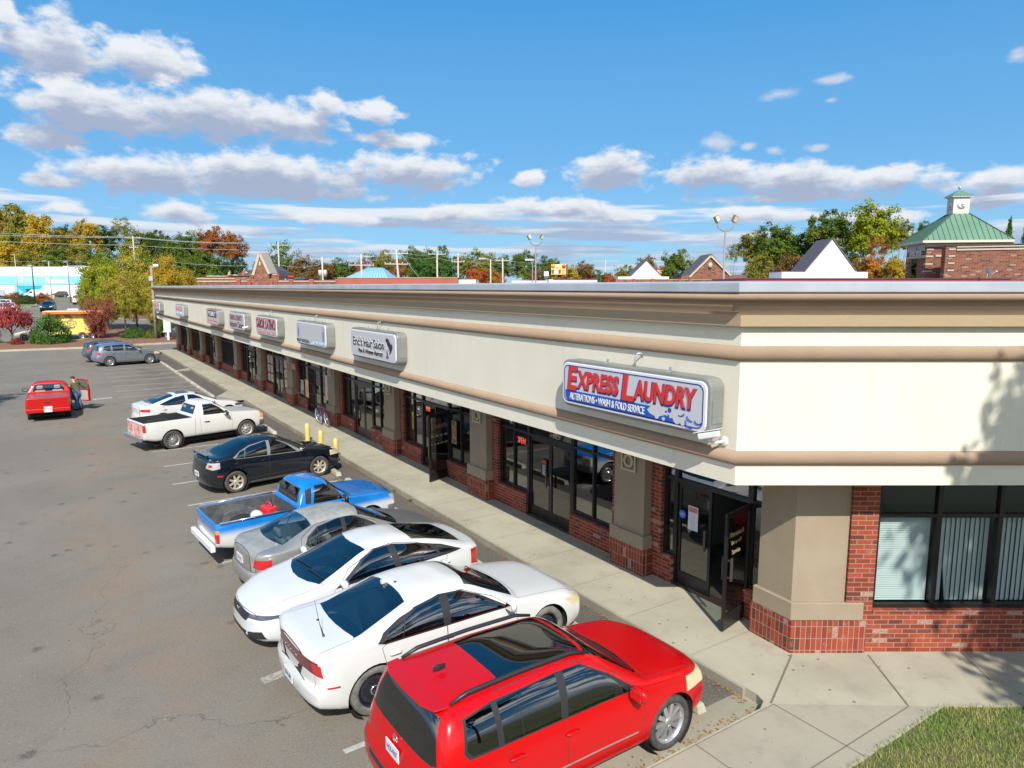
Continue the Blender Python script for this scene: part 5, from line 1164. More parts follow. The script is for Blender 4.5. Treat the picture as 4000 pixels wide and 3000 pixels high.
GLK = dict(L=4.53, W=1.82, fa=.84, wb=2.755, r=.365, tw=.235, tumble=.34, zcab=1.3,
    top=[(0, .84), (.06, .93), (.35, 1.02), (1.22, 1.13), (1.30, 1.15), (1.95, 1.62), (2.2, 1.655), (3.0, 1.67), (3.9, 1.63), (4.12, 1.60), (4.30, 1.36), (4.47, 1.05), (4.53, .90)],
    belt=[(0, .78), (.5, .93), (1.3, 1.03), (2.2, 1.06), (3.4, 1.09), (4.2, 1.11), (4.53, .86)], bot=[(0, .34), (.5, .25), (2, .25), (4.1, .27), (4.53, .38)],
    half=[(0, .82), (.5, .905), (1.2, .92), (2.0, .905), (3.0, .91), (3.8, .92), (4.3, .895), (4.53, .84)], n=[(0, 4), (1.2, 4), (2.0, 4.6), (4.53, 5)], sharp=[4.13],
    fbend=[(.25, .10), (.5, 0), (.75, .0), (.92, .06), (1.1, .15)], rbend=[(.3, .10), (.5, .0), (.72, .0), (.85, .08), (1.15, .10), (1.6, .0)], fcurve=.22, rcurve=.12, zg=1.12, box=True,
    handles=[(2.52, .92, 'p'), (3.30, .94, 'p')], mirror=(1.60, 1.06, 'p'), msize=1.15, wheel=dict(n=10, rr=.74, sw=(.10, .11)), flare=.0,
    panels=[('hood', 'xy', wedge(.16, .76, 1.30, .80, .10, .14), 'p', 'top', False),
     ('front_door', 'xz', [(1.42, 1.03), (1.36, .7), (1.40, .42), (2.56, .42), (2.60, 1.0), (2.58, 1.62), (2.2, 1.58), (1.7, 1.30)], 'p', 'side', True),
     ('rear_door', 'xz', [(2.58, .42), (3.05, .42), (3.14, .62), (3.30, .84), (3.44, 1.08), (3.42, 1.60), (2.58, 1.62)], 'p', 'side', True),
     ('window_trim', 'xz', [(1.46, 1.075), (2.6, 1.10), (3.5, 1.12), (3.92, 1.13), (3.98, 1.20), (3.92, 1.50), (3.5, 1.545), (2.6, 1.56), (2.22, 1.55), (1.86, 1.36)], TRIM, 'side', True, 0),
     ('side_window', 'xz', [(1.66, 1.105), (2.54, 1.125), (2.48, 1.54), (2.24, 1.525), (1.90, 1.35)], GLT, 'side', True, 0, 'f'), ('side_window', 'xz', [(2.66, 1.13), (3.16, 1.14), (3.16, 1.525), (2.62, 1.54)], GLD, 'side', True, 0, 'r'), ('side_window', 'xz', [(3.19, 1.14), (3.42, 1.145), (3.42, 1.515), (3.19, 1.525)], GLD, 'side', True, 0, 's'),
     ('side_window', 'xz', [(3.52, 1.155), (3.86, 1.165), (3.92, 1.22), (3.87, 1.475), (3.52, 1.515)], GLD, 'side', True, 0, 'q'),
     ('windshield', 'xy', wedge(1.34, .72, 2.06, .58, .14, .06), GLT, 'glasstop', False, 0),
     ('glass_roof', 'xy', wedge(2.10, .50, 3.28, .50, .04, .0), GLD, 'glasstop', False, 0),
     ('rear_window', 'yz', [(-.76, 1.12), (-.60, 1.52), (.60, 1.52), (.76, 1.12), (.55, 1.06), (-.55, 1.06)], GLD, 'rear', False, 0),
     ('tailgate', 'yz', [(-.80, .72), (-.80, 1.10), (.80, 1.10), (.80, .72)], 'p', 'rear', False),
     ('headlight', 'yz', [(.50, .70), (.50, .88), (.9, .94), (.92, .74)], HLY, 'front', False, 0, 'l'), ('headlight', 'yz', [(-.50, .70), (-.50, .88), (-.9, .94), (-.92, .74)], HLY, 'front', False, 0, 'r'),
     ('taillight', 'yz', [(.70, .82), (.70, 1.02), (.92, 1.06), (.94, .82)], TLR, 'rear', False, 0, 'l'), ('taillight', 'yz', [(-.70, .82), (-.70, 1.02), (-.92, 1.06), (-.94, .82)], TLR, 'rear', False, 0, 'r'),
     ('side_moulding', 'xz', [(1.46, .50), (3.0, .53), (3.0, .555), (1.46, .525)], CHROME, 'side', True, 0),
     ('bumper_pad', 'yz', [(-.55, .60), (-.55, .68), (.55, .68), (.55, .60)], TRIM, 'rear', False, 0)])
HIG = dict(GLK); HIG.update(L=4.79, W=1.89, fa=.92, wb=2.79, r=.37, tumble=.34,
    top=[(0, .80), (.06, .90), (.4, 1.02), (1.25, 1.15), (1.35, 1.17), (2.05, 1.62), (2.4, 1.70), (3.3, 1.73), (4.0, 1.69), (4.40, 1.62), (4.60, 1.28), (4.74, 1.05), (4.79, .90)], sharp=[], flare=0,
    belt=[(0, .76), (.5, .93), (1.3, 1.05), (2.2, 1.08), (3.4, 1.11), (4.3, 1.14), (4.79, .86)], half=[(0, .84), (.5, .93), (1.2, .95), (2.0, .935), (3.0, .94), (3.9, .95), (4.5, .90), (4.79, .82)], n=[(0, 3.4), (1.2, 3.4), (2.0, 4), (4.79, 4)],
    handles=[(2.62, .96, 'p'), (3.45, .98, 'p')], mirror=(1.66, 1.10, 'p'), wheel=dict(n=10, sw=(.12, .08)), bot=[(0, .34), (.5, .24), (2, .24), (4.3, .27), (4.79, .40)],
    panels=[('hood', 'xy', wedge(.16, .74, 1.36, .80, .10, .14), 'p', 'top', False),
     ('front_door', 'xz', [(1.50, 1.05), (1.44, .7), (1.48, .36), (2.66, .36), (2.70, 1.0), (2.66, 1.63), (2.3, 1.58), (1.78, 1.30)], 'p', 'side', True),
     ('rear_door', 'xz', [(2.66, .36), (3.20, .36), (3.28, .62), (3.46, .84), (3.58, 1.10), (3.54, 1.60), (2.66, 1.63)], 'p', 'side', True),
     ('side_window', 'xz', [(1.74, 1.11), (2.60, 1.14), (2.55, 1.57), (2.3, 1.54), (1.98, 1.35)], GLT, 'side', True, 0, 'f'), ('side_window', 'xz', [(2.74, 1.145), (3.46, 1.17), (3.44, 1.56), (2.70, 1.575)], GLT, 'side', True, 0, 'r'),
     ('side_window', 'xz', [(3.60, 1.18), (4.18, 1.21), (4.02, 1.50), (3.58, 1.55)], GLT, 'side', True, 0, 'q'),
     ('windshield', 'xy', wedge(1.40, .74, 2.16, .64, .16, .08), GLT, 'glasstop', False, 0), ('rear_window', 'yz', [(-.72, 1.18), (-.62, 1.54), (.62, 1.54), (.72, 1.18)], GLT, 'rear', False, 0),
     ('headlight', 'yz', [(.50, .72), (.50, .86), (.9, .96), (.92, .78)], HLY, 'front', False, 0, 'l'), ('headlight', 'yz', [(-.50, .72), (-.50, .86), (-.9, .96), (-.92, .78)], HLY, 'front', False, 0, 'r'),
     ('taillight', 'yz', [(.62, .90), (.66, 1.04), (.96, 1.08), (.96, .88)], TLR, 'rear', False, 0, 'l'), ('taillight', 'yz', [(-.62, .90), (-.66, 1.04), (-.96, 1.08), (-.96, .88)], TLR, 'rear', False, 0, 'r'),
     ('side_moulding', 'xz', [(1.5, .42), (3.2, .44), (3.2, .465), (1.5, .445)], CHROME, 'side', True, 0)])
def pickup_profile(L, W, fa, wb, r, hoodz, roofz, bedz, cab0, roof0, roof1, cabend, **k):
    P = dict(L=L, W=W, fa=fa, wb=wb, r=r, tw=.22, tumble=.36, sw=.05, zcab=9, box=True, round=.04,
        top=[(0, hoodz - .16), (.04, hoodz - .08), (.3, hoodz - .02), (cab0, hoodz + .06), (roof0, roofz - .06), (roof0 + .22, roofz), (roof1 - .05, roofz), (roof1 + .06, roofz - .10), (cabend, bedz + .02), (cabend + .03, bedz), (L, bedz)],
        belt=[(0, hoodz - .2), (.3, hoodz - .08), (cab0, bedz - .03), (cabend, bedz - .02), (L, bedz - .02)], bot=[(0, .42), (.4, .34), (2, .34), (L - .5, .36), (L, .46)],
        half=[(0, W / 2 - .05), (.4, W / 2 - .01), (1.2, W / 2), (L - .4, W / 2), (L, W / 2 - .03)], n=[(0, 5), (cab0, 5), (roof0, 4.2), (roof1, 4.2), (cabend, 7), (L, 9)],
        fbend=[(.3, .06), (.5, 0), (.8, .02), (1.1, .08)], rbend=[(.3, .02), (1.1, .0)], fcurve=.14, rcurve=.03, zg=bedz + .05, rz=.10, fz=.30)
    P.update(k); return P
COL = pickup_profile(4.88, 1.75, .86, 2.83, .345, 1.04, 1.62, 1.08, 1.38, 1.98, 2.62, 2.84, sharp=[2.86],
    handles=[(2.42, .86, TRIM)], mirror=(1.72, 1.08, TRIM), msize=1.2, wheel=dict(kind='steel', rim=M('steel_silver', (.42, .41, .39), .4, metal=.5), n=8, cap=False), wheel2=dict(n=14, sw=(.07, .05)), flare=.0, archy=1.0,
    panels=[('hood', 'xy', wedge(.08, .72, 1.40, .76, .06, .10), 'p', 'top', False),
     ('front_door', 'xz', [(1.46, 1.02), (1.42, .7), (1.46, .42), (2.66, .42), (2.68, 1.0), (2.62, 1.53), (2.15, 1.52), (1.72, 1.30)], 'p', 'side', True),
     ('side_window', 'xz', [(1.68, 1.11), (2.52, 1.13), (2.48, 1.49), (2.14, 1.485), (1.88, 1.33)], GLD, 'side', True, 0, 'f'),
     ('bed_seam', 'xz', [(2.86, .34), (2.87, .34), (2.87, 1.08), (2.86, 1.08)], SEAM, 'side', True, 0),
     ('windshield', 'xy', wedge(1.42, .72, 2.04, .62, .12, .06), GLT, 'glasstop', False, 0), ('rear_window', 'yz', [(-.60, 1.16), (-.54, 1.47), (.54, 1.47), (.60, 1.16)], GLT, 'backlight', False, 0),
     ('headlight', 'yz', [(.48, .84), (.48, .96), (.84, .97), (.86, .86)], HLA, 'front', False, 0, 'l'), ('headlight', 'yz', [(-.48, .84), (-.48, .96), (-.84, .97), (-.86, .86)], HLA, 'front', False, 0, 'r'), ('turn_lamp', 'yz', [(.50, .72), (.50, .83), (.9, .84), (.9, .73)], HLA, 'front', False, 0, 'l'), ('turn_lamp', 'yz', [(-.50, .72), (-.50, .83), (-.9, .84), (-.9, .73)], HLA, 'front', False, 0, 'r'),
     ('front_bumper', 'yz', [(-1, .40), (-1, .64), (1, .64), (1, .40)], M('bumper_grey', (.10, .10, .10), .6), 'front', False, 0), ('grille', 'yz', [(-.44, .68), (-.44, .94), (.44, .94), (.44, .68)], TRIM, 'front', False, 0),
     ('taillight', 'yz', [(.74, .74), (.74, 1.02), (.9, 1.02), (.9, .74)], TLR, 'rear', False, 0, 'l'), ('taillight', 'yz', [(-.74, .74), (-.74, 1.02), (-.9, 1.02), (-.9, .74)], TLR, 'rear', False, 0, 'r'),
     ('tailgate', 'yz', [(-.70, .56), (-.70, 1.04), (.70, 1.04), (.70, .56)], M('tailgate_peeling_red', (.46, .13, .09), .6, c2=(.55, .42, .38), vs=6), 'rear', False)])
twot, nb, p = pbsdf('paint_blue_white_fade'); tcn = nb.n('ShaderNodeTexCoord'); zz = nb.sep(tcn.outputs['Object'])[2]
nb.put(p.inputs['Base Color'], nb.mix(nb.ramp(zz, .66, .86), (.58, .58, .57), nb.mix(nb.ramp(nb.noise(tcn.outputs['Object'], 3, 3), .3, .7), (.006, .19, .56), (.005, .14, .46)))); p.inputs['Roughness'].default_value = .25; p.inputs['Coat Weight'].default_value = 1; p.inputs['Metallic'].default_value = .1
BLU = pickup_profile(4.55, 1.60, .80, 2.67, .325, .98, 1.50, .98, 1.30, 1.74, 2.42, 2.52, sharp=[2.54],
    handles=[(2.22, .78, TRIM)], mirror=(1.50, 1.00, TRIM), msize=1.1, wheel=dict(kind='steel', rim=RIMS, n=8, cap=False), half=[(0, .74), (.4, .79), (1.2, .80), (4.2, .80), (4.55, .78)],
    panels=[('hood', 'xy', wedge(.06, .70, 1.32, .74, .04, .06), 'p', 'top', False),
     ('front_door', 'xz', [(1.30, .96), (1.28, .6), (1.32, .40), (2.36, .40), (2.38, .95), (2.24, 1.42), (1.9, 1.42), (1.52, 1.20)], 'p', 'side', True),
     ('side_window', 'xz', [(1.46, 1.02), (2.20, 1.03), (2.10, 1.38), (1.88, 1.38), (1.62, 1.22)], GLD, 'side', True, 0, 'f'), ('pillar_vent', 'xz', [(2.27, 1.03), (2.40, 1.04), (2.36, 1.33), (2.20, 1.36)], TRIM, 'side', True, 0),
     ('windshield', 'xy', wedge(1.34, .68, 1.80, .60, .08, .04), GLT, 'glasstop', False, 0), ('rear_window', 'yz', [(-.60, 1.06), (-.55, 1.38), (.55, 1.38), (.60, 1.06)], GLD, 'backlight', False, 0),
     ('turn_lamp', 'xz', [(.04, .70), (.04, .90), (.14, .90), (.14, .70)], HLA, 'side', True, 0), ('headlight', 'yz', [(.38, .70), (.38, .88), (.74, .88), (.74, .70)], HLC, 'front', False, 0, 'l'), ('headlight', 'yz', [(-.38, .70), (-.38, .88), (-.74, .88), (-.74, .70)], HLC, 'front', False, 0, 'r'),
     ('front_bumper', 'yz', [(-1, .40), (-1, .62), (1, .62), (1, .40)], M('bumper_slate', (.12, .14, .17), .5), 'front', False, 0),
     ('taillight', 'xz', [(4.44, .56), (4.44, .84), (4.56, .84), (4.56, .56)], TLR, 'side', True, 0), ('turn_signal', 'xz', [(4.44, .76), (4.44, .84), (4.56, .84), (4.56, .76)], HLA, 'side', True, 0), ('tailgate', 'yz', [(-.68, .52), (-.68, .96), (.68, .96), (.68, .52)], 'p', 'rear', False)])
REDP = pickup_profile(4.80, 1.73, .84, 2.75, .345, 1.00, 1.58, 1.06, 1.36, 1.90, 2.56, 2.70, sharp=[2.72], wheel=dict(n=5), mirror=(1.66, 1.06, TRIM), msize=1.2, handles=[],
    panels=[('hood', 'xy', wedge(.08, .72, 1.38, .76, .06, .10), 'p', 'top', False), ('bed_cover', 'xy', wedge(2.80, .78, 4.76, .78), M('bed_cover_red', (.34, .035, .035), .35, coat=.3), 'top', False, .02),
     ('windshield', 'xy', wedge(1.40, .72, 1.98, .62, .10, .06), GLC, 'glasstop', False, 0), ('rear_window', 'yz', [(-.62, 1.12), (-.56, 1.45), (.56, 1.45), (.62, 1.12)], GLC, 'backlight', False, 0),
     ('taillight', 'yz', [(.76, .70), (.76, 1.0), (.9, 1.0), (.9, .70)], TLR, 'rear', False, 0, 'l'), ('taillight', 'yz', [(-.76, .70), (-.76, 1.0), (-.9, 1.0), (-.9, .70)], TLR, 'rear', False, 0, 'r'),
     ('tailgate', 'yz', [(-.72, .62), (-.72, 1.02), (.72, 1.02), (.72, .62)], 'p', 'rear', False)])
def bed(c, root, X, P, L, cabend, bedz, wm, rail=None, depth=.40):
    """hollow cargo bed"""
    hw = P['W'] / 2 - .10; x0, x1 = X(L - .07), X(cabend + .08)
    f = MB(); zf = bedz - depth; z1 = bedz - .004; vs = [(x0, -hw), (x1, -hw), (x1, hw), (x0, hw)]
    f.add([(*q, z1) for q in vs] + [(*q, zf) for q in vs], [(4, 5, 6, 7), (0, 1, 5, 4), (1, 2, 6, 5), (2, 3, 7, 6), (3, 0, 4, 7)])
    k = 0
    while x0 + .1 + k * .11 < x1 - .1: f.box((x0 + .03, -hw + .08 + k * .11, zf), (x1 - .03, -hw + .12 + k * .11, zf + .012)) if -hw + .12 + k * .11 < hw - .05 else None; k += 1
    o = f.build('bed_liner', wm, root)
    xr = X(P['fa'] + P['wb'])
    for sy in (-1, 1):
        f = MB(); f.prism([(xr - .42, zf), (xr - .36, zf + .20), (xr - .24, zf + .25), (xr + .24, zf + .25), (xr + .36, zf + .20), (xr + .42, zf)], 0, .20, 0, frame((0, sy * hw if sy > 0 else -hw + .20, 0), (1, 0, 0), (0, 0, 1), (0, -1, 0)))
        f.build('wheel_housing', wm, root, bevel=.02)
VEH = {}
def cut_bed(P, L, cabend):
    P = dict(P); P['panels'] = list(P['panels']); P['bedcut'] = (L, cabend); return P
_std = std_car
def pickup(name, P, pos, heading, label, pm, L, cabend, bedz, wm, **k):
    hw = P['W'] / 2 - .10
    # open the deck before the parts are split off
    oc = Car.snapshot
    def snap(s):
        s.cut([(s.X(L - .07), -hw), (s.X(cabend + .08), -hw), (s.X(cabend + .08), hw), (s.X(L - .07), hw)], 'xy', lambda c_: c_.z > bedz - .12, delete=True); oc(s)
    Car.snapshot = snap
    r_ = std_car(name, P, pos, heading, label, 'pickup truck', pm); Car.snapshot = oc
    bed(*r_, P, L, cabend, bedz, wm); return r_
# ---------------------------------------------------------------- the parked vehicles
WHT = paint('paint_white', (.54, .54, .535), .3); WHT2 = paint('paint_white_pearl', (.52, .525, .53), .25); WHT3 = paint('paint_white_worn', (.54, .54, .52), .4)
REDM = M('paint_red', (.43, .002, .004), .28, 0, .25, .25); SILM = paint('paint_silver', (.28, .275, .26), .35, .5); BLKM = paint('paint_black_blue', (.006, .009, .016), .14, .2); SILB = paint('paint_steel_blue', (.23, .26, .31), .28, .6); GRYM = paint('paint_charcoal', (.07, .075, .085), .28, .5); REDP_M = M('paint_red_pickup', (.38, .006, .006), .3, 0, .3, .3)
def place(wheel_xy, P, heading, near=-1, rear=True):
    """centre between the axles from the contact point of the rear (or front) wheel's outer face on the camera's side"""
    h = R(heading); d = Vector((math.cos(h), math.sin(h))); l = Vector((-math.sin(h), math.cos(h)))
    c = Vector(wheel_xy) + d * (P['wb'] / 2 if rear else -P['wb'] / 2) - l * near * (P['W'] / 2 - .03); return (c.x, c.y)
# red SUV
c, root, X = std_car('sport_utility_vehicle', GLK, place((6.27, 5.76), GLK, 1.5, -1, False), 1.5, 'bright red boxy SUV with glass roof, black rails, parked nearest the corner', 'car', REDM)
for sy in (-1, 1):
    f = MB(); pts = []
    for k in range(9):
        q = 2.05 + (3.98 - 2.05) * k / 8; p_, n_ = c.hit((X(q), sy * .56, 3), (0, 0, -1)); dz = .02 if k in (0, 8) else .065
        pts.append((X(q), sy * .57, p_.z + dz))
    f.tube(pts, [.02] + [.026] * 7 + [.02], 8); f.build('roof_rail', TRIM, root)
f = MB(); sp = [(X(4.02), -.60), (X(4.02), .60), (X(4.20), .58), (X(4.28), .38), (X(4.30), 0), (X(4.28), -.38), (X(4.20), -.58)]
f.prism(sp[::-1], 1.585, 1.61); f.build('spoiler', REDM, root, bevel=.01)
f = MB(); f.prism([(X(3.78), -.02), (X(3.66), 0), (X(3.78), .02), (X(3.86), 0)], 1.67, 1.73); f.build('antenna_fin', TRIM, root, bevel=.008)
plate(c, root, X, .92, True, 'HCR-4187'); wipers(c, root, X, 1.34, 1.38)
f = MB(); F = None
p_, n_ = c.hit((-9, 0, 1.04), (1, 0, 0))
F = frame((p_.x - .012, 0, 1.04), (0, -1, 0), (0, 0, 1), (-1, 0, 0))
f.tube([(.05 * math.cos(a), .05 * math.sin(a), 0) for a in [k * math.pi / 8 for k in range(17)]], .006, 6, 0, True, F)
for a in (90, 210, 330): f.tube([(0, 0, 0), (.05 * math.cos(R(a)), .05 * math.sin(R(a)), 0)], .005, 5, 0, True, F)
f.build('star_emblem', CHROME, root)
dashboard(root, X(1.75), 1.04, .7); seats(root, [X(2.35), X(3.2)], .38, .62, SEATD); 
# charger-like white saloon, nose in
c, root, X = std_car('sedan', CHG, place((3.38, 8.55), CHG, 2.5, -1, True), 2.5, 'white sedan with black steel wheels and full-width red tail lamp, beside the red SUV', 'car', WHT)
for k, (s_) in enumerate('DODGE'):
    p_, n_ = c.hit((-9, -.20 + .10 * (4 - k) - 0, .89), (1, 0, 0))
    if p_: text_obj('lettering', s_, .035, .035, CHROME, frame((p_.x - .008, p_.y, .89), (0, -1, 0), (0, 0, 1), (-1, 0, 0)), root, .002, offset=.01)
p_, n_ = c.hit((X(4.62), -.35, 3), (0, 0, -1)); f = MB(); f.tube([p_, p_ + Vector((-.05, .0, .20)), p_ + Vector((-.10, .02, .55))], [.012, .004, .003], 6); f.lathe([(.02, 0), (.012, .03), (0, .03)], 10, 0, Matrix.Translation(p_)); f.build('antenna', TRIM, root)
for q, y_ in ((3.25, 0), (4.50, .15)):
    p_, n_ = c.hit((X(q), y_, 3), (0, 0, -1)); f = MB(); f.lathe([(.022, -.004), (.02, .01), (0, .012)], 12, 0, Matrix.Translation(p_)); f.build('plug', TRIM, root)
p_, n_ = c.hit((X(3.35), .12, 3), (0, 0, -1)); f = MB(); f.prism([(p_.x - .08, p_.y - .03), (p_.x + .09, p_.y), (p_.x - .08, p_.y + .03)], p_.z - .01, p_.z + .05); f.build('antenna_fin', WHT, root, bevel=.006)
plate(c, root, X, .52, True, 'PKW-2093'); dashboard(root, X(1.95), .98, .68); seats(root, [X(2.55)], .38, .46, SEATG); seats(root, [X(3.25)], .36, .42, SEATG, back=.42); wipers(c, root, X, 1.58, 1.62)
# civic-like white saloon, nose out
c, root, X = std_car('sedan', CIV, (4.47, 11.86), 183, 'white sedan parked nose out with black grille, between silver sedan and the steel-wheeled white sedan', 'car', WHT2)
wipers(c, root, X, 1.22, 1.27); dashboard(root, X(1.65), .92, .62, -.36); seats(root, [X(2.35)], .36, .38, SEATD, back=.5)
p_, n_ = c.hit((X(1.62), .10, 3), (0, 0, -1))
f = MB()
for dx_, dy_, a in ((0, 0, 15), (.10, -.16, 50)):
    F = Matrix.Translation((X(1.56) + dx_, .16 + dy_, .945)) @ Matrix.Rotation(R(a), 4, 'Z'); f.box((-.10, -.14, 0), (.10, .14, .003), 0, F)
f.build('dashboard_papers', M('paper', (.75, .78, .62), .8), root)
f = MB()
p_, n_ = c.hit((9, 0, .60), (-1, 0, 0)); F = frame((p_.x + .012, 0, .61), (0, 1, 0), (0, 0, 1), (1, 0, 0)); f.tube([(-.04, .035, 0), (-.03, -.035, 0)], .006, 6, 0, True, F); f.tube([(.04, .035, 0), (.03, -.035, 0)], .006, 6, 0, True, F); f.tube([(-.035, 0, 0), (.035, 0, 0)], .006, 6, 0, True, F); f.build('grille_emblem', CHROME, root)
# silver saloon
c, root, X = std_car('sedan', SEN, (4.82, 13.85), 5.5, 'weathered silver sedan with grey mismatched hood and red tail lamps', 'car', SILM)
plate(c, root, X, .76, True, 'ZTD-5521'); dashboard(root, X(1.65), .90, .60); seats(root, [X(2.35)], .34, .38, SEATG, back=.52); seats(root, [X(3.05)], .34, .36, SEATG, back=.40); wipers(c, root, X, 1.24, 1.28)
# blue and white pickup
c, root, X = pickup('pickup_truck', BLU, (4.70, 16.12), 5.0, 'compact pickup fading from metallic blue to white, red fuel can in its bed', twot, 4.55, 2.52, .98, M('bed_grey', (.055, .06, .065), .45, c2=(.10, .10, .105), vs=5), )
BT = root
f = MB(); f.box((X(4.55) - .10, -.80, .40), (X(4.55) - .0, .80, .54)); f.build('rear_bumper', WHITE, root, bevel=.02); seats(root, [X(2.1)], .3, .5, SEATD); dashboard(root, X(1.5), .96, .6)
for sy in (-1, 1): f = MB(); f.tube([(X(4.42), sy * .79, 1.0), (X(2.62), sy * .79, 1.0)], .02, 8); f.build('bed_rail', CHROME, root)
M4 = BT.matrix_basis
def onbed(x_, y_, z_): return BT.matrix_basis @ Vector((x_, y_, z_))
bpy.context.view_layer.update()
q = BT.matrix_world @ Vector((X(2.95), .10, .585)); t = empty('fuel_can', q, R(20), 'red plastic fuel can standing in the blue pickup bed', 'fuel can')
f = MB(); f.box((-.12, -.18, 0), (.12, .18, .33)); f.build('can', M('can_red', (.55, .02, .03), .4), t, bevel=.04); f = MB(); f.tube([(0, -.10, .32), (0, -.06, .40), (0, .06, .40), (0, .10, .32)], .015, 8); f.build('handle', MATS['can_red'], t)
f = MB(); f.lathe([(.035, .32), (.035, .36), (.015, .37), (.012, .50), (0, .50)], 12, 0, Matrix.Translation((.0, -.11, 0))); f.build('spout', BLK, t)
q = BT.matrix_world @ Vector((X(3.25), .05, .585)); t = empty('bucket', q, 0, 'pale round container lying beside the red fuel can', 'container')
f = MB(); f.lathe([(0, -.12), (.13, -.12), (.14, .0), (.13, .12), (.09, .13), (0, .13)], 20, 0, frame((0, 0, .14), (1, 0, 0), (0, 0, 1), (0, -1, 0))); f.build('drum', M('pale_plastic', (.55, .55, .52), .4), t)
f = MB(); f.lathe([(.10, .131), (.11, .14), (.10, .15), (0, .15)], 20, 0, frame((0, 0, .14), (1, 0, 0), (0, 0, 1), (0, -1, 0))); f.build('lid', WHITE, t)
# black saloon
c, root, X = std_car('sedan', MAZ, place((4.12, 20.77), MAZ, 9.5, -1, True), 9.5, 'black sedan with small boot spoiler and pale alloy wheels, before the yellow bollards', 'car', BLKM)
f = MB(); f.prism([(X(4.30), -.56), (X(4.42), -.52), (X(4.42), .52), (X(4.30), .56)], 1.15, 1.17)
for sy in (-1, 1): f.box((X(4.40), sy * .50 - .03, 1.08), (X(4.34), sy * .50 + .03, 1.152))
f.build('spoiler', BLKM, root, bevel=.005); plate(c, root, X, .58, True, 'XVA-7730'); seats(root, [X(2.45)], .36, .40, SEATD, back=.5); dashboard(root, X(1.75), .95, .62); wipers(c, root, X, 1.30, 1.34)
# white pickup
c, root, X = pickup('pickup_truck', COL, place((3.41, 27.86), COL, 13.5, -1, True), 13.5, 'white regular cab pickup with black bed liner and peeling red tailgate', WHT3, 4.88, 2.84, 1.08, M('bed_liner_black', (.02, .021, .024), .55))
f = MB(); f.box((X(4.88) - .12, -.82, .42), (X(4.88) - .02, .82, .58)); f.build('rear_bumper', CHROME, root, bevel=.02); seats(root, [X(2.3)], .34, .6, SEATG, back=.5); dashboard(root, X(1.75), 1.05, .65)
# white saloon beyond it
c, root, X = std_car('sedan', LEX, (4.75, 33.1), 12.5, 'white sedan with sunroof and slanted tail lamps, behind the white pickup', 'car', WHT)
plate(c, root, X, .66, True); seats(root, [X(2.5)], .36, .38, SEATD, back=.5)
# SUVs at the far end
c, root, X = std_car('sport_utility_vehicle', HIG, place((3.42, 60.07), HIG, 10.4, -1, True), 10.4, 'steel blue-grey SUV with silver wheels at the far end of the stalls', 'car', SILB)
for sy in (-1, 1):
    f = MB(); f.tube([(X(2.3), sy * .62, 1.71), (X(2.4), sy * .62, 1.76), (X(4.0), sy * .62, 1.75), (X(4.1), sy * .62, 1.70)], .02, 6); f.build('roof_rail', CHROME, root)
seats(root, [X(2.5), X(3.4)], .38, .6, SEATG)
c, root, X = std_car('sport_utility_vehicle', HIG, (4.15, 64.9), 10, 'dark charcoal SUV mostly hidden behind the steel blue-grey SUV', 'car', GRYM)
seats(root, [X(2.5), X(3.4)], .38, .6, SEATG)
# red pickup with its door open
REDP['grp'] = 'pickup trucks in the lot'; HD = 88
c, root, X = std_car('pickup_truck', REDP, (-.35, 39.25), HD, 'red pickup stopped in the aisle with its driver-side-opposite door swung open', 'pickup truck', REDP_M)
root['label'] = 'red pickup with covered bed, stopped in the aisle with its right door open'
RP = root; XR = X
f = MB(); f.box((X(4.80) - .13, -.84, .42), (X(4.80) - .01, .84, .60)); f.build('rear_bumper', REDP_M, root, bevel=.03); plate(c, root, X, .60, True)
f = MB(); f.box((X(4.80) - .150, -.155, .44), (X(4.80) - .138, .155, .59)); f.build('licence_plate', PLATE, root)
f = MB(); f.box((X(4.80) - .02, -.10, .84), (X(4.80) - .0, .10, .90)); f.build('tailgate_handle', TRIM, root, bevel=.005)
seats(root, [X(2.3)], .34, .6, SEATG, back=.5); dashboard(root, X(1.7), 1.05, .65)
# its far door stays shut, the right-hand one is swung out
dw, dh0, dh1 = 1.12, .46, 1.02
def truck_door(M4_):
    f = MB(); o_ = [(0, dh0), (dw, dh0), (dw, dh1), (dw - .08, 1.50), (.42, 1.50), (.02, 1.06)]; i_ = [(.10, dh1 + .04), (dw - .09, dh1 + .04), (dw - .14, 1.44), (.45, 1.44)]
    low_ = [(0, dh0), (dw, dh0), (dw, dh1), (0, dh1)]
    F = M4_ @ frame((0, 0, 0), (1, 0, 0), (0, 0, 1), (0, -1, 0))
    f.prism(low_, -.05, .05, 0, F); f.prism(offpoly(low_, .05), .05, .056, 1, F); f.prism(offpoly(low_, .05), -.056, -.05, 1, F)
    for a, b_ in (((0.0, dh1), (.40, 1.50)), ((.40, 1.50), (dw - .08, 1.50)), ((dw - .08, 1.50), (dw, dh1))):
        f.tube([(a[0], a[1], 0), (b_[0], b_[1], 0)], .028, 8, 0, True, F)
    d = f.build('door', [REDP_M, M('door_card', (.34, .32, .27), .8)], RP)
    f = MB(); f.add([(.06, dh1, 0), (dw - .02, dh1, 0), (dw - .09, 1.49, 0), (.42, 1.49, 0)], [(0, 1, 2, 3)], 0, mat=F); f.build('glass', GLC, d)
    f = MB(); f.box((.3, .70, -.11), (.85, .76, -.056), 0, F); f.build('armrest', TRIM, d)
    return d
a = R(-68)
truck_door(Matrix.Translation((XR(1.46), -.86, 0)) @ Matrix.Rotation(a, 4, 'Z') @ Matrix.Rotation(math.pi, 4, 'Z') @ Matrix.Translation((0, 0, 0)) if False else Matrix.Translation((XR(1.46), -.86, 0)) @ Matrix.Rotation(R(180 + 42), 4, 'Z'))
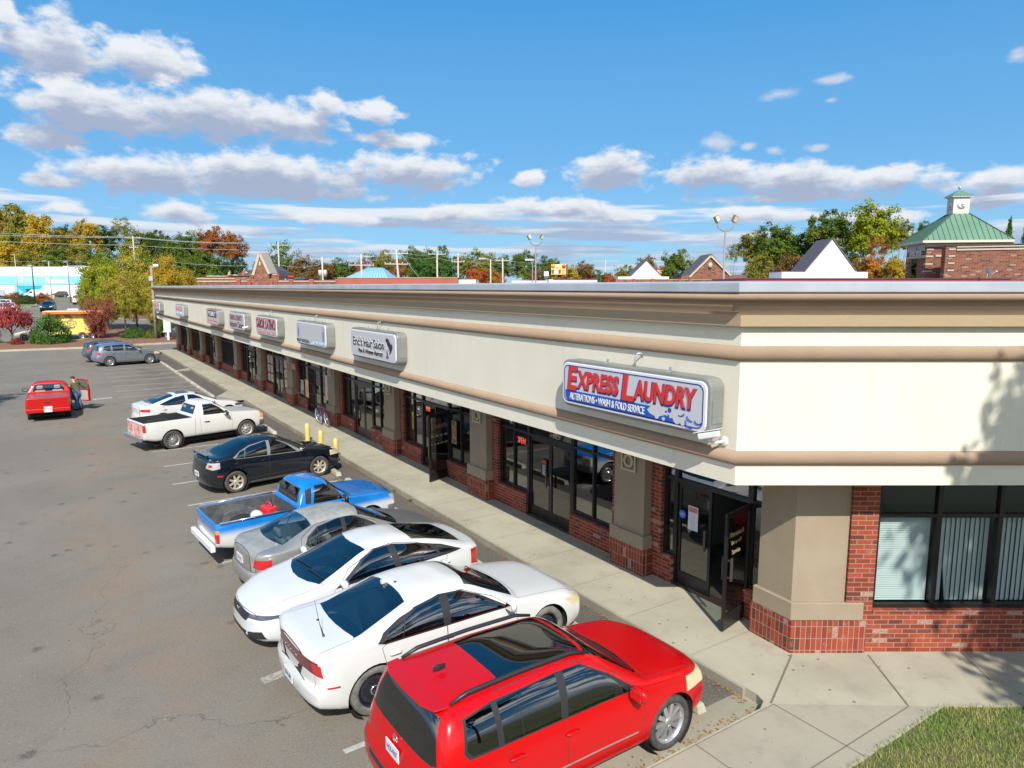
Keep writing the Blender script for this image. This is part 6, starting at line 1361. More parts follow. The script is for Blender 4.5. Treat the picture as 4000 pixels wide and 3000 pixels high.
# ---------------------------------------------------------------- person at the red pickup
def skin_mesh(name, verts, edges, mat, parent, root=0, sub=2):
    me = bpy.data.meshes.new(name); me.from_pydata([v_[0] for v_ in verts], edges, [])
    o = bpy.data.objects.new(name, me); col.objects.link(o)
    sk = o.modifiers.new('skin', 'SKIN'); sk.use_smooth_shade = True
    lay = me.skin_vertices[0] if me.skin_vertices else None
    if lay is None:
        bm = bmesh.new(); bm.from_mesh(me); bm.verts.layers.skin.verify(); bm.to_mesh(me); bm.free(); lay = me.skin_vertices[0]
    for i, v_ in enumerate(verts):
        r_ = v_[1] if isinstance(v_[1], tuple) else (v_[1], v_[1]); lay.data[i].radius = r_; lay.data[i].use_root = (i == root)
    o.modifiers.new('sub', 'SUBSURF').levels = sub; o.modifiers['sub'].render_levels = sub
    dg = bpy.context.evaluated_depsgraph_get(); m2 = bpy.data.meshes.new_from_object(o.evaluated_get(dg)); bpy.data.objects.remove(o)
    m2.materials.clear(); m2.materials.append(mat); 
    for p in m2.polygons: p.use_smooth = True
    n = bpy.data.objects.new(name, m2); col.objects.link(n); n.parent = parent; return n
pn = empty('person', (.78, 39.45, 0), R(128), 'man in a dark cap, olive shirt and blue jeans leaning in at the red pickup', 'person'); pn.scale = (.94, .94, .94)
SKIN = M('skin', (.50, .29, .20), .6); OLV = M('shirt_olive', (.085, .085, .045), .9); JEAN = M('jeans_blue', (.05, .11, .25), .9, c2=(.09, .17, .33), vs=20)
# local: +x the way he faces, +y his left
J = dict(pel=(0, 0, .93), wai=(.03, 0, 1.08), che=(.12, 0, 1.28), nec=(.20, 0, 1.45), hd0=(.24, 0, 1.53), hd1=(.27, 0, 1.62), hd2=(.27, 0, 1.70),
    lh=(0, .09, .90), lk=(.03, .10, .49), la=(-.02, .10, .09), lt=(.13, .11, .04), rh=(0, -.09, .90), rk=(.05, -.11, .49), ra=(.03, -.12, .09), rt=(.18, -.13, .04),
    ls=(.15, .17, 1.40), le=(.30, .26, 1.20), lw=(.48, .22, 1.18), rs=(.15, -.17, 1.40), re=(.12, -.36, 1.22), rw=(.16, -.52, 1.10))
order = list(J); ix = {k: i for i, k in enumerate(order)}
RB = dict(pel=.12, wai=.11, che=(.13, .12), nec=.055, hd0=.07, hd1=.09, hd2=.075, lh=.085, lk=.058, la=.04, lt=.035, rh=.085, rk=.058, ra=.04, rt=.035, ls=.055, le=.04, lw=.028, rs=.055, re=.04, rw=.028)
EB = [('pel', 'wai'), ('wai', 'che'), ('che', 'nec'), ('nec', 'hd0'), ('hd0', 'hd1'), ('hd1', 'hd2'), ('pel', 'lh'), ('lh', 'lk'), ('lk', 'la'), ('la', 'lt'), ('pel', 'rh'), ('rh', 'rk'), ('rk', 'ra'), ('ra', 'rt'), ('che', 'ls'), ('ls', 'le'), ('le', 'lw'), ('che', 'rs'), ('rs', 're'), ('re', 'rw')]
vv = [(J[k], RB[k]) for k in order]; ee = [(ix[a], ix[b_]) for a, b_ in EB]
for w, s_, d_ in (('lw', 1, (.9, -.1, -.1)), ('rw', -1, (.35, -.8, -.3))):
    d = Vector(d_).normalized(); sdv = d.cross(Vector((0, 0, 1))).normalized(); o = Vector(J[w]); pi = len(vv); vv.append((tuple(o + d * .07), .03)); ee.append((ix[w], pi))
    for k, L_ in enumerate((.060, .075, .070, .055)):
        a = o + d * .09 + sdv * (k - 1.5) * .019; i0 = len(vv); vv.append((tuple(a), .010)); ee.append((pi, i0)); vv.append((tuple(a + d * L_ * .6 + Vector((0, 0, -.008))), .009)); ee.append((i0, i0 + 1)); vv.append((tuple(a + d * L_ + Vector((0, 0, -.028))), .008)); ee.append((i0 + 1, i0 + 2))
    a = o + d * .04 - sdv * .03 * s_; i0 = len(vv); vv.append((tuple(a), .011)); ee.append((ix[w], i0)); vv.append((tuple(a + d * .04 - sdv * .025 * s_), .009)); ee.append((i0, i0 + 1))
skin_mesh('body', vv, ee, SKIN, pn)
f = MB(); f.lathe([(0, -.02), (.012, 0), (.016, .03), (0, .05)], 8, 0, Matrix.Translation((.355, 0, 1.60))); 
for sy in (-1, 1): f.lathe([(0, -.03), (.012, -.01), (.014, .02), (0, .03)], 8, 0, Matrix.Translation((.265, sy * .088, 1.62)))
f.build('face', SKIN, pn)
f = MB()
for sy in (-1, 1): f.lathe([(0, -.006), (.008, 0), (0, .006)], 8, 0, Matrix.Translation((.348, sy * .032, 1.635)))
f.box((.345, -.022, 1.565), (.352, .022, 1.572)); f.build('eyes_and_mouth', BLK, pn)
def sub_skin(name, keys, rad, mat, extra=None):
    loc_ = dict(J); loc_.update(extra or {}); kk = {k: i for i, k in enumerate(keys)}
    return skin_mesh(name, [(loc_[k], rad[k]) for k in keys], [(kk[a], kk[b_]) for a, b_ in EB + [('le', 'lm'), ('re', 'rm')] if a in kk and b_ in kk], mat, pn)
sub_skin('jeans', ['pel', 'lh', 'lk', 'la', 'rh', 'rk', 'ra'], dict(pel=.145, lh=.10, lk=.078, la=.070, rh=.10, rk=.078, ra=.070), JEAN)
sub_skin('shirt', ['wai', 'pel', 'che', 'ls', 'le', 'rs', 're', 'nec'], dict(pel=(.155, .15), wai=(.145, .14), che=(.16, .15), ls=.085, le=.066, rs=.085, re=.066, nec=.06), OLV, dict(nec=(.17, 0, 1.41), le=(.24, .22, 1.29), re=(.13, -.28, 1.30)))
f = MB(); f.lathe([(.104, 0), (.107, .03), (.095, .075), (.06, .105), (0, .115)], 20, 0, Matrix.Translation((.268, 0, 1.655))); f.prism([(.35, -.07), (.42, -.05), (.44, 0), (.42, .05), (.35, .07)], 1.665, 1.675); f.build('cap', M('cap_black', (.02, .02, .022), .8), pn)
for k in ('lt', 'rt'):
    f = MB(); x_, y_, z_ = J[k]; f.prism([(x_ - .20, y_ - .045), (x_ + .06, y_ - .05), (x_ + .10, y_), (x_ + .06, y_ + .05), (x_ - .20, y_ + .045)], 0, .085); f.build('shoe', BLK, pn, bevel=.02)

# ---------------------------------------------------------------- foliage
def at(xd, Z, z=None):
    p = HF * Z + RT * ((xd - 1106) / 1500 * Z / 1.0096); return Vector((p.x, p.y, hgt(p.x, p.y) if z is None else z))
def zat(yd, Z): return 5.95 + (619.5 - yd) / 1500 * Z
FOL = {}
def fol(name, a, b_, c):
    m = bpy.data.materials.new('foliage_' + name); m.use_nodes = True; nt_ = m.node_tree; nt_.nodes.clear(); nb = NB(nt_)
    g = nb.n('ShaderNodeNewGeometry').outputs['Position']; oi = nb.n('ShaderNodeObjectInfo').outputs['Random']
    c_ = nb.mix(nb.ramp(nb.noise(g, .55, 3, .6), .40, .60), a, b_); c_ = nb.mix(nb.ramp(nb.noise(nb.v('ADD', g, (30, 7, 3)), .35, 3, .6), .55, .68), c_, c)
    c_ = nb.mix(nb.m('MULTIPLY', nb.ramp(nb.noise(g, 3.5, 2), .4, .65), .5), c_, tuple(q * 1.5 for q in a))
    df = nb.n('ShaderNodeBsdfDiffuse'); nb.put(df.inputs[0], c_); tl = nb.n('ShaderNodeBsdfTranslucent'); nb.put(tl.inputs[0], nb.mix(.5, c_, tuple(min(1, q * 1.6) for q in a)))
    mx = nb.n('ShaderNodeMixShader'); mx.inputs[0].default_value = .30; nb.put(mx.inputs[1], df.outputs[0]); nb.put(mx.inputs[2], tl.outputs[0])
    o = nb.n('ShaderNodeOutputMaterial'); nb.put(o.inputs[0], mx.outputs[0]); FOL[name] = m
for nm, a, b_, c in (('green', (0.104, 0.150, 0.026), (0.065, 0.106, 0.022), (0.189, 0.188, 0.030)), ('dgreen', (0.051, 0.088, 0.022), (0.041, 0.069, 0.018), (0.087, 0.112, 0.025)), ('olive', (0.210, 0.194, 0.032), (0.123, 0.144, 0.028), (0.348, 0.213, 0.030)),
    ('gold', (0.392, 0.256, 0.030), (0.217, 0.200, 0.030), (0.522, 0.263, 0.025)), ('lime', (0.246, 0.269, 0.022), (0.145, 0.194, 0.022), (0.319, 0.275, 0.030)), ('rust', (0.312, 0.106, 0.035), (0.203, 0.094, 0.030), (0.160, 0.150, 0.030)), ('brown', (0.203, 0.106, 0.040), (0.123, 0.106, 0.030), (0.246, 0.100, 0.040)),
    ('red', (0.392, 0.075, 0.035), (0.290, 0.112, 0.030), (0.174, 0.150, 0.030)), ('orange', (0.406, 0.163, 0.030), (0.246, 0.138, 0.030), (0.174, 0.175, 0.030)), ('willow', (0.312, 0.269, 0.042), (0.225, 0.219, 0.035), (0.435, 0.275, 0.040)),
    ('maroon', (0.275, 0.056, 0.050), (0.174, 0.037, 0.035), (0.348, 0.100, 0.060)), ('mauve', (0.232, 0.075, 0.050), (0.174, 0.062, 0.040), (0.290, 0.150, 0.080)), ('conifer', (0.065, 0.131, 0.028), (0.043, 0.094, 0.024), (0.102, 0.175, 0.030))): fol(nm, a, b_, c)
BARK = M('bark', (.10, .075, .055), .95, c2=(.16, .13, .10), vs=6)
def crown_mesh(seed, kind, nc=70, per=95, leaf=.055):
    rg = random.Random(seed); vs = []; fs = []; lobes = []
    if kind in ('broad', 'tall'):
        nl = 15 if kind == 'broad' else 18
        for k in range(nl):
            a = k * 2.4 + rg.uniform(-.5, .5); u = -0.75 + 1.7 * (k + .5) / nl; r_ = .58 * math.sqrt(max(.05, 1 - u * u * .9)) * rg.uniform(.75, 1.1); lobes.append((r_ * math.cos(a), r_ * math.sin(a), .5 + u * .30, rg.uniform(.26, .42)))
        lobes.append((0, 0, .5, .6))
    for i in range(nc):
        if kind == 'conifer':
            t = rg.random() ** .8; r_ = (1 - t) * .95 + .04; a = rg.uniform(0, 6.28); c = Vector((r_ * math.cos(a) * rg.uniform(.6, 1), r_ * math.sin(a) * rg.uniform(.6, 1), t * .96 + .02)); cr = .16 * (1 - t) + .05
        elif kind == 'vase':
            t = rg.random(); a = rg.uniform(0, 6.28); r_ = (.15 + .85 * t ** .7) * rg.uniform(.5, 1); c = Vector((r_ * math.cos(a), r_ * math.sin(a), .12 + t * .85 - .18 * r_ * r_)); cr = .15
        elif kind == 'umbrella':
            a = rg.uniform(0, 6.28); r_ = rg.random() ** .5; c = Vector((r_ * math.cos(a), r_ * math.sin(a), .42 + .5 * (1 - r_ * r_) * rg.random() + .05)); cr = .16
        elif kind == 'bush':
            a = rg.uniform(0, 6.28); u = rg.random(); r_ = math.sqrt(1 - u * u) * rg.uniform(.75, 1); c = Vector((r_ * math.cos(a), r_ * math.sin(a), .05 + .9 * u * rg.uniform(.7, 1))); cr = .17
        else:
            lb = rg.choice(lobes); d = Vector((rg.gauss(0, 1), rg.gauss(0, 1), rg.gauss(.25, 1))).normalized() * lb[3] * rg.uniform(.6, 1.0); c = Vector((lb[0] + d.x, lb[1] + d.y, max(.03, lb[2] + d.z * .5))); cr = rg.uniform(.07, .15)
        out = Vector((c.x, c.y, (c.z - .45) * .9)); out = out.normalized() if out.length > .01 else Vector((0, 0, 1))
        iso = kind in ('broad', 'tall'); zz_ = .5 if iso else 1
        for j in range(per):
            d = Vector((rg.gauss(0, 1), rg.gauss(0, 1), rg.gauss(0, .75) * zz_)); p = c + d * cr * .62
            nn = (out * .9 + Vector((rg.gauss(0, .6), rg.gauss(0, .6), rg.gauss(.5, .6)))).normalized(); u = nn.cross(Vector((rg.gauss(0, 1), rg.gauss(0, 1), rg.gauss(0, 1)))).normalized(); w = nn.cross(u); s_ = leaf * rg.uniform(.6, 1.25)
            k = len(vs); u = Vector((u.x, u.y, u.z * zz_)); w = Vector((w.x, w.y, w.z * zz_)); vs += [tuple(p - u * s_ * .5), tuple(p + w * s_ * .4), tuple(p + u * s_ * .6), tuple(p - w * s_ * .4)]; fs.append((k, k + 1, k + 2, k + 3))
    me = bpy.data.meshes.new('crown'); me.from_pydata(vs, [], fs); me.materials.append(FOL['green']); return me
def trunk_mesh(seed, kind):
    rg = random.Random(seed); f = MB(); f.tube([(0, 0, -.05), (.01, 0, .25), (-.02, .02, .5), (.0, .0, .8)], [.05, .038, .026, .01], 8)
    for k in range(9 if kind != 'conifer' else 0):
        a = rg.uniform(0, 6.28); z_ = rg.uniform(.2, .55); r_ = rg.uniform(.35, .75); f.tube([(0, 0, z_), (r_ * .45 * math.cos(a), r_ * .45 * math.sin(a), z_ + .14), (r_ * math.cos(a), r_ * math.sin(a), z_ + rg.uniform(.2, .36))], [.02, .013, .005], 6)
    me_o = f.build('trunk', BARK); me = me_o.data; bpy.data.objects.remove(me_o); return me
CR = {'broad': [crown_mesh(s_, 'broad', 170, 70, .062) for s_ in (1, 2, 3)], 'tall': [crown_mesh(s_, 'tall', 180, 70, .058) for s_ in (4, 5)], 'sparse': [crown_mesh(6, 'broad', 75, 55, .05)], 'conifer': [crown_mesh(7, 'conifer', 120, 60, .055)],
      'fine': [crown_mesh(s_, 'tall', 230, 90, .040) for s_ in (8, 9)], 'vase': [crown_mesh(10, 'vase', 90, 55, .05)], 'umbrella': [crown_mesh(11, 'umbrella', 60, 60, .075)], 'bush': [crown_mesh(12, 'bush', 90, 60, .07)]}
TK = {k: trunk_mesh(20, k) for k in CR}
TI = [0]
def tree(pos, H_, Rr, kind, mt, label, cat='tree', group=None, z0=.12, name=None):
    TI[0] += 1; i = TI[0]
    t = empty(name or ('tree' if cat == 'tree' else cat.replace(' ', '_')), pos, (i * 2.4) % 6.28, label, cat, group)
    me = CR[kind][i % len(CR[kind])]; c = bpy.data.objects.new('crown', me); col.objects.link(c); c.parent = t; ch = H_ * (1 - z0) if kind in ('conifer', 'vase', 'umbrella', 'bush') else min(H_ * (1 - z0), {'fine': 3.4, 'tall': 2.9}.get(kind, 2.3) * Rr)
    c.scale = (Rr, Rr, ch); c.location = (0, 0, H_ - ch)
    c.material_slots[0].link = 'OBJECT'; c.material_slots[0].material = FOL[mt]
    k = bpy.data.objects.new('trunk', TK[kind]); col.objects.link(k); k.parent = t; k.scale = (Rr * .9, Rr * .9, H_ * .95); return t
GB = 'autumn trees beyond the shops'
TREES = [(-18, 446, 112, 226, 'gold', 'tall', 'tall golden tree at the far left edge behind the white store'), (42, 437, 96, 230, 'olive', 'tall', 'tallest olive-gold tree behind the left half of the white store'), (102, 462, 84, 222, 'gold', 'tall', 'golden tree between the tall olive tree and the dark gap over the store'),
 (146, 490, 64, 240, 'dgreen', 'broad', 'dark green tree set back above the middle of the white store'), (196, 476, 72, 232, 'gold', 'broad', 'rounded yellow-green tree over the right end of the white store'), (238, 491, 52, 242, 'dgreen', 'broad', 'small dark green tree left of the thin plume-topped tree'),
 (271, 470, 44, 238, 'olive', 'sparse', 'thin see-through tree top standing above its neighbours'), (303, 491, 78, 240, 'olive', 'broad', 'olive tree right behind the top of the yellow willow-like group'), (346, 501, 62, 238, 'dgreen', 'broad', 'dark green tree behind the wires right of the yellow group'),
 (388, 507, 74, 204, 'green', 'broad', 'green tree left of the two rust-topped trees'), (428, 501, 78, 192, 'green', 'broad', 'broad green tree under the left rust-coloured crown'), (464, 492, 62, 190, 'rust', 'broad', 'left one of the two rust-topped trees above the brick shops'), (506, 504, 58, 186, 'rust', 'broad', 'right one of the two rust-topped trees above the brick shops'),
 (18, 522, 96, 214, 'gold', 'broad', 'low golden tree close above the roof at the far left'), (78, 532, 80, 212, 'olive', 'broad', 'low olive tree just above the white store roof'), (128, 528, 70, 214, 'green', 'broad', 'green tree above the blue store sign'), (176, 520, 70, 216, 'olive', 'broad', 'yellow-green tree hugging the right end of the store roof'),
 (402, 548, 78, 180, 'green', 'broad', 'lower green tree behind the slate roof of the brick shops'), (458, 545, 84, 178, 'green', 'broad', 'lower green tree below the left rust-coloured crown'), (512, 556, 60, 178, 'dgreen', 'broad', 'lower dark green tree left of the pointed brick gable'), (330, 548, 70, 190, 'green', 'broad', 'green tree just right of the yellow willow-like group'), (230, 540, 90, 195, 'green', 'broad', 'green tree hidden behind the yellow willow-like group'),
 (610, 513, 92, 200, 'green', 'sparse', 'open airy green tree right of the pointed brick gable'), (566, 566, 50, 205, 'green', 'broad', 'low green tree behind the pointed brick gable'), (656, 552, 72, 196, 'brown', 'broad', 'brown-green tree beside the transformer pole'), (696, 560, 58, 194, 'brown', 'broad', 'purplish brown tree behind the transformer pole'),
 (738, 557, 60, 202, 'green', 'broad', 'green tree left of the blue hipped roof'), (772, 562, 54, 206, 'rust', 'broad', 'rusty tree behind the pole left of the blue hipped roof'), (802, 543, 46, 220, 'mauve', 'sparse', 'bare-looking reddish tree above the blue hipped roof'), (828, 541, 62, 210, 'olive', 'broad', 'bright green tree rising over the blue hipped roof'),
 (862, 554, 50, 205, 'rust', 'sparse', 'reddish tree between the blue roof and the leaning utility pole'), (893, 532, 64, 232, 'green', 'broad', 'green tree behind the leaning utility pole'), (944, 531, 76, 232, 'green', 'broad', 'wide green tree above the dark evergreen group'), (918, 556, 86, 148, 'conifer', 'broad', 'left dense evergreen tree over the long red brick wall'), (962, 560, 72, 148, 'conifer', 'broad', 'right dense evergreen tree over the long red brick wall'),
 (1000, 548, 44, 222, 'olive', 'broad', 'small olive tree right of the evergreen group'), (1040, 539, 72, 215, 'olive', 'broad', 'rounded olive tree behind the tall thin light pole'), (1084, 550, 48, 222, 'green', 'broad', 'green tree left of the twin-headed far lamp post'), (1030, 575, 56, 150, 'red', 'broad', 'pink-red autumn tree right of the evergreen group'), (1070, 585, 50, 150, 'orange', 'broad', 'low orange-green tree beside the pink-red one'),
 (1133, 540, 62, 205, 'green', 'broad', 'green tree just left of the twin-headed far lamp post'), (1184, 553, 52, 208, 'green', 'broad', 'green tree above the billboard'), (1228, 572, 66, 160, 'gold', 'broad', 'golden tree right of the billboard'), (1262, 562, 58, 200, 'brown', 'broad', 'brown-green tree right of the golden one by the billboard'), (1296, 582, 50, 200, 'green', 'broad', 'low green tree before the far twin-armed pole'),
 (1160, 580, 50, 165, 'brown', 'broad', 'brownish tree left of the billboard'), (1325, 588, 60, 120, 'red', 'broad', 'low crimson tree left of the small white gable'), (1352, 572, 66, 190, 'olive', 'broad', 'olive tree behind the small white gable'), (1396, 553, 48, 185, 'brown', 'broad', 'brown tree top above the small white gable'), (1432, 574, 40, 180, 'rust', 'broad', 'rusty low tree between the white and brick gables'),
 (1460, 540, 68, 112, 'green', 'broad', 'round bright green tree left of the brick gable'), (1500, 563, 42, 112, 'gold', 'broad', 'small golden tree touching the left slope of the brick gable'), (1583, 527, 40, 120, 'olive', 'sparse', 'thin pale tree behind the near twin-headed lamp post'),
 (1626, 500, 66, 112, 'olive', 'broad', 'olive tree right of the near lamp post'), (1672, 484, 96, 108, 'green', 'broad', 'wide green tree left of the large white gable'), (1728, 498, 74, 110, 'dgreen', 'broad', 'dark tree directly behind the left slope of the large white gable'), (1788, 456, 104, 106, 'green', 'broad', 'tall green tree behind the peak of the large white gable'), (1876, 440, 112, 101, 'lime', 'broad', 'tallest yellow-green tree between the white gable and the clock tower'),
 (1936, 480, 62, 104, 'olive', 'broad', 'olive tree just left of the green tower roof'), (1892, 505, 50, 93, 'rust', 'sparse', 'rusty thin tree in front of the tallest yellow-green tree'), (1876, 548, 90, 88, 'orange', 'broad', 'orange-brown tree low between the white gable and the clock tower'), (1930, 553, 60, 85, 'gold', 'broad', 'golden bush-like tree against the brick clock tower'), (1822, 540, 70, 92, 'dgreen', 'broad', 'dark green tree at the right slope of the large white gable'),
 (1640, 548, 70, 98, 'olive', 'broad', 'low olive tree right of the brick gable'), (1706, 545, 70, 96, 'brown', 'broad', 'low brownish tree left foot of the large white gable'), (1990, 484, 44, 125, 'green', 'broad', 'green tree peeping over the left eave of the tower roof'), (2168, 484, 52, 105, 'conifer', 'conifer', 'left spruce behind the right eave of the tower roof'), (2206, 470, 44, 100, 'conifer', 'conifer', 'spruce at the right edge of the picture')]
for xd, yt, wd, Z, mt, kd, lb in TREES:
    p = at(xd, Z); H_ = zat(yt, Z) - p.z; Rr = wd / 2 / 1500 * Z * 1.18
    tree(p, H_ * 1.02, Rr, kd, mt, lb, group=GB, z0=.05)
# the yellow willow-like clump beside the end of the strip
GW = 'yellow-green trees at the end of the strip'
for (x_, y_), H_, Rr, lb, mt in [((8.4, 93.5), 10.6, 3.0, 'tallest yellow-green tree of the clump at the strip end, in its middle', 'willow'), ((5.6, 96), 9.6, 3.0, 'yellow-green tree at the left of the clump beside the store sign', 'lime'), ((11.4, 91), 9.6, 2.8, 'golden tree of the clump nearest the wooden utility pole', 'gold'),
     ((6.9, 89.5), 7.6, 2.6, 'front lower yellow-green tree of the clump behind the food trailer', 'willow'), ((10.0, 87.6), 7.2, 2.1, 'lower yellow tree of the clump right by the utility pole', 'willow'), ((13.8, 95), 8.2, 2.4, 'yellow-brown tree at the right end of the clump over the parapet', 'gold'), ((4.6, 100), 7.6, 2.5, 'small yellow-green tree at the left foot of the clump', 'lime')]:
    tree((x_, y_, hgt(x_, y_)), H_, Rr, 'fine', mt, lb, group=GW, z0=.02)
for (x_, y_), H_, Rr, mt, kd, lb, cat in [((4.0, 85.6), 4.9, 2.0, 'mauve', 'vase', 'large purplish-red bush standing before the right end of the food trailer', 'bush'), ((-3.35, 83.6), 4.2, 1.75, 'maroon', 'umbrella', 'small red-leaved tree on the mulch strip at the left', 'tree'),
     ((-.2, 82.9), 3.0, 1.75, 'conifer', 'bush', 'dense bright green bush at the left end of the yellow food trailer', 'bush'), ((-3.0, 82.6), .8, .6, 'maroon', 'bush', 'tiny red shrub at the foot of the red-leaved tree', 'shrub'), ((7.3, 85.2), 1.3, 1.2, 'conifer', 'bush', 'dark low shrub left of the wooden utility pole', 'shrub'), ((8.9, 84.4), 1.0, .9, 'green', 'bush', 'small green shrub at the foot of the wooden utility pole', 'shrub'),
     ((10.6, 86), 2.2, 1.3, 'green', 'bush', 'green shrub behind the grey post box at the strip end', 'shrub'), ((-5.4, 85), 2.2, 1.1, 'olive', 'bush', 'olive shrub at the left edge beside the red-leaved tree', 'shrub'),
     ((-5.9, 172), 2.4, 2.2, 'brown', 'bush', 'brownish round shrub on the far grass island', 'shrub'), ((-4.2, 168), 1.7, 2.2, 'dgreen', 'bush', 'clipped dark green shrub on the far grass island', 'shrub'), ((-1.2, 172), 2.2, 1.7, 'rust', 'bush', 'reddish shrub at the right end of the far grass island', 'shrub')]:
    tree((x_, y_, hgt(x_, y_)), H_, Rr, kd, mt, lb, cat, z0=.0 if kd == 'bush' else .04)
# trees that stand outside the frame and shade the side wall, the lawn and the left of the lot
pc = RT * 9.1 + HF * 10 + Vector((0, 0, 2.4)) + SUN * 13
tree((pc.x, pc.y, 0), pc.z + 3.6, 3.7, 'broad', 'green', 'shade tree outside the frame whose shadow falls on the side wall and lawn', z0=.28)
tree((-6.9, 39.5, 0), 8.5, 2.6, 'broad', 'green', 'shade tree outside the frame whose shadow reaches the red pickup', z0=.3)
# ---------------------------------------------------------------- beds, kerbs and islands beyond the lot
MULCH = M('pine_mulch', (.21, .10, .058), .95, c2=(.14, .068, .042), vs=3, bump=.5, bs=25)
def slab(name, poly, h_, mat, kerbm=None, kw=.15, dz=0):
    """raised bed that follows the ground, with its own kerb"""
    def dense(pl):
        out = []
        for i in range(len(pl)):
            a, b_ = Vector(pl[i]), Vector(pl[(i + 1) % len(pl)]); n_ = max(1, int((b_ - a).length / 2.0))
            for k in range(n_): out.append(tuple(a + (b_ - a) * k / n_))
        return out
    pd = dense(poly); f = MB(); n_ = len(pd)
    f.add([(x_, y_, hgt(x_, y_) + h_) for x_, y_ in pd] + [(x_, y_, hgt(x_, y_) - .1) for x_, y_ in pd], [tuple(range(n_))] + [(i, n_ + i, n_ + (i + 1) % n_, (i + 1) % n_) for i in range(n_)])
    tag(f.build(name, mat), kind='structure')
    if kerbm:
        q = offpoly(pd, -kw); f = MB()
        f.add([(x_, y_, hgt(x_, y_) + h_ + .02) for x_, y_ in pd] + [(x_, y_, hgt(x_, y_) + h_ + .02) for x_, y_ in q] + [(x_, y_, hgt(x_, y_) - .1) for x_, y_ in q],
              [(i, (i + 1) % n_, n_ + (i + 1) % n_, n_ + i) for i in range(n_)] + [(n_ + i, n_ + (i + 1) % n_, 2 * n_ + (i + 1) % n_, 2 * n_ + i) for i in range(n_)])
        tag(f.build('kerb', kerbm), kind='structure')
KB = concrete_mat('kerb_aged', (.40, .365, .26), (.29, .26, .18), .3)
slab('planting_bed', [(-30, 79.2), (2.6, 77.8), (5, 77.9), (7, 78.6), (14, 79.2), (17, 82), (17, 103), (6, 103), (4.9, 92), (4.6, 88), (2.2, 84.7), (-1, 84.6), (-30, 85.6)], .14, MULCH, KB, .3)
slab('planting_bed', [(2.6, 68.8), (3.2, 68.2), (7.6, 68.5), (7.9, 69.6), (3.4, 70.3), (2.5, 69.8)], .14, CONC2, KB, .15)
GRS = M('far_grass', (.11, .16, .03), .95, c2=(.16, .15, .06), vs=.6)
slab('grass_island', [(-40, 156), (-3.2, 154.5), (-2.4, 158), (-2.6, 178), (-40, 180)], .12, GRS, CONC2, .3); slab('grass_island', [(-3, 203), (14, 201), (14, 210), (-3, 211)], .1, GRS)
slab('planting_bed', [(3.4, 128), (10, 112), (24, 112), (24, 136), (8, 138)], .12, MULCH, CONC2, .2)
t = empty('rock', (2.55, 70.6, 0), 0, 'pale boulder at the nose of the parking island by the far SUVs', 'rock'); f = MB(); f.lathe([(0, .55), (.25, .5), (.42, .3), (.45, 0)], 9, 0, Matrix.Diagonal((1.2, .9, 1, 1)), smooth=False); f.build('stone', CONC2, t)
f = MB()
for (x0, y0, x1, y1, w) in ((-4.5, 111, 3.5, 110, .25), (-4.6, 106.8, 6, 104.6, .12), (-1.5, 141, .2, 141.2, .5), (1.5, 168, 3.0, 168.1, .5), (-5.5, 150.2, -2.5, 149.5, .3)):
    a, b_ = Vector((x0, y0)), Vector((x1, y1)); f.add([(p.x, p.y + s_ * w, hgt(p.x, p.y + s_ * w) + .012) for p, s_ in ((a, -1), (b_, -1), (b_, 1), (a, 1))], [(0, 1, 2, 3)])
tag(f.build('road_marking', PAINT), kind='structure')

# ---------------------------------------------------------------- helpers for the buildings behind (u to the right, v away, heights in metres)
def bld(name, Z, xd, label, cat='building', group=None): 
    p = at(xd, Z); return empty(name, (p.x, p.y, p.z), -YAW, label, cat, group), Z, p.z
def U_(xd, x0, Z): return (xd - x0) / 1500 * Z / 1.0096
WWH = M('white_wall', (.66, .66, .68), .6); SKY = M('pale_blue_band', (.20, .50, .72), .5); TEA = M('teal_paint', (.02, .33, .50), .5)
BRF = brick('brick_far', tuple(RT), .34, .12, c1=(.25, .09, .056), c2=(.18, .064, .042), mortar=(.32, .25, .20), odd=0); BRR = M('brick_plain_red', (.30, .085, .052), .9, c2=(.26, .07, .045), vs=.6)
STN = M('limestone', (.42, .365, .28), .8); SLATE = M('slate_roof', (.065, .075, .10), .8, c2=(.05, .055, .07), vs=1); BRN = M('brown_metal', (.10, .075, .065), .5); GRN = M('green_metal_roof', (.085, .175, .115), .5, c2=(.10, .20, .13), vs=.5)
WST = M('white_stucco', (.64, .64, .65), .8)
# big white store on the left
t, Z, zb = bld('store_building', 202, 45, 'long white store with pale blue band and teal entrance at the far left'); X0 = 45
u = lambda xd: U_(xd, X0, Z); h_ = lambda yd: zat(yd, Z) - zb
f = MB(); f.box((u(-260), 0, -1), (u(240), 40, h_(577))); f.build('wall', WWH, t)
f = MB(); f.box((u(-260), -.12, h_(615)), (u(235), -.003, h_(597))); bd = f.build('sign_band', SKY, t)
f = MB(); f.box((u(-262), -.15, h_(577.2)), (u(242), 40.1, h_(576.2))); f.build('parapet', M('parapet_grey', (.35, .35, .38), .6), t)
F = frame((0, -.14, 0), (1, 0, 0), (0, 0, 1), (0, -1, 0))
text_obj('lettering', 'ReStore', u(152) - u(101), h_(600) - h_(612), WWH, F @ Matrix.Translation(((u(101) + u(152)) / 2, (h_(600) + h_(612)) / 2, 0)), bd, .02, offset=.02)
text_obj('lettering', 'Habitat', u(77) - u(56), .75, WWH, F @ Matrix.Translation(((u(56) + u(77)) / 2, h_(603.6), 0)), bd, .02); text_obj('lettering', 'for Humanity', u(79) - u(56), .42, WWH, F @ Matrix.Translation(((u(56) + u(79)) / 2, h_(608.2), 0)), bd, .02)
f = MB(); xc, yc = u(47), h_(602.5)
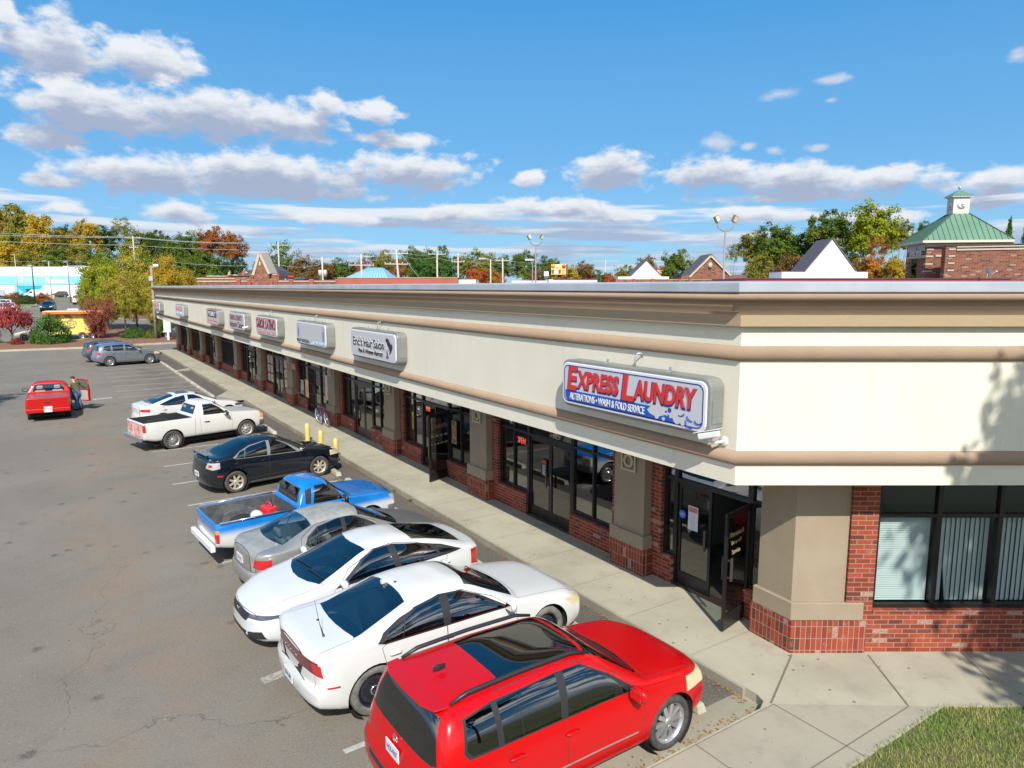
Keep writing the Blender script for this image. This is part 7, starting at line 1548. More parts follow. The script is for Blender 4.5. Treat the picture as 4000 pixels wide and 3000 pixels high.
f.tube([(xc - 1.0, yc - .1, 0), (xc, yc + .5, 0), (xc + 1.0, yc - .1, 0)], .10, 5, 0, True, F)
for k in (-.6, -.2, .2, .6): f.tube([(xc + k, yc - .25, 0), (xc + k, yc - 1.0, 0)], .10, 5, 0, True, F)
f.tube([(xc - .75, yc - .45, 0), (xc + .75, yc - .45, 0)], .08, 5, 0, True, F); f.build('emblem', WWH, bd)
f = MB(); f.box((u(91.5), -.135, h_(612)), (u(92.2), -.12, h_(600))); f.build('divider', WWH, bd)
f = MB(); f.box((u(31), -.05, -.2), (u(94), -.004, h_(616.5))); en = f.build('entrance', TEA, t)
f = MB(); f.add([(u(31), -.06, -.2), (u(33), -.06, -.2), (u(50), -.06, h_(631)), (u(33), -.06, h_(617)), (u(31), -.06, h_(617))], [(0, 1, 2, 3, 4)]); f.add([(u(94), -.06, -.2), (u(82), -.06, h_(631)), (u(92), -.06, h_(618)), (u(94), -.06, h_(617))], [(0, 1, 2, 3)]); f.build('wing_wall', SKY, en)
f = MB(); f.box((u(56), -.07, -.1), (u(72), -.055, h_(624))); f.build('doorway', DARK, en)
f = MB(); f.box((u(-10), -.06, -.1), (u(11), -.004, h_(625))); f.build('loading_door', M('grey_door', (.35, .36, .40), .6), t)

# brick shopping centre behind the strip
X0 = 700; t, Z, zb = bld('brick_shops', 95, X0, 'long brick shopping centre with stone bands and a pointed brick gable behind the strip')
u = lambda xd: U_(xd, X0, Z); h_ = lambda yd: zat(yd, Z) - zb
f = MB(); f.box((u(500), 0, 0), (u(802), 8, h_(605.5))); f.box((u(407), 2, 0), (u(497), 12, h_(598.6))); f.box((u(420), 4, 0), (u(469), 14, h_(594))); f.box((u(499), 1.5, 0), (u(538), 10, h_(599))); f.build('wall', BRF, t)
f = MB()
for a, b_, y0, y1, v_ in ((500, 800, 608.8, 606.8, -.08), (407, 497, 609, 606.6, 1.92), (411, 497, 603, 601, 1.92), (420, 465, 597, 595.6, 3.92)): f.box((u(a), v_, h_(y0)), (u(b_), v_ + .07, h_(y1)))
f.build('stone_band', STN, t)
for xd in (517, 540, 551, 587, 597, 630, 674, 730, 790): 
    f = MB(); f.box((u(xd) - .25, -.25, 0), (u(xd) + .25, .3, h_(604.2))); f.box((u(xd) - .28, -.28, h_(604.2)), (u(xd) + .28, .33, h_(603.6)), 1); f.build('pier', [BRR, STN], t)
f = MB(); f.prism([(u(551), 0), (u(584), 0), (u(584), h_(592)), (u(566), h_(549.5)), (u(551), h_(594))], -2.5, .3, 0, frame((0, 0, 0), (1, 0, 0), (0, 0, 1), (0, -1, 0))); gb = f.build('gable', BRF, t)
f = MB()
for a, b_ in (((550, 595), (566, 548.6)), ((566, 548.6), (585, 592.5))):
    p, q = Vector((u(a[0]), h_(a[1]))), Vector((u(b_[0]), h_(b_[1]))); d = (q - p).normalized(); n_ = Vector((-d.y, d.x)) * .16; f.prism([tuple(p - n_), tuple(q - n_), tuple(q + n_), tuple(p + n_)], -2.7, .45, 0, frame((0, 0, 0), (1, 0, 0), (0, 0, 1), (0, -1, 0)))
f.build('coping', STN, gb); f = MB(); f.lathe([(.22, .30), (.22, .36), (0, .36)], 20, 0, frame((u(565.5), 0, h_(572)), (.6, 0, 0), (0, 0, 1.6), (0, -1, 0))); f.build('medallion', STN, gb)
for a, b_ in ((538.5, 550.5), (584.5, 602.5)): f = MB(); f.box((u(a), .2, 0), (u(b_), 2.4, h_(591))); f.box((u(a) + .3, .16, h_(594.5)), (u(b_) - .3, .19, h_(593)), 1); f.build('pier', [BRF, STN], t)
f = MB(); f.prism([(u(470), h_(596)), (u(560), h_(596)), (u(552), h_(581)), (u(536), h_(570.5)), (u(494), h_(595))], -14, -5, 0, frame((0, 0, 0), (1, 0, 0), (0, 0, 1), (0, -1, 0))); f.build('roof', SLATE, t)
f = MB(); f.box((u(421), 15, h_(597)), (u(512), 22, h_(585.5))); f.build('roof', SLATE, t)
f = MB(); f.prism([(u(404), 0), (u(422), 0), (u(422), h_(600)), (u(418), h_(590)), (u(417), h_(580)), (u(406), h_(600))], -13, -12.6, 0, frame((0, 0, 0), (1, 0, 0), (0, 0, 1), (0, -1, 0))); f.build('side_gable', M('stone_mix', (.45, .36, .30), .9, c2=(.32, .22, .17), vs=3), t)
f = MB(); f.prism([(u(456), h_(596)), (u(466), h_(596)), (u(466), h_(587)), (u(464), h_(584.5)), (u(461), h_(583.5)), (u(458), h_(584.5)), (u(456), h_(587))], -13, -11, 0, frame((0, 0, 0), (1, 0, 0), (0, 0, 1), (0, -1, 0))); f.build('dormer', BRR, t)
f = MB(); f.box((u(468), 11, h_(596.5)), (u(486), 13, h_(587))); f.box((u(467), 10.8, h_(587)), (u(487), 13.1, h_(585.6)), 1); f.build('dormer', [STN, WWH], t)
f = MB(); f.prism([(u(437), h_(597)), (u(451), h_(597)), (u(451), h_(594)), (u(444), h_(590.5)), (u(437), h_(594))], -11, -10, 0, frame((0, 0, 0), (1, 0, 0), (0, 0, 1), (0, -1, 0))); f.build('dormer', STN, t)
f = MB(); f.box((u(608), 3, h_(603)), (u(645), 9, h_(598.5))); f.box((u(610), 2.8, h_(599)), (u(622), 3.0, h_(595)), 1); f.build('roof_unit', [SLATE, RED], t)
X0 = 860; t, Z, zb = bld('brick_wall_building', 70, X0, 'long plain red brick building behind the middle of the parapet'); u = lambda xd: U_(xd, X0, Z); h_ = lambda yd: zat(yd, Z) - zb
f = MB(); f.box((u(730), 0, 0), (u(989), 10, h_(600.5))); f.build('wall', BRR, t); f = MB(); f.box((u(729.6), -.05, h_(600.5)), (u(989.5), 10.1, h_(599.6))); f.build('coping', STN, t)
f = MB(); f.box((u(990), .5, 0), (u(1027), 8, h_(603.5))); f.box((u(989.6), .45, h_(603.5)), (u(1027.5), 8.1, h_(602.7)), 1); f.build('annex', [M('cream_wall', (.62, .56, .42), .8), BRN], t)
X0 = 803; t, Z, zb = bld('blue_roof_building', 150, X0, 'building with a pale blue hipped metal roof behind the utility pole'); u = lambda xd: U_(xd, X0, Z); h_ = lambda yd: zat(yd, Z) - zb
f = MB(); a = [(u(757), -4, h_(601)), (u(846), -4, h_(601)), (u(846), 8, h_(601)), (u(757), 8, h_(601)), (u(795), 1, h_(579)), (u(825), 1, h_(579)), (u(825), 3, h_(579)), (u(795), 3, h_(579))]
f.add(a, [(0, 1, 5, 4), (1, 2, 6, 5), (2, 3, 7, 6), (3, 0, 4, 7), (4, 5, 6, 7)]); f.build('roof', M('blue_metal_roof', (.22, .42, .58), .45), t); f = MB(); f.box((u(759), -3.7, 0), (u(844), 7.7, h_(601.2))); f.build('wall', STN, t)
f = MB()
for k in range(14):
    s_ = k / 13; f.tube([(u(757 + 89 * s_), -4, h_(600.8)), (u(795 + 30 * s_), 1, h_(578.8))], .07, 4)
f.build('roof_seam', M('blue_seam', (.14, .30, .45), .5), t)
# right-hand plaza: gables
def gable(name, Z, X0, xa, xb, ya, yb, yt, label, wm, slab=None, piers=None, depth=4, trim=None, ov=0):
    t, Z, zb = bld(name, Z, X0, label, 'building'); u = lambda xd: U_(xd, X0, Z); h_ = lambda yd: zat(yd, Z) - zb; FF = frame((0, 0, 0), (1, 0, 0), (0, 0, 1), (0, -1, 0)); xm = (xa + xb) / 2
    f = MB(); f.prism([(u(xa), 0), (u(xb), 0), (u(xb), h_(yb)), (u(xm), h_(yt)), (u(xa), h_(ya))], -depth, 0, 0, FF); g = f.build('gable_wall', wm, t)
    if slab: f = MB(); f.box((u(slab[0]), -.1, 0), (u(slab[1]), depth, h_(slab[2]))); f.build('base_wall', wm, t)
    f = MB()
    for a, b_ in (((xa - ov, ya), (xm, yt - 1)), ((xm, yt - 1), (xb + ov, yb))):
        p, q = Vector((u(a[0]), h_(a[1]))), Vector((u(b_[0]), h_(b_[1]))); d = (q - p).normalized(); n_ = Vector((-d.y, d.x)) * .07; f.prism([tuple(p), tuple(q), tuple(q + n_), tuple(p + n_)], -depth - .1, .06, 0, FF)
    f.build('roof', BRN, t)
    return t, u, h_, FF
t, u, h_, FF = gable('gabled_parapet', 46, 1791, 1737, 1846, 587, 587, 520.5, 'large plain white triangular gable behind the right of the parapet', WST, (1686, 1871, 587.5), depth=2.2)
f = MB(); f.box((u(1685), -.12, h_(588)), (u(1736), 2.3, h_(586.2))); f.box((u(1847), -.12, h_(588)), (u(1871.5), 2.3, h_(586.2))); f.build('coping', BRN, t)
t, u, h_, FF = gable('gabled_parapet', 72, 1393, 1362, 1428, 597, 597, 565.5, 'small white triangular gable on a low white wall, left of the brick gable', WST, (1334, 1444, 598), depth=2.6)
t, u, h_, FF = gable('gabled_parapet', 60, 1532, 1488, 1577, 598, 595, 552.5, 'brick gable with round stone medallion and stone edges', BRF, (1470, 1612, 594.5), depth=3)
f = MB()
for a, b_ in (((1488, 599), (1532.5, 554.5)), ((1532.5, 554.5), (1577, 596))):
    p, q = Vector((u(a[0]), h_(a[1]))), Vector((u(b_[0]), h_(b_[1]))); d = (q - p).normalized(); n_ = Vector((-d.y, d.x)) * .07; f.prism([tuple(p - n_), tuple(q - n_), tuple(q + n_), tuple(p + n_)], .02, .14, 0, FF)
f.lathe([(.0, .13), (.18, .13), (.18, .0)], 24, 0, frame((u(1532), 0, h_(574)), (1, 0, 0), (0, 0, 1.3), (0, -1, 0))); f.build('stone_edge', STN, t)
X0 = 1460; t, Z, zb = bld('brick_shops', 58, X0, 'low brick wall with stone band and piers below the two small gables'); u = lambda xd: U_(xd, X0, Z); h_ = lambda yd: zat(yd, Z) - zb
f = MB(); f.box((u(1330), 0, 0), (u(1700), .9, h_(603.5))); f.build('wall', BRF, t); f = MB(); f.box((u(1330), -.04, h_(605.2)), (u(1700), .0, h_(604))); f.box((u(1329), -.06, h_(603.6)), (u(1701), .95, h_(602.8)), 1); f.build('stone_band', [STN, BRN], t)
for xd in (1332, 1368, 1409, 1468, 1489, 1580): f = MB(); f.box((u(xd) - .09, -.09, 0), (u(xd) + .09, -.045, h_(602))); f.build('pier', BRR, t)
X0 = 1225; t, Z, zb = bld('low_roofs', 120, X0, 'low pale roofs and maroon awning under the billboard'); u = lambda xd: U_(xd, X0, Z); h_ = lambda yd: zat(yd, Z) - zb
f = MB(); f.box((u(1185), 0, 0), (u(1290), 8, h_(603.5))); f.box((u(1105), 2, 0), (u(1185), 8, h_(606))); f.build('wall', M('pale_lilac_wall', (.50, .45, .50), .8), t); f = MB(); f.box((u(1195), -.1, h_(604)), (u(1290), 8.1, h_(602.6))); f.build('awning', MAR, t)
X0 = 1900; t, Z, zb = bld('canopy_building', 30, X0, 'long dark-roofed maroon canopy just above the side parapet'); u = lambda xd: U_(xd, X0, Z); h_ = lambda yd: zat(yd, Z) - zb
f = MB(); f.box((u(1612), 0, h_(612)), (u(2182), 5, h_(603.5))); f.build('fascia_board', M('maroon_board', (.26, .035, .05), .5), t); f = MB(); f.box((u(1610), -.05, h_(603.4)), (u(2184), 5.1, h_(601.2))); f.build('roof_edge', M('black_brown', (.04, .032, .03), .5), t); f = MB(); f.box((u(1615), .3, 0), (u(2178), 4.8, h_(612))); f.build('wall', BRF, t)
dish = empty('satellite_dish', at(2136, 29.5, zat(601, 29.5)), -YAW, 'small grey satellite dish on the canopy roof before the brick wall', 'satellite dish')
DF = frame((-.10, 0, .24), (0, 1, 0), Vector((-.35, 0, .94)).normalized(), Vector((.94, 0, .35)).normalized())
f = MB(); f.lathe([(0, 0), (.08, .006), (.15, .02), (.20, .04), (.205, .042)], 24, 0, DF @ Matrix.Diagonal((1, 1, 1, 1))); f.build('reflector', STEEL, dish)
f = MB(); f.tube([(-.10, 0, .24), (.02, 0, .12), (.22, 0, .27)], .012, 6); f.tube([(-.10, 0, .24), (-.13, 0, 0)], .018, 6); f.box((.20, -.03, .25), (.29, .03, .31)); f.build('feed_arm', STEEL, dish)
# clock tower: its own frame, x along the front eave, y along the left wall, turned 10 degrees from the strip's diagonal
p0 = at(1986, 58); t = empty('clock_tower', (p0.x, p0.y, 0), -YAW - R(10), 'brick tower with green hipped metal roof and white clock cupola at the right', 'clock tower')
Lx, Ly, zr, zt_ = 6.75, 5.3, 9.72, 12.0
foot = [(0, 0), (Lx, 0), (Lx, Ly), (0, Ly)]; ax, ay = Lx / 2 + .1, Ly / 2; tw_ = .62
top_ = [(ax - tw_, ay - tw_), (ax + tw_, ay - tw_), (ax + tw_, ay + tw_), (ax - tw_, ay + tw_)]
f = MB(); f.add([(*p, zr) for p in foot] + [(*p, zt_) for p in top_], [(0, 1, 5, 4), (1, 2, 6, 5), (2, 3, 7, 6), (3, 0, 4, 7)]); rf = f.build('roof', GRN, t)
f = MB()
for i in range(4):
    a, b_ = Vector((*foot[i], zr)), Vector((*foot[(i + 1) % 4], zr)); c, d = Vector((*top_[i], zt_)), Vector((*top_[(i + 1) % 4], zt_)); n_ = 16
    ex = (b_ - a).normalized(); ea = (b_ - a).length; up_ = ((c + d) / 2 - (a + b_) / 2); up_ -= ex * up_.dot(ex); ca_, cb_ = (c - a).dot(ex), (b_ - d).dot(ex)
    for k in range(1, n_):
        o_ = ea * k / n_; tt = min(1.0, o_ / ca_, (ea - o_) / cb_); q = a + ex * o_ + Vector((0, 0, .02)); f.tube([q, q + up_ * tt], .022, 4)
    f.tube([a + Vector((0, 0, .03)), c + Vector((0, 0, .03))], .05, 5)
f.build('roof_seam', M('green_seam', (.04, .085, .06), .5), rf)
f = MB(); f.box((-.02, -.02, zr - .2), (Lx + .02, Ly + .02, zr - .004)); f.build('eaves', M('eaves_cream', (.50, .48, .40), .6), t)
e_ = .50; f = MB(); f.box((e_ + .05, e_ + .05, zr - .48), (Lx - e_ - .05, Ly - e_ - .05, zr - .201)); f.build('frieze', MATS['eaves_cream'], t)
fx = Vector((math.cos(-YAW - R(10)), math.sin(-YAW - R(10)), 0)); fy = Vector((-fx.y, fx.x, 0))
BT1 = brick('brick_tower_front', tuple(fx), .32, .11, c1=(.24, .085, .055), c2=(.17, .06, .04), mortar=(.30, .23, .19), odd=0); BT2 = brick('brick_tower_side', tuple(fy), .32, .11, c1=(.24, .085, .055), c2=(.17, .06, .04), mortar=(.30, .23, .19), odd=0)
f = MB(); f.box((e_, e_, 0), (Lx - e_, Ly - e_, zr - .481)); o = f.build('wall', [BT1, BT2], t)
for pg in o.data.polygons:
    if abs(pg.normal.x) > .9: pg.material_index = 1
zD = lambda yd, Z_: 5.95 + (619.5 - yd) / 1500 * Z_
f = MB()
for yd in (541.5, 556, 572, 587):
    z_ = zD(yd, 59); f.box((e_ + .02, e_ - .03, z_ - .06), (e_ + .55, e_ - .002, z_ + .06))
    if yd > 550: f.box((e_ - .03, e_ + .0, z_ - .06), (e_ - .002, e_ + .4, z_ + .06)); f.box((e_ - .03, Ly - e_ - .5, z_ - .06), (e_ - .002, Ly - e_, z_ + .06))
f.box((e_ - .035, e_ + .0, zD(557, 60) - .1), (e_ - .001, Ly - e_, zD(557, 60) + .1)); f.build('stone_band', STN, t)
LF = frame((e_ - .004, Ly / 2, 0), (0, -1, 0), (0, 0, 1), (-1, 0, 0))
text_obj('lettering', 'BUSINESS CENTER', 3.7, .42, WWH, LF @ Matrix.Translation((0, zD(540.5, 60.5), .02)), t, .02); text_obj('lettering', 'OFFICE SUITES', 2.5, .42, WWH, LF @ Matrix.Translation((-.1, zD(549.3, 60.5), .02)), t, .02)
f = MB(); f.box((e_ - .02, 2.3, zD(604, 60)), (e_ - .003, 3.5, zD(561, 60))); f.build('window', SGL, t)
f = MB(); f.box((2.3, e_ - .5, 0), (3.0, e_ - .003, zD(539, 58))); f.box((1.2, e_ - .06, zD(554.5, 58.5) - .08), (2.3, e_ - .004, zD(554.5, 58.5) + .08), 1); f.build('buttress', [BT1, STN], t)
zc1 = zD(434, 60); f = MB(); f.box((ax - tw_, ay - tw_, zt_ - .05), (ax + tw_, ay + tw_, zc1)); cu = f.build('cupola', M('cupola_white', (.48, .47, .42), .6), t)
f = MB(); ov = .86; f.box((ax - ov + .06, ay - ov + .06, zc1), (ax + ov - .06, ay + ov - .06, zc1 + .10)); f.build('cornice', WWH, cu)
f = MB(); f.add([(ax - ov, ay - ov, zc1 + .10), (ax + ov, ay - ov, zc1 + .10), (ax + ov, ay + ov, zc1 + .10), (ax - ov, ay + ov, zc1 + .10), (ax, ay, zD(417.5, 60))], [(0, 1, 4), (1, 2, 4), (2, 3, 4), (3, 0, 4), (3, 2, 1, 0)]); f.build('cupola_roof', GRN, cu)
f = MB(); f.lathe([(0, -.12), (.09, -.09), (.13, 0), (.09, .09), (0, .12)], 16, 0, Matrix.Translation((ax, ay, zD(413.6, 60)))); f.tube([(ax, ay, zD(418, 60)), (ax, ay, zD(414, 60))], .03, 6); f.build('finial', STEEL, t)
for FFc in (frame((ax, ay - tw_ - .003, zD(450.5, 60)), (1, 0, 0), (0, 0, 1), (0, -1, 0)), frame((ax - tw_ - .003, ay, zD(450.5, 60)), (0, -1, 0), (0, 0, 1), (-1, 0, 0))):
    f = MB(); f.lathe([(0, .02), (.34, .02), (.34, 0)], 32, 0, FFc); ck = f.build('clock_face', WWH, t)
    f = MB()
    for k in range(12): f.box((-.022, .24, .022), (.022, .32, .028), 0, FFc @ Matrix.Rotation(k * math.pi / 6, 4, 'Z'))
    f.box((-.03, -.05, .03), (.03, .17, .036), 0, FFc @ Matrix.Rotation(R(-75), 4, 'Z')); f.box((-.022, -.06, .038), (.022, .26, .042), 0, FFc @ Matrix.Rotation(R(-140), 4, 'Z')); f.build('clock_hands', BLK, ck)
X0 = 2150; t, Z, zb = bld('brick_office', 56, X0, 'brick office wing with two stone bands running off to the right edge'); u = lambda xd: U_(xd, X0, Z); h_ = lambda yd: zat(yd, Z) - zb
f = MB(); a = (u(2036), 0); b_ = (u(2330), -4.5); 
f.add([(*a, -1), (*b_, -1), (b_[0], .5, -1), (a[0], .5, -1), (*a, h_(533)), (*b_, h_(533)), (b_[0], .5, h_(533)), (a[0], .5, h_(533))], [(0, 1, 5, 4), (1, 2, 6, 5), (2, 3, 7, 6), (3, 0, 4, 7), (4, 5, 6, 7)]); f.build('wall', BRF, t)
dd = Vector((b_[0] - a[0], b_[1] - a[1])); Lw = dd.length; dd.normalize(); WF = frame((a[0], a[1], 0), (dd.x, dd.y, 0), (0, 0, 1), (dd.y, -dd.x, 0))
f = MB(); f.box((u(2056) - a[0], h_(537.5), .02), (Lw, h_(535), .08), 0, WF); f.box((u(2056) - a[0], h_(543.8), .02), (Lw, h_(540.5), .08), 0, WF)
for yd in (541, 555, 570, 585): f.box((u(2042) - a[0], h_(yd) - .06, .02), (u(2054) - a[0], h_(yd) + .06, .05), 0, WF)
f.build('stone_band', STN, t); f = MB(); f.box((-.05, h_(533), -.6), (Lw, h_(531.6), .1), 0, WF); f.build('coping', BRN, t)

# ---------------------------------------------------------------- lamp posts, utility poles, wires
POL = M('pole_grey', (.20, .18, .18), .6); WOOD = M('pole_wood', (.20, .15, .11), .95, c2=(.28, .24, .20), vs=3); WOODP = M('pole_weathered', (.42, .40, .36), .9)
def lamp_post(xd, Z, yt, label, arms=2, rad=.09, flood=True, mt=POL):
    p = at(xd, Z); H_ = zat(yt, Z) - p.z; t = empty('lamp_post', p, -YAW, label, 'lamp post', 'lamp posts of the parking lots')
    f = MB(); f.tube([(0, 0, -.1), (0, 0, H_)], [rad, rad * .7], 10); f.build('pole', mt, t)
    if flood:
        f = MB(); f.tube([(-.55, 0, H_ + .55), (-.50, 0, H_ + .2), (-.2, 0, H_), (.2, 0, H_), (.50, 0, H_ + .2), (.55, 0, H_ + .55)], .05, 8); f.build('arm', mt, t)
        for s_ in (-1, 1):
            f = MB(); F = Matrix.Translation((s_ * .58, 0, H_ + .74)) @ Matrix.Rotation(R(s_ * 25), 4, 'Y') @ Matrix.Rotation(R(35), 4, 'Z'); f.box((-.19, -.09, -.21), (.19, .09, .21), 0, F); f.box((-.16, -.095, -.18), (.16, -.091, .18), 1, F); f.build('floodlight', [M('lamp_bronze', (.13, .11, .08), .5), M('lamp_lens', (.45, .40, .28), .3)], t)
    else:
        f = MB(); f.tube([(0, 0, H_), (-arms, 0, H_ + .1)], .05, 6); f.box((-arms - .6, -.2, H_ + .02), (-arms + .3, .2, H_ + .22)); f.build('lamp_head', STEEL, t)
    return t
lamp_post(1562, 46, 502, 'near twin-headed floodlight post right of the brick gable'); lamp_post(1157, 66, 532, 'farther twin-headed floodlight post in the middle of the skyline', rad=.08)
lamp_post(1060, 90, 562, 'plain pale post with one lamp arm left of the far floodlight', .9, .10, False, WOODP); lamp_post(1150, 75, 565, 'thin dark post beside the far twin-headed floodlight', .2, .06, False)
lamp_post(38, 190, 553, 'pale lamp post at the left over the store sign', .1, .12, False, WOODP); lamp_post(110, 170, 566, 'pale lamp post on a concrete foot before the store lettering', .8, .13, False, WOODP); lamp_post(150, 150, 568, 'grey lamp post at the right end of the store', .1, .13, False, POL)
lamp_post(73, 140, 576, 'dark slim post on the corner of the far grass island', .1, .14, False, M('pole_black', (.03, .03, .035), .6))
p = at(116, 172); f = MB(); f.lathe([(.5, 0), (.5, 1.0), (.35, 1.15), (0, 1.15)], 14); o = f.build('lamp_footing', STOPM, None, (0.6, 206, hgt(.6, 206))); tag(o, 'round pale concrete footing on the far verge', 'footing')
def util(xd, Z, yt, label, arms=(), trans=0, lean=0, mt=WOODP, r_=.15, lamp=False):
    p = at(xd, Z); H_ = zat(yt, Z) - p.z; t = empty('utility_pole', p, -YAW + .3, label, 'utility pole', 'utility poles along the skyline')
    f = MB(); f.tube([(0, 0, -.2), (lean, 0, H_)], [r_ * 1.2, r_ * .8], 8); f.build('pole', mt, t)
    for k, (dz, w) in enumerate(arms):
        f = MB(); f.box((-w + lean, -.06, H_ - dz - .07), (w + lean, .06, H_ - dz + .07)); 
        for s_ in (-.95, -.5, .5, .95): f.lathe([(.06, 0), (.09, .08), (.05, .2), (0, .22)], 8, 1, Matrix.Translation((s_ * w + lean, 0, H_ - dz + .07)))
        f.build('crossarm', [mt, STEEL], t)
    for k in range(trans): f = MB(); f.lathe([(0, 0), (.28, 0), (.28, .9), (.2, 1.0), (0, 1.0)], 14, 0, Matrix.Translation((.42 * (1 if k % 2 else -1), 0, H_ - 3.2 - (k // 2) * .2))); f.build('transformer', M('transformer_grey', (.50, .51, .52), .4), t)
    return t, p, H_
ups = []
for a in [(605, 150, 526, 'tall pale utility pole right of the pointed brick gable', ((.6, 2.0),)), (698, 118, 556, 'utility pole with a grey transformer, second from the brick gable', ((.4, 2.0),), 2), (782, 112, 551, 'double-armed utility pole left of the blue roof', ((.3, 2.0), (1.7, 2.0))), (866, 108, 541, 'leaning utility pole with guy wires left of the evergreens', ((.6, 1.8), (2.2, 1.8)), 0, -.6),
          (945, 125, 546, 'utility pole standing up behind the evergreens', ((.4, 1.6),)), (990, 128, 549, 'utility pole right of the evergreens', ((.3, 1.7), (1.5, 1.2))), (1086, 135, 559, 'thin utility pole left of the far floodlight post', ((.5, 1.4),)), (1307, 220, 562, 'distant lattice-armed utility pole right of the billboard trees', ((.5, 4.5), (3.0, 5.0), (5.5, 5.0))), (1412, 190, 560, 'distant utility pole above the small white gable', ((.8, 2.5), (2.2, 2.5))), (295, 150, 513, 'utility pole standing up behind the yellow-green clump', ((.4, 1.4), (2.4, .8)))]:
    ups.append(util(*a))
t, p, H_ = util(337, 73.5, 575, 'brown wooden utility pole beside the end of the strip', (), 0, 0, WOOD, .14)
t.location = (9.2, 83.2, hgt(9.2, 83.2)); f = MB(); f.tube([(0, 0, H_ - .3), (.4, -.2, H_)], .05, 6); f.box((.25, -.45, H_ - .1), (.75, -.05, H_ + .15)); f.build('lamp_head', WHITE, t); f = MB(); f.box((-.25, -.2, H_ - 1.6), (.1, .1, H_ - 1.1)); f.build('meter_box', STEEL, t)
f = MB(); f.lathe([(.16, 0), (.16, .12), (.15, .12), (.15, 0)], 10, 0, Matrix.Translation((0, 0, 4.1))); f.build('band', WHITE, t)
def wire(name, pts, label, group='overhead wires along the skyline', r_=.022, sag=.8):
    f = MB()
    for a, b_ in zip(pts, pts[1:]):
        a, b_ = Vector(a), Vector(b_); f.tube([a + (b_ - a) * k / 10 - Vector((0, 0, sag * 4 * (k / 10) * (1 - k / 10))) for k in range(11)], r_, 4, 0, False)
    tag(f.build(name, M('wire_pale', (.38, .42, .40), .5)), label, 'wire', group)
def wp(xd, yd, Z): q = at(xd, Z); return (q.x, q.y, zat(yd, Z))
wire('overhead_wire', [wp(-120, 499, 145), wp(295, 515, 150), wp(532, 527, 165)], 'topmost of the wires crossing before the trees at the left', sag=.35, r_=.038)
wire('overhead_wire', [wp(-120, 504, 144), wp(295, 516.5, 149), wp(552, 529, 168)], 'second wire from the top crossing before the trees at the left', sag=.35, r_=.038)
wire('overhead_wire', [wp(-120, 516, 143), wp(295, 532, 149), wp(560, 541, 170)], 'lowest long wire crossing before the trees at the left', sag=.35, r_=.038)
wire('overhead_wire', [wp(-100, 590, 160), wp(150, 596, 150)], 'faint wire crossing the white store above its blue band', sag=.4); wire('overhead_wire', [wp(-100, 561, 160), wp(150, 564, 150), wp(337, 568, 120)], 'wire strung along the store roof line', sag=.4)
wire('overhead_wire', [wp(337, 563, 110), wp(605, 573, 120), wp(698, 571, 118)], 'wire from the yellow-green clump to the transformer pole', sag=.5)
for k, (dy, r_) in enumerate(((0, .028), (8, .025))):
    wire('overhead_wire', [wp(605, 540 + dy, 150), wp(698, 557 + dy, 118), wp(782, 552 + dy, 112), wp(866, 545 + dy, 108), wp(945, 548 + dy, 125), wp(990, 552 + dy, 128), wp(1086, 562 + dy, 135), wp(1200, 567 + dy, 170), wp(1307, 566 + dy, 220)], ('upper' if k == 0 else 'lower') + ' wire linking the utility poles of the middle skyline', r_=r_, sag=.5)
wire('guy_wire', [wp(866, 548, 108), wp(905, 600, 108)], 'slanting guy wire right of the leaning pole', sag=0)
# street light arm sticking out before the store
t = empty('street_light', at(212, 120, hgt(0, 130)), -YAW, 'long street-light arm reaching left out of the yellow-green clump', 'street light'); zb = t.location.z; h1, h2 = zat(580, 120) - zb, zat(577.5, 120) - zb
f = MB(); f.tube([(0, 0, 0), (0, 0, h1)], [.12, .1], 8); f.build('pole', STEEL, t); f = MB(); f.tube([(0, 0, h1), (-2.2, 0, h2 + .12), (-4.8, 0, h2 + .1)], .07, 6); f.box((-5.6, -.15, h2 - .08), (-4.7, .15, h2 + .14)); f.build('arm', M('bright_metal', (.6, .62, .66), .4), t)
# billboard
t, Z, zb = bld('billboard', 150, 1208, 'yellow and orange billboard with cups of coffee on a dark red post', 'billboard'); u = lambda xd: U_(xd, 1208, Z); h_ = lambda yd: zat(yd, Z) - zb
f = MB(); f.box((u(1190.5), 0, h_(593.5)), (u(1222), .4, h_(572))); f.box((u(1222), .05, h_(593.5)), (u(1226.5), 1.6, h_(572.5)), 1); f.build('panel', [M('ad_yellow', (.78, .55, .12), .5), BRN], t)
f = MB(); 
for xa, c in ((1194, 0), (1203, 1), (1208.5, 0)):
    f.prism([(u(xa - 2.3), h_(592)), (u(xa + 2.3), h_(592)), (u(xa + 3), h_(583)), (u(xa - 3), h_(583))], .01, .03, c, frame((0, 0, 0), (1, 0, 0), (0, 0, 1), (0, -1, 0)))
f.box((u(1197), -.02, h_(592)), (u(1202), -.01, h_(582)), 1); f.box((u(1213), -.02, h_(593)), (u(1221), -.01, h_(579)), 2)
for xa, c in ((1194.5, 3), (1204, 1), (1217.5, 4)): f.lathe([(0, .04), (.42, .04), (.42, 0)], 16, c, frame((u(xa), 0, h_(576.5)), (1, 0, 0), (0, 0, 1), (0, -1, 0)))
f.build('advertisement', [M('ad_brown', (.20, .07, .04), .5), M('ad_cream', (.75, .66, .55), .5), M('ad_orange', (.75, .35, .08), .5), M('ad_deep', (.70, .20, .03), .5), RED], t)
f = MB(); f.box((u(1187), -.5, h_(594.8)), (u(1226), .8, h_(594))); f.tube([(u(1208), .3, 0), (u(1208), .3, h_(594))], .35, 10); f.build('post', M('post_dark_red', (.12, .03, .03), .6), t)
f = None
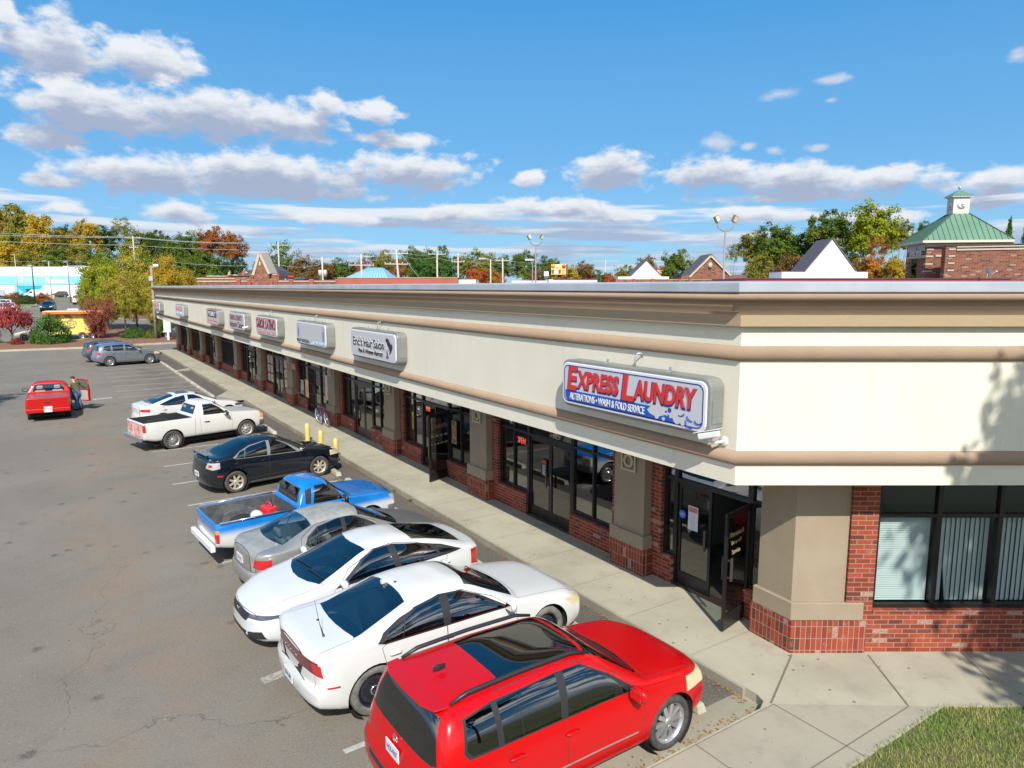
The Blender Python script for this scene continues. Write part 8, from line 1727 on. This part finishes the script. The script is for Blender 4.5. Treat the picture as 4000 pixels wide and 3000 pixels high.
t, Z, zb = bld('petrol_sign', 140, 1181, 'small tall sign with white and green boards left of the billboard', 'sign'); u = lambda xd: U_(xd, 1181, Z); h_ = lambda yd: zat(yd, Z) - zb
f = MB(); f.box((u(1175), 0, h_(597)), (u(1185), .4, h_(587))); f.box((u(1176), 0, h_(602)), (u(1184), .4, h_(598)), 1); f.build('board', [WWH, M('sign_green', (.03, .16, .10), .5)], t); f = MB(); f.box((u(1178), .1, 0), (u(1182), .3, h_(587))); f.build('post', POL, t)
f = MB(); t = empty('awning_roof', at(1432, 150), -YAW, 'bright red and yellow striped roof right of the small white gable', 'building'); Z = 150; zb = t.location.z; u = lambda xd: U_(xd, 1432, Z); h_ = lambda yd: zat(yd, Z) - zb
f.prism([(u(1413), 0), (u(1428), 0), (u(1428), h_(590)), (u(1424), h_(582)), (u(1417), h_(582)), (u(1413), h_(590))], -4, 0, 0, frame((0, 0, 0), (1, 0, 0), (0, 0, 1), (0, -1, 0))); f.build('roof', RED, t)
f = MB()
for yd in (586, 590): f.box((u(1413), -.05, h_(yd) - .15), (u(1428), -.004, h_(yd) + .15))
f.build('stripe', YEL, t)
# grey post box at the strip end
t = empty('meter_post', (10.15, 81.2, hgt(10, 81)), R(-20), 'white post carrying two grey boxes at the end of the strip', 'post'); f = MB(); f.box((-.1, -.1, 0), (.1, .1, 1.3)); f.build('post', WHITE, t); f = MB(); f.box((-.42, -.12, .95), (.30, .1, 2.05)); f.box((-.40, -.14, 2.07), (.42, .1, 2.65), 1); f.build('box', [M('box_grey', (.50, .52, .55), .5), WHITE], t, bevel=.02)

# ---------------------------------------------------------------- food trailer
t = empty('food_trailer', (2.15, 87.3, hgt(2, 87)), R(-6), 'yellow food trailer with orange edging and hat emblem behind the bushes', 'food trailer')
TY = M('trailer_yellow', (.78, .62, .14), .45); TO = M('trailer_orange', (.62, .15, .02), .45); OLI = M('print_olive', (.30, .26, .09), .5)
f = MB(); f.box((-2.35, -1.1, .55), (2.6, 1.1, 2.75)); f.build('body', TY, t, bevel=.03)
f = MB(); f.box((-2.75, -1.6, 2.95), (2.8, 1.2, 3.0)); f.box((-2.75, -1.62, 2.70), (2.8, -1.57, 2.95), 1); f.box((-2.4, -1.12, 2.75), (2.65, 1.12, 2.95), 0); f.build('roof', [WHITE, TO], t)
f = MB(); f.box((-.7, -.4, 3.0), (.4, .4, 3.2)); f.build('roof_vent', STEEL, t, bevel=.05)
f = MB(); f.box((.15, -1.14, .42), (2.6, -1.08, .72)); f.build('skirt', TO, t)
for x_ in (.55, 1.45):
    f = MB(); f.lathe([(.18, -.1), (.36, -.1), (.38, 0), (.36, .1), (.18, .1), (.18, -.1)], 24, 0, frame((x_, -1.08, .38), (1, 0, 0), (0, 0, 1), (0, -1, 0))); w_ = f.build('wheel', TYRE, t); f = MB(); f.lathe([(.2, .08), (.18, .05), (.08, .07), (0, .09)], 20, 0, frame((x_, -1.08, .38), (1, 0, 0), (0, 0, 1), (0, -1, 0))); f.build('rim', CHROME, w_)
    f = MB(); f.tube([(x_ + .46 * math.cos(a), -1.12, .38 + .46 * math.sin(a)) for a in [k * math.pi / 8 for k in range(9)]], .035, 6); f.build('mudguard', STEEL, t)
f = MB(); f.tube([(-2.3, 0, .5), (-3.6, 0, .48)], .06, 6); f.build('drawbar', POL, t)
F = frame((-1.05, -1.105, 1.8), (1, 0, 0), (0, 0, 1), (0, -1, 0)) @ Matrix.Rotation(R(9), 4, 'Z')
f = MB(); f.prism(circ(0, .2, .85, 24, 1.05), 0, .006, 0, F); f.prism([(-1.25, -.42), (1.15, -.42), (1.15, .02), (-1.25, .02)], .0062, .012, 0, F); f.prism([(-.7, .3), (-.3, .42), (-.2, .78), (0, .84), (.2, .78), (.3, .42), (.7, .3), (.4, .14), (-.4, .14)], .0063, .013, 1, F)
f.tube([(-.55, -.65, .01), (-.2, -.56, .01), (0, -.68, .01), (.25, -.55, .01), (.75, -.66, .01), (.9, -.5, .01)], .075, 6, 0, True, F); f.build('hat_emblem', [OLI, TY], t)
text_obj('lettering', 'EL PATRON', 2.15, .34, TY, F @ Matrix.Translation((-.05, -.2, .014)), t, .003, offset=.02)
f = MB()
for k, (x_, z_) in enumerate(((1.0, 2.1), (1.2, 1.5), (1.6, 1.0), (1.7, 1.9))): f.prism(circ(x_, z_, .28, 12, 1.2), 0, .006, k % 2, frame((0, -1.105, 0), (1, 0, 0), (0, 0, 1), (0, -1, 0)))
f.build('menu_pictures', [OLI, WHITE], t)

# ---------------------------------------------------------------- far vehicles
FARG = 'cars parked by the white store'
LEXF = dict(LEX, grp=FARG); HIGF = dict(HIG, grp=FARG)
std_car('sedan', dict(MAZ, grp=FARG, wheel=dict(n=6, rim=RIMD)), (-1.15, 88.2), 180 - 4, 'silver-grey sedan behind the red-leaved tree and the green bush', 'car', paint('paint_warm_silver', (.34, .34, .31), .35, .4))
std_car('sport_utility_vehicle', HIGF, (-.35, 138.2), 262, 'dark blue-black SUV driving towards the camera on the far drive', 'car', BLKM)
std_car('sport_utility_vehicle', HIGF, (-6.6, 134.5), 190, 'nearer white SUV cut by the left edge of the picture', 'car', WHT); std_car('sport_utility_vehicle', HIGF, (-7.6, 148), 190, 'farther white SUV cut by the left edge of the picture', 'car', WHT)
std_car('sedan', LEXF, (2.9, 237), 92, 'small red car before the white store wall', 'car', REDP_M); std_car('sedan', LEXF, (-4.6, 186), 178, 'dark sedan behind the shrubs of the far grass island', 'car', BLKM); std_car('sedan', LEXF, (-9.6, 190), 178, 'dark sedan at the left edge beyond the far grass island', 'car', GRYM)
std_car('sport_utility_vehicle', HIGF, (2.2, 232), 178, 'dark pickup-like vehicle right of the white work van', 'car', GRYM); std_car('sport_utility_vehicle', HIGF, (7.0, 196), 178, 'dark SUV behind the pale passenger van', 'car', BLKM)
std_car('sedan', dict(MAZ, grp=FARG), (12.0, 84.5), 150, 'dark car glimpsed behind the grey boxes at the strip end', 'car', GRYM)
VANP = dict(GLK); VANP.update(L=5.2, W=1.95, fa=.9, wb=3.1, r=.36, grp=FARG, tumble=.12, mirror=(1.3, 1.2, TRIM), handles=[],
    top=[(0, .85), (.06, .95), (.4, 1.1), (.9, 1.25), (1.0, 1.28), (1.65, 1.88), (1.9, 1.95), (4.6, 1.98), (5.1, 1.95), (5.17, 1.4), (5.2, .9)], sharp=[5.1], belt=[(0, .8), (.8, 1.1), (5.2, 1.12)], half=[(0, .85), (.6, .95), (4.8, .97), (5.2, .93)], n=[(0, 4), (1.8, 6), (5.2, 6)], zg=1.3, rbend=[(.3, .05), (2, 0)], fcurve=.15, rcurve=.04,
    panels=[('side_window', 'xz', [(1.25, 1.25), (2.1, 1.25), (2.1, 1.75), (1.6, 1.72)], GLD, 'side', True, 0, 'f'), ('windshield', 'xy', wedge(1.0, .8, 1.7, .75, .1, .05), GLD, 'glasstop', False, 0), ('rear_window', 'yz', [(-.76, 1.28), (-.7, 1.78), (-.06, 1.78), (-.06, 1.28)], GLD, 'rear', False, 0, 'l'), ('rear_window', 'yz', [(.76, 1.28), (.7, 1.78), (.06, 1.78), (.06, 1.28)], GLD, 'rear', False, 0, 'r'),
      ('taillight', 'yz', [(.84, .8), (.84, 1.2), (1.0, 1.2), (1.0, .8)], TLR, 'rear', False, 0, 'l'), ('taillight', 'yz', [(-.84, .8), (-.84, 1.2), (-1.0, 1.2), (-1.0, .8)], TLR, 'rear', False, 0, 'r')])
std_car('van', VANP, (5.0, 165.8), 80, 'white passenger van seen from behind with two rear windows', 'van', WHT)
std_car('van', dict(VANP, L=5.9, wb=3.6, top=[(0, .95), (.06, 1.05), (.4, 1.2), (.9, 1.35), (1.0, 1.38), (1.65, 2.08), (1.9, 2.15), (5.3, 2.2), (5.8, 2.15), (5.87, 1.6), (5.9, .9)]), (-3.2, 232), 172, 'long white work van before the teal store entrance', 'van', WHT)
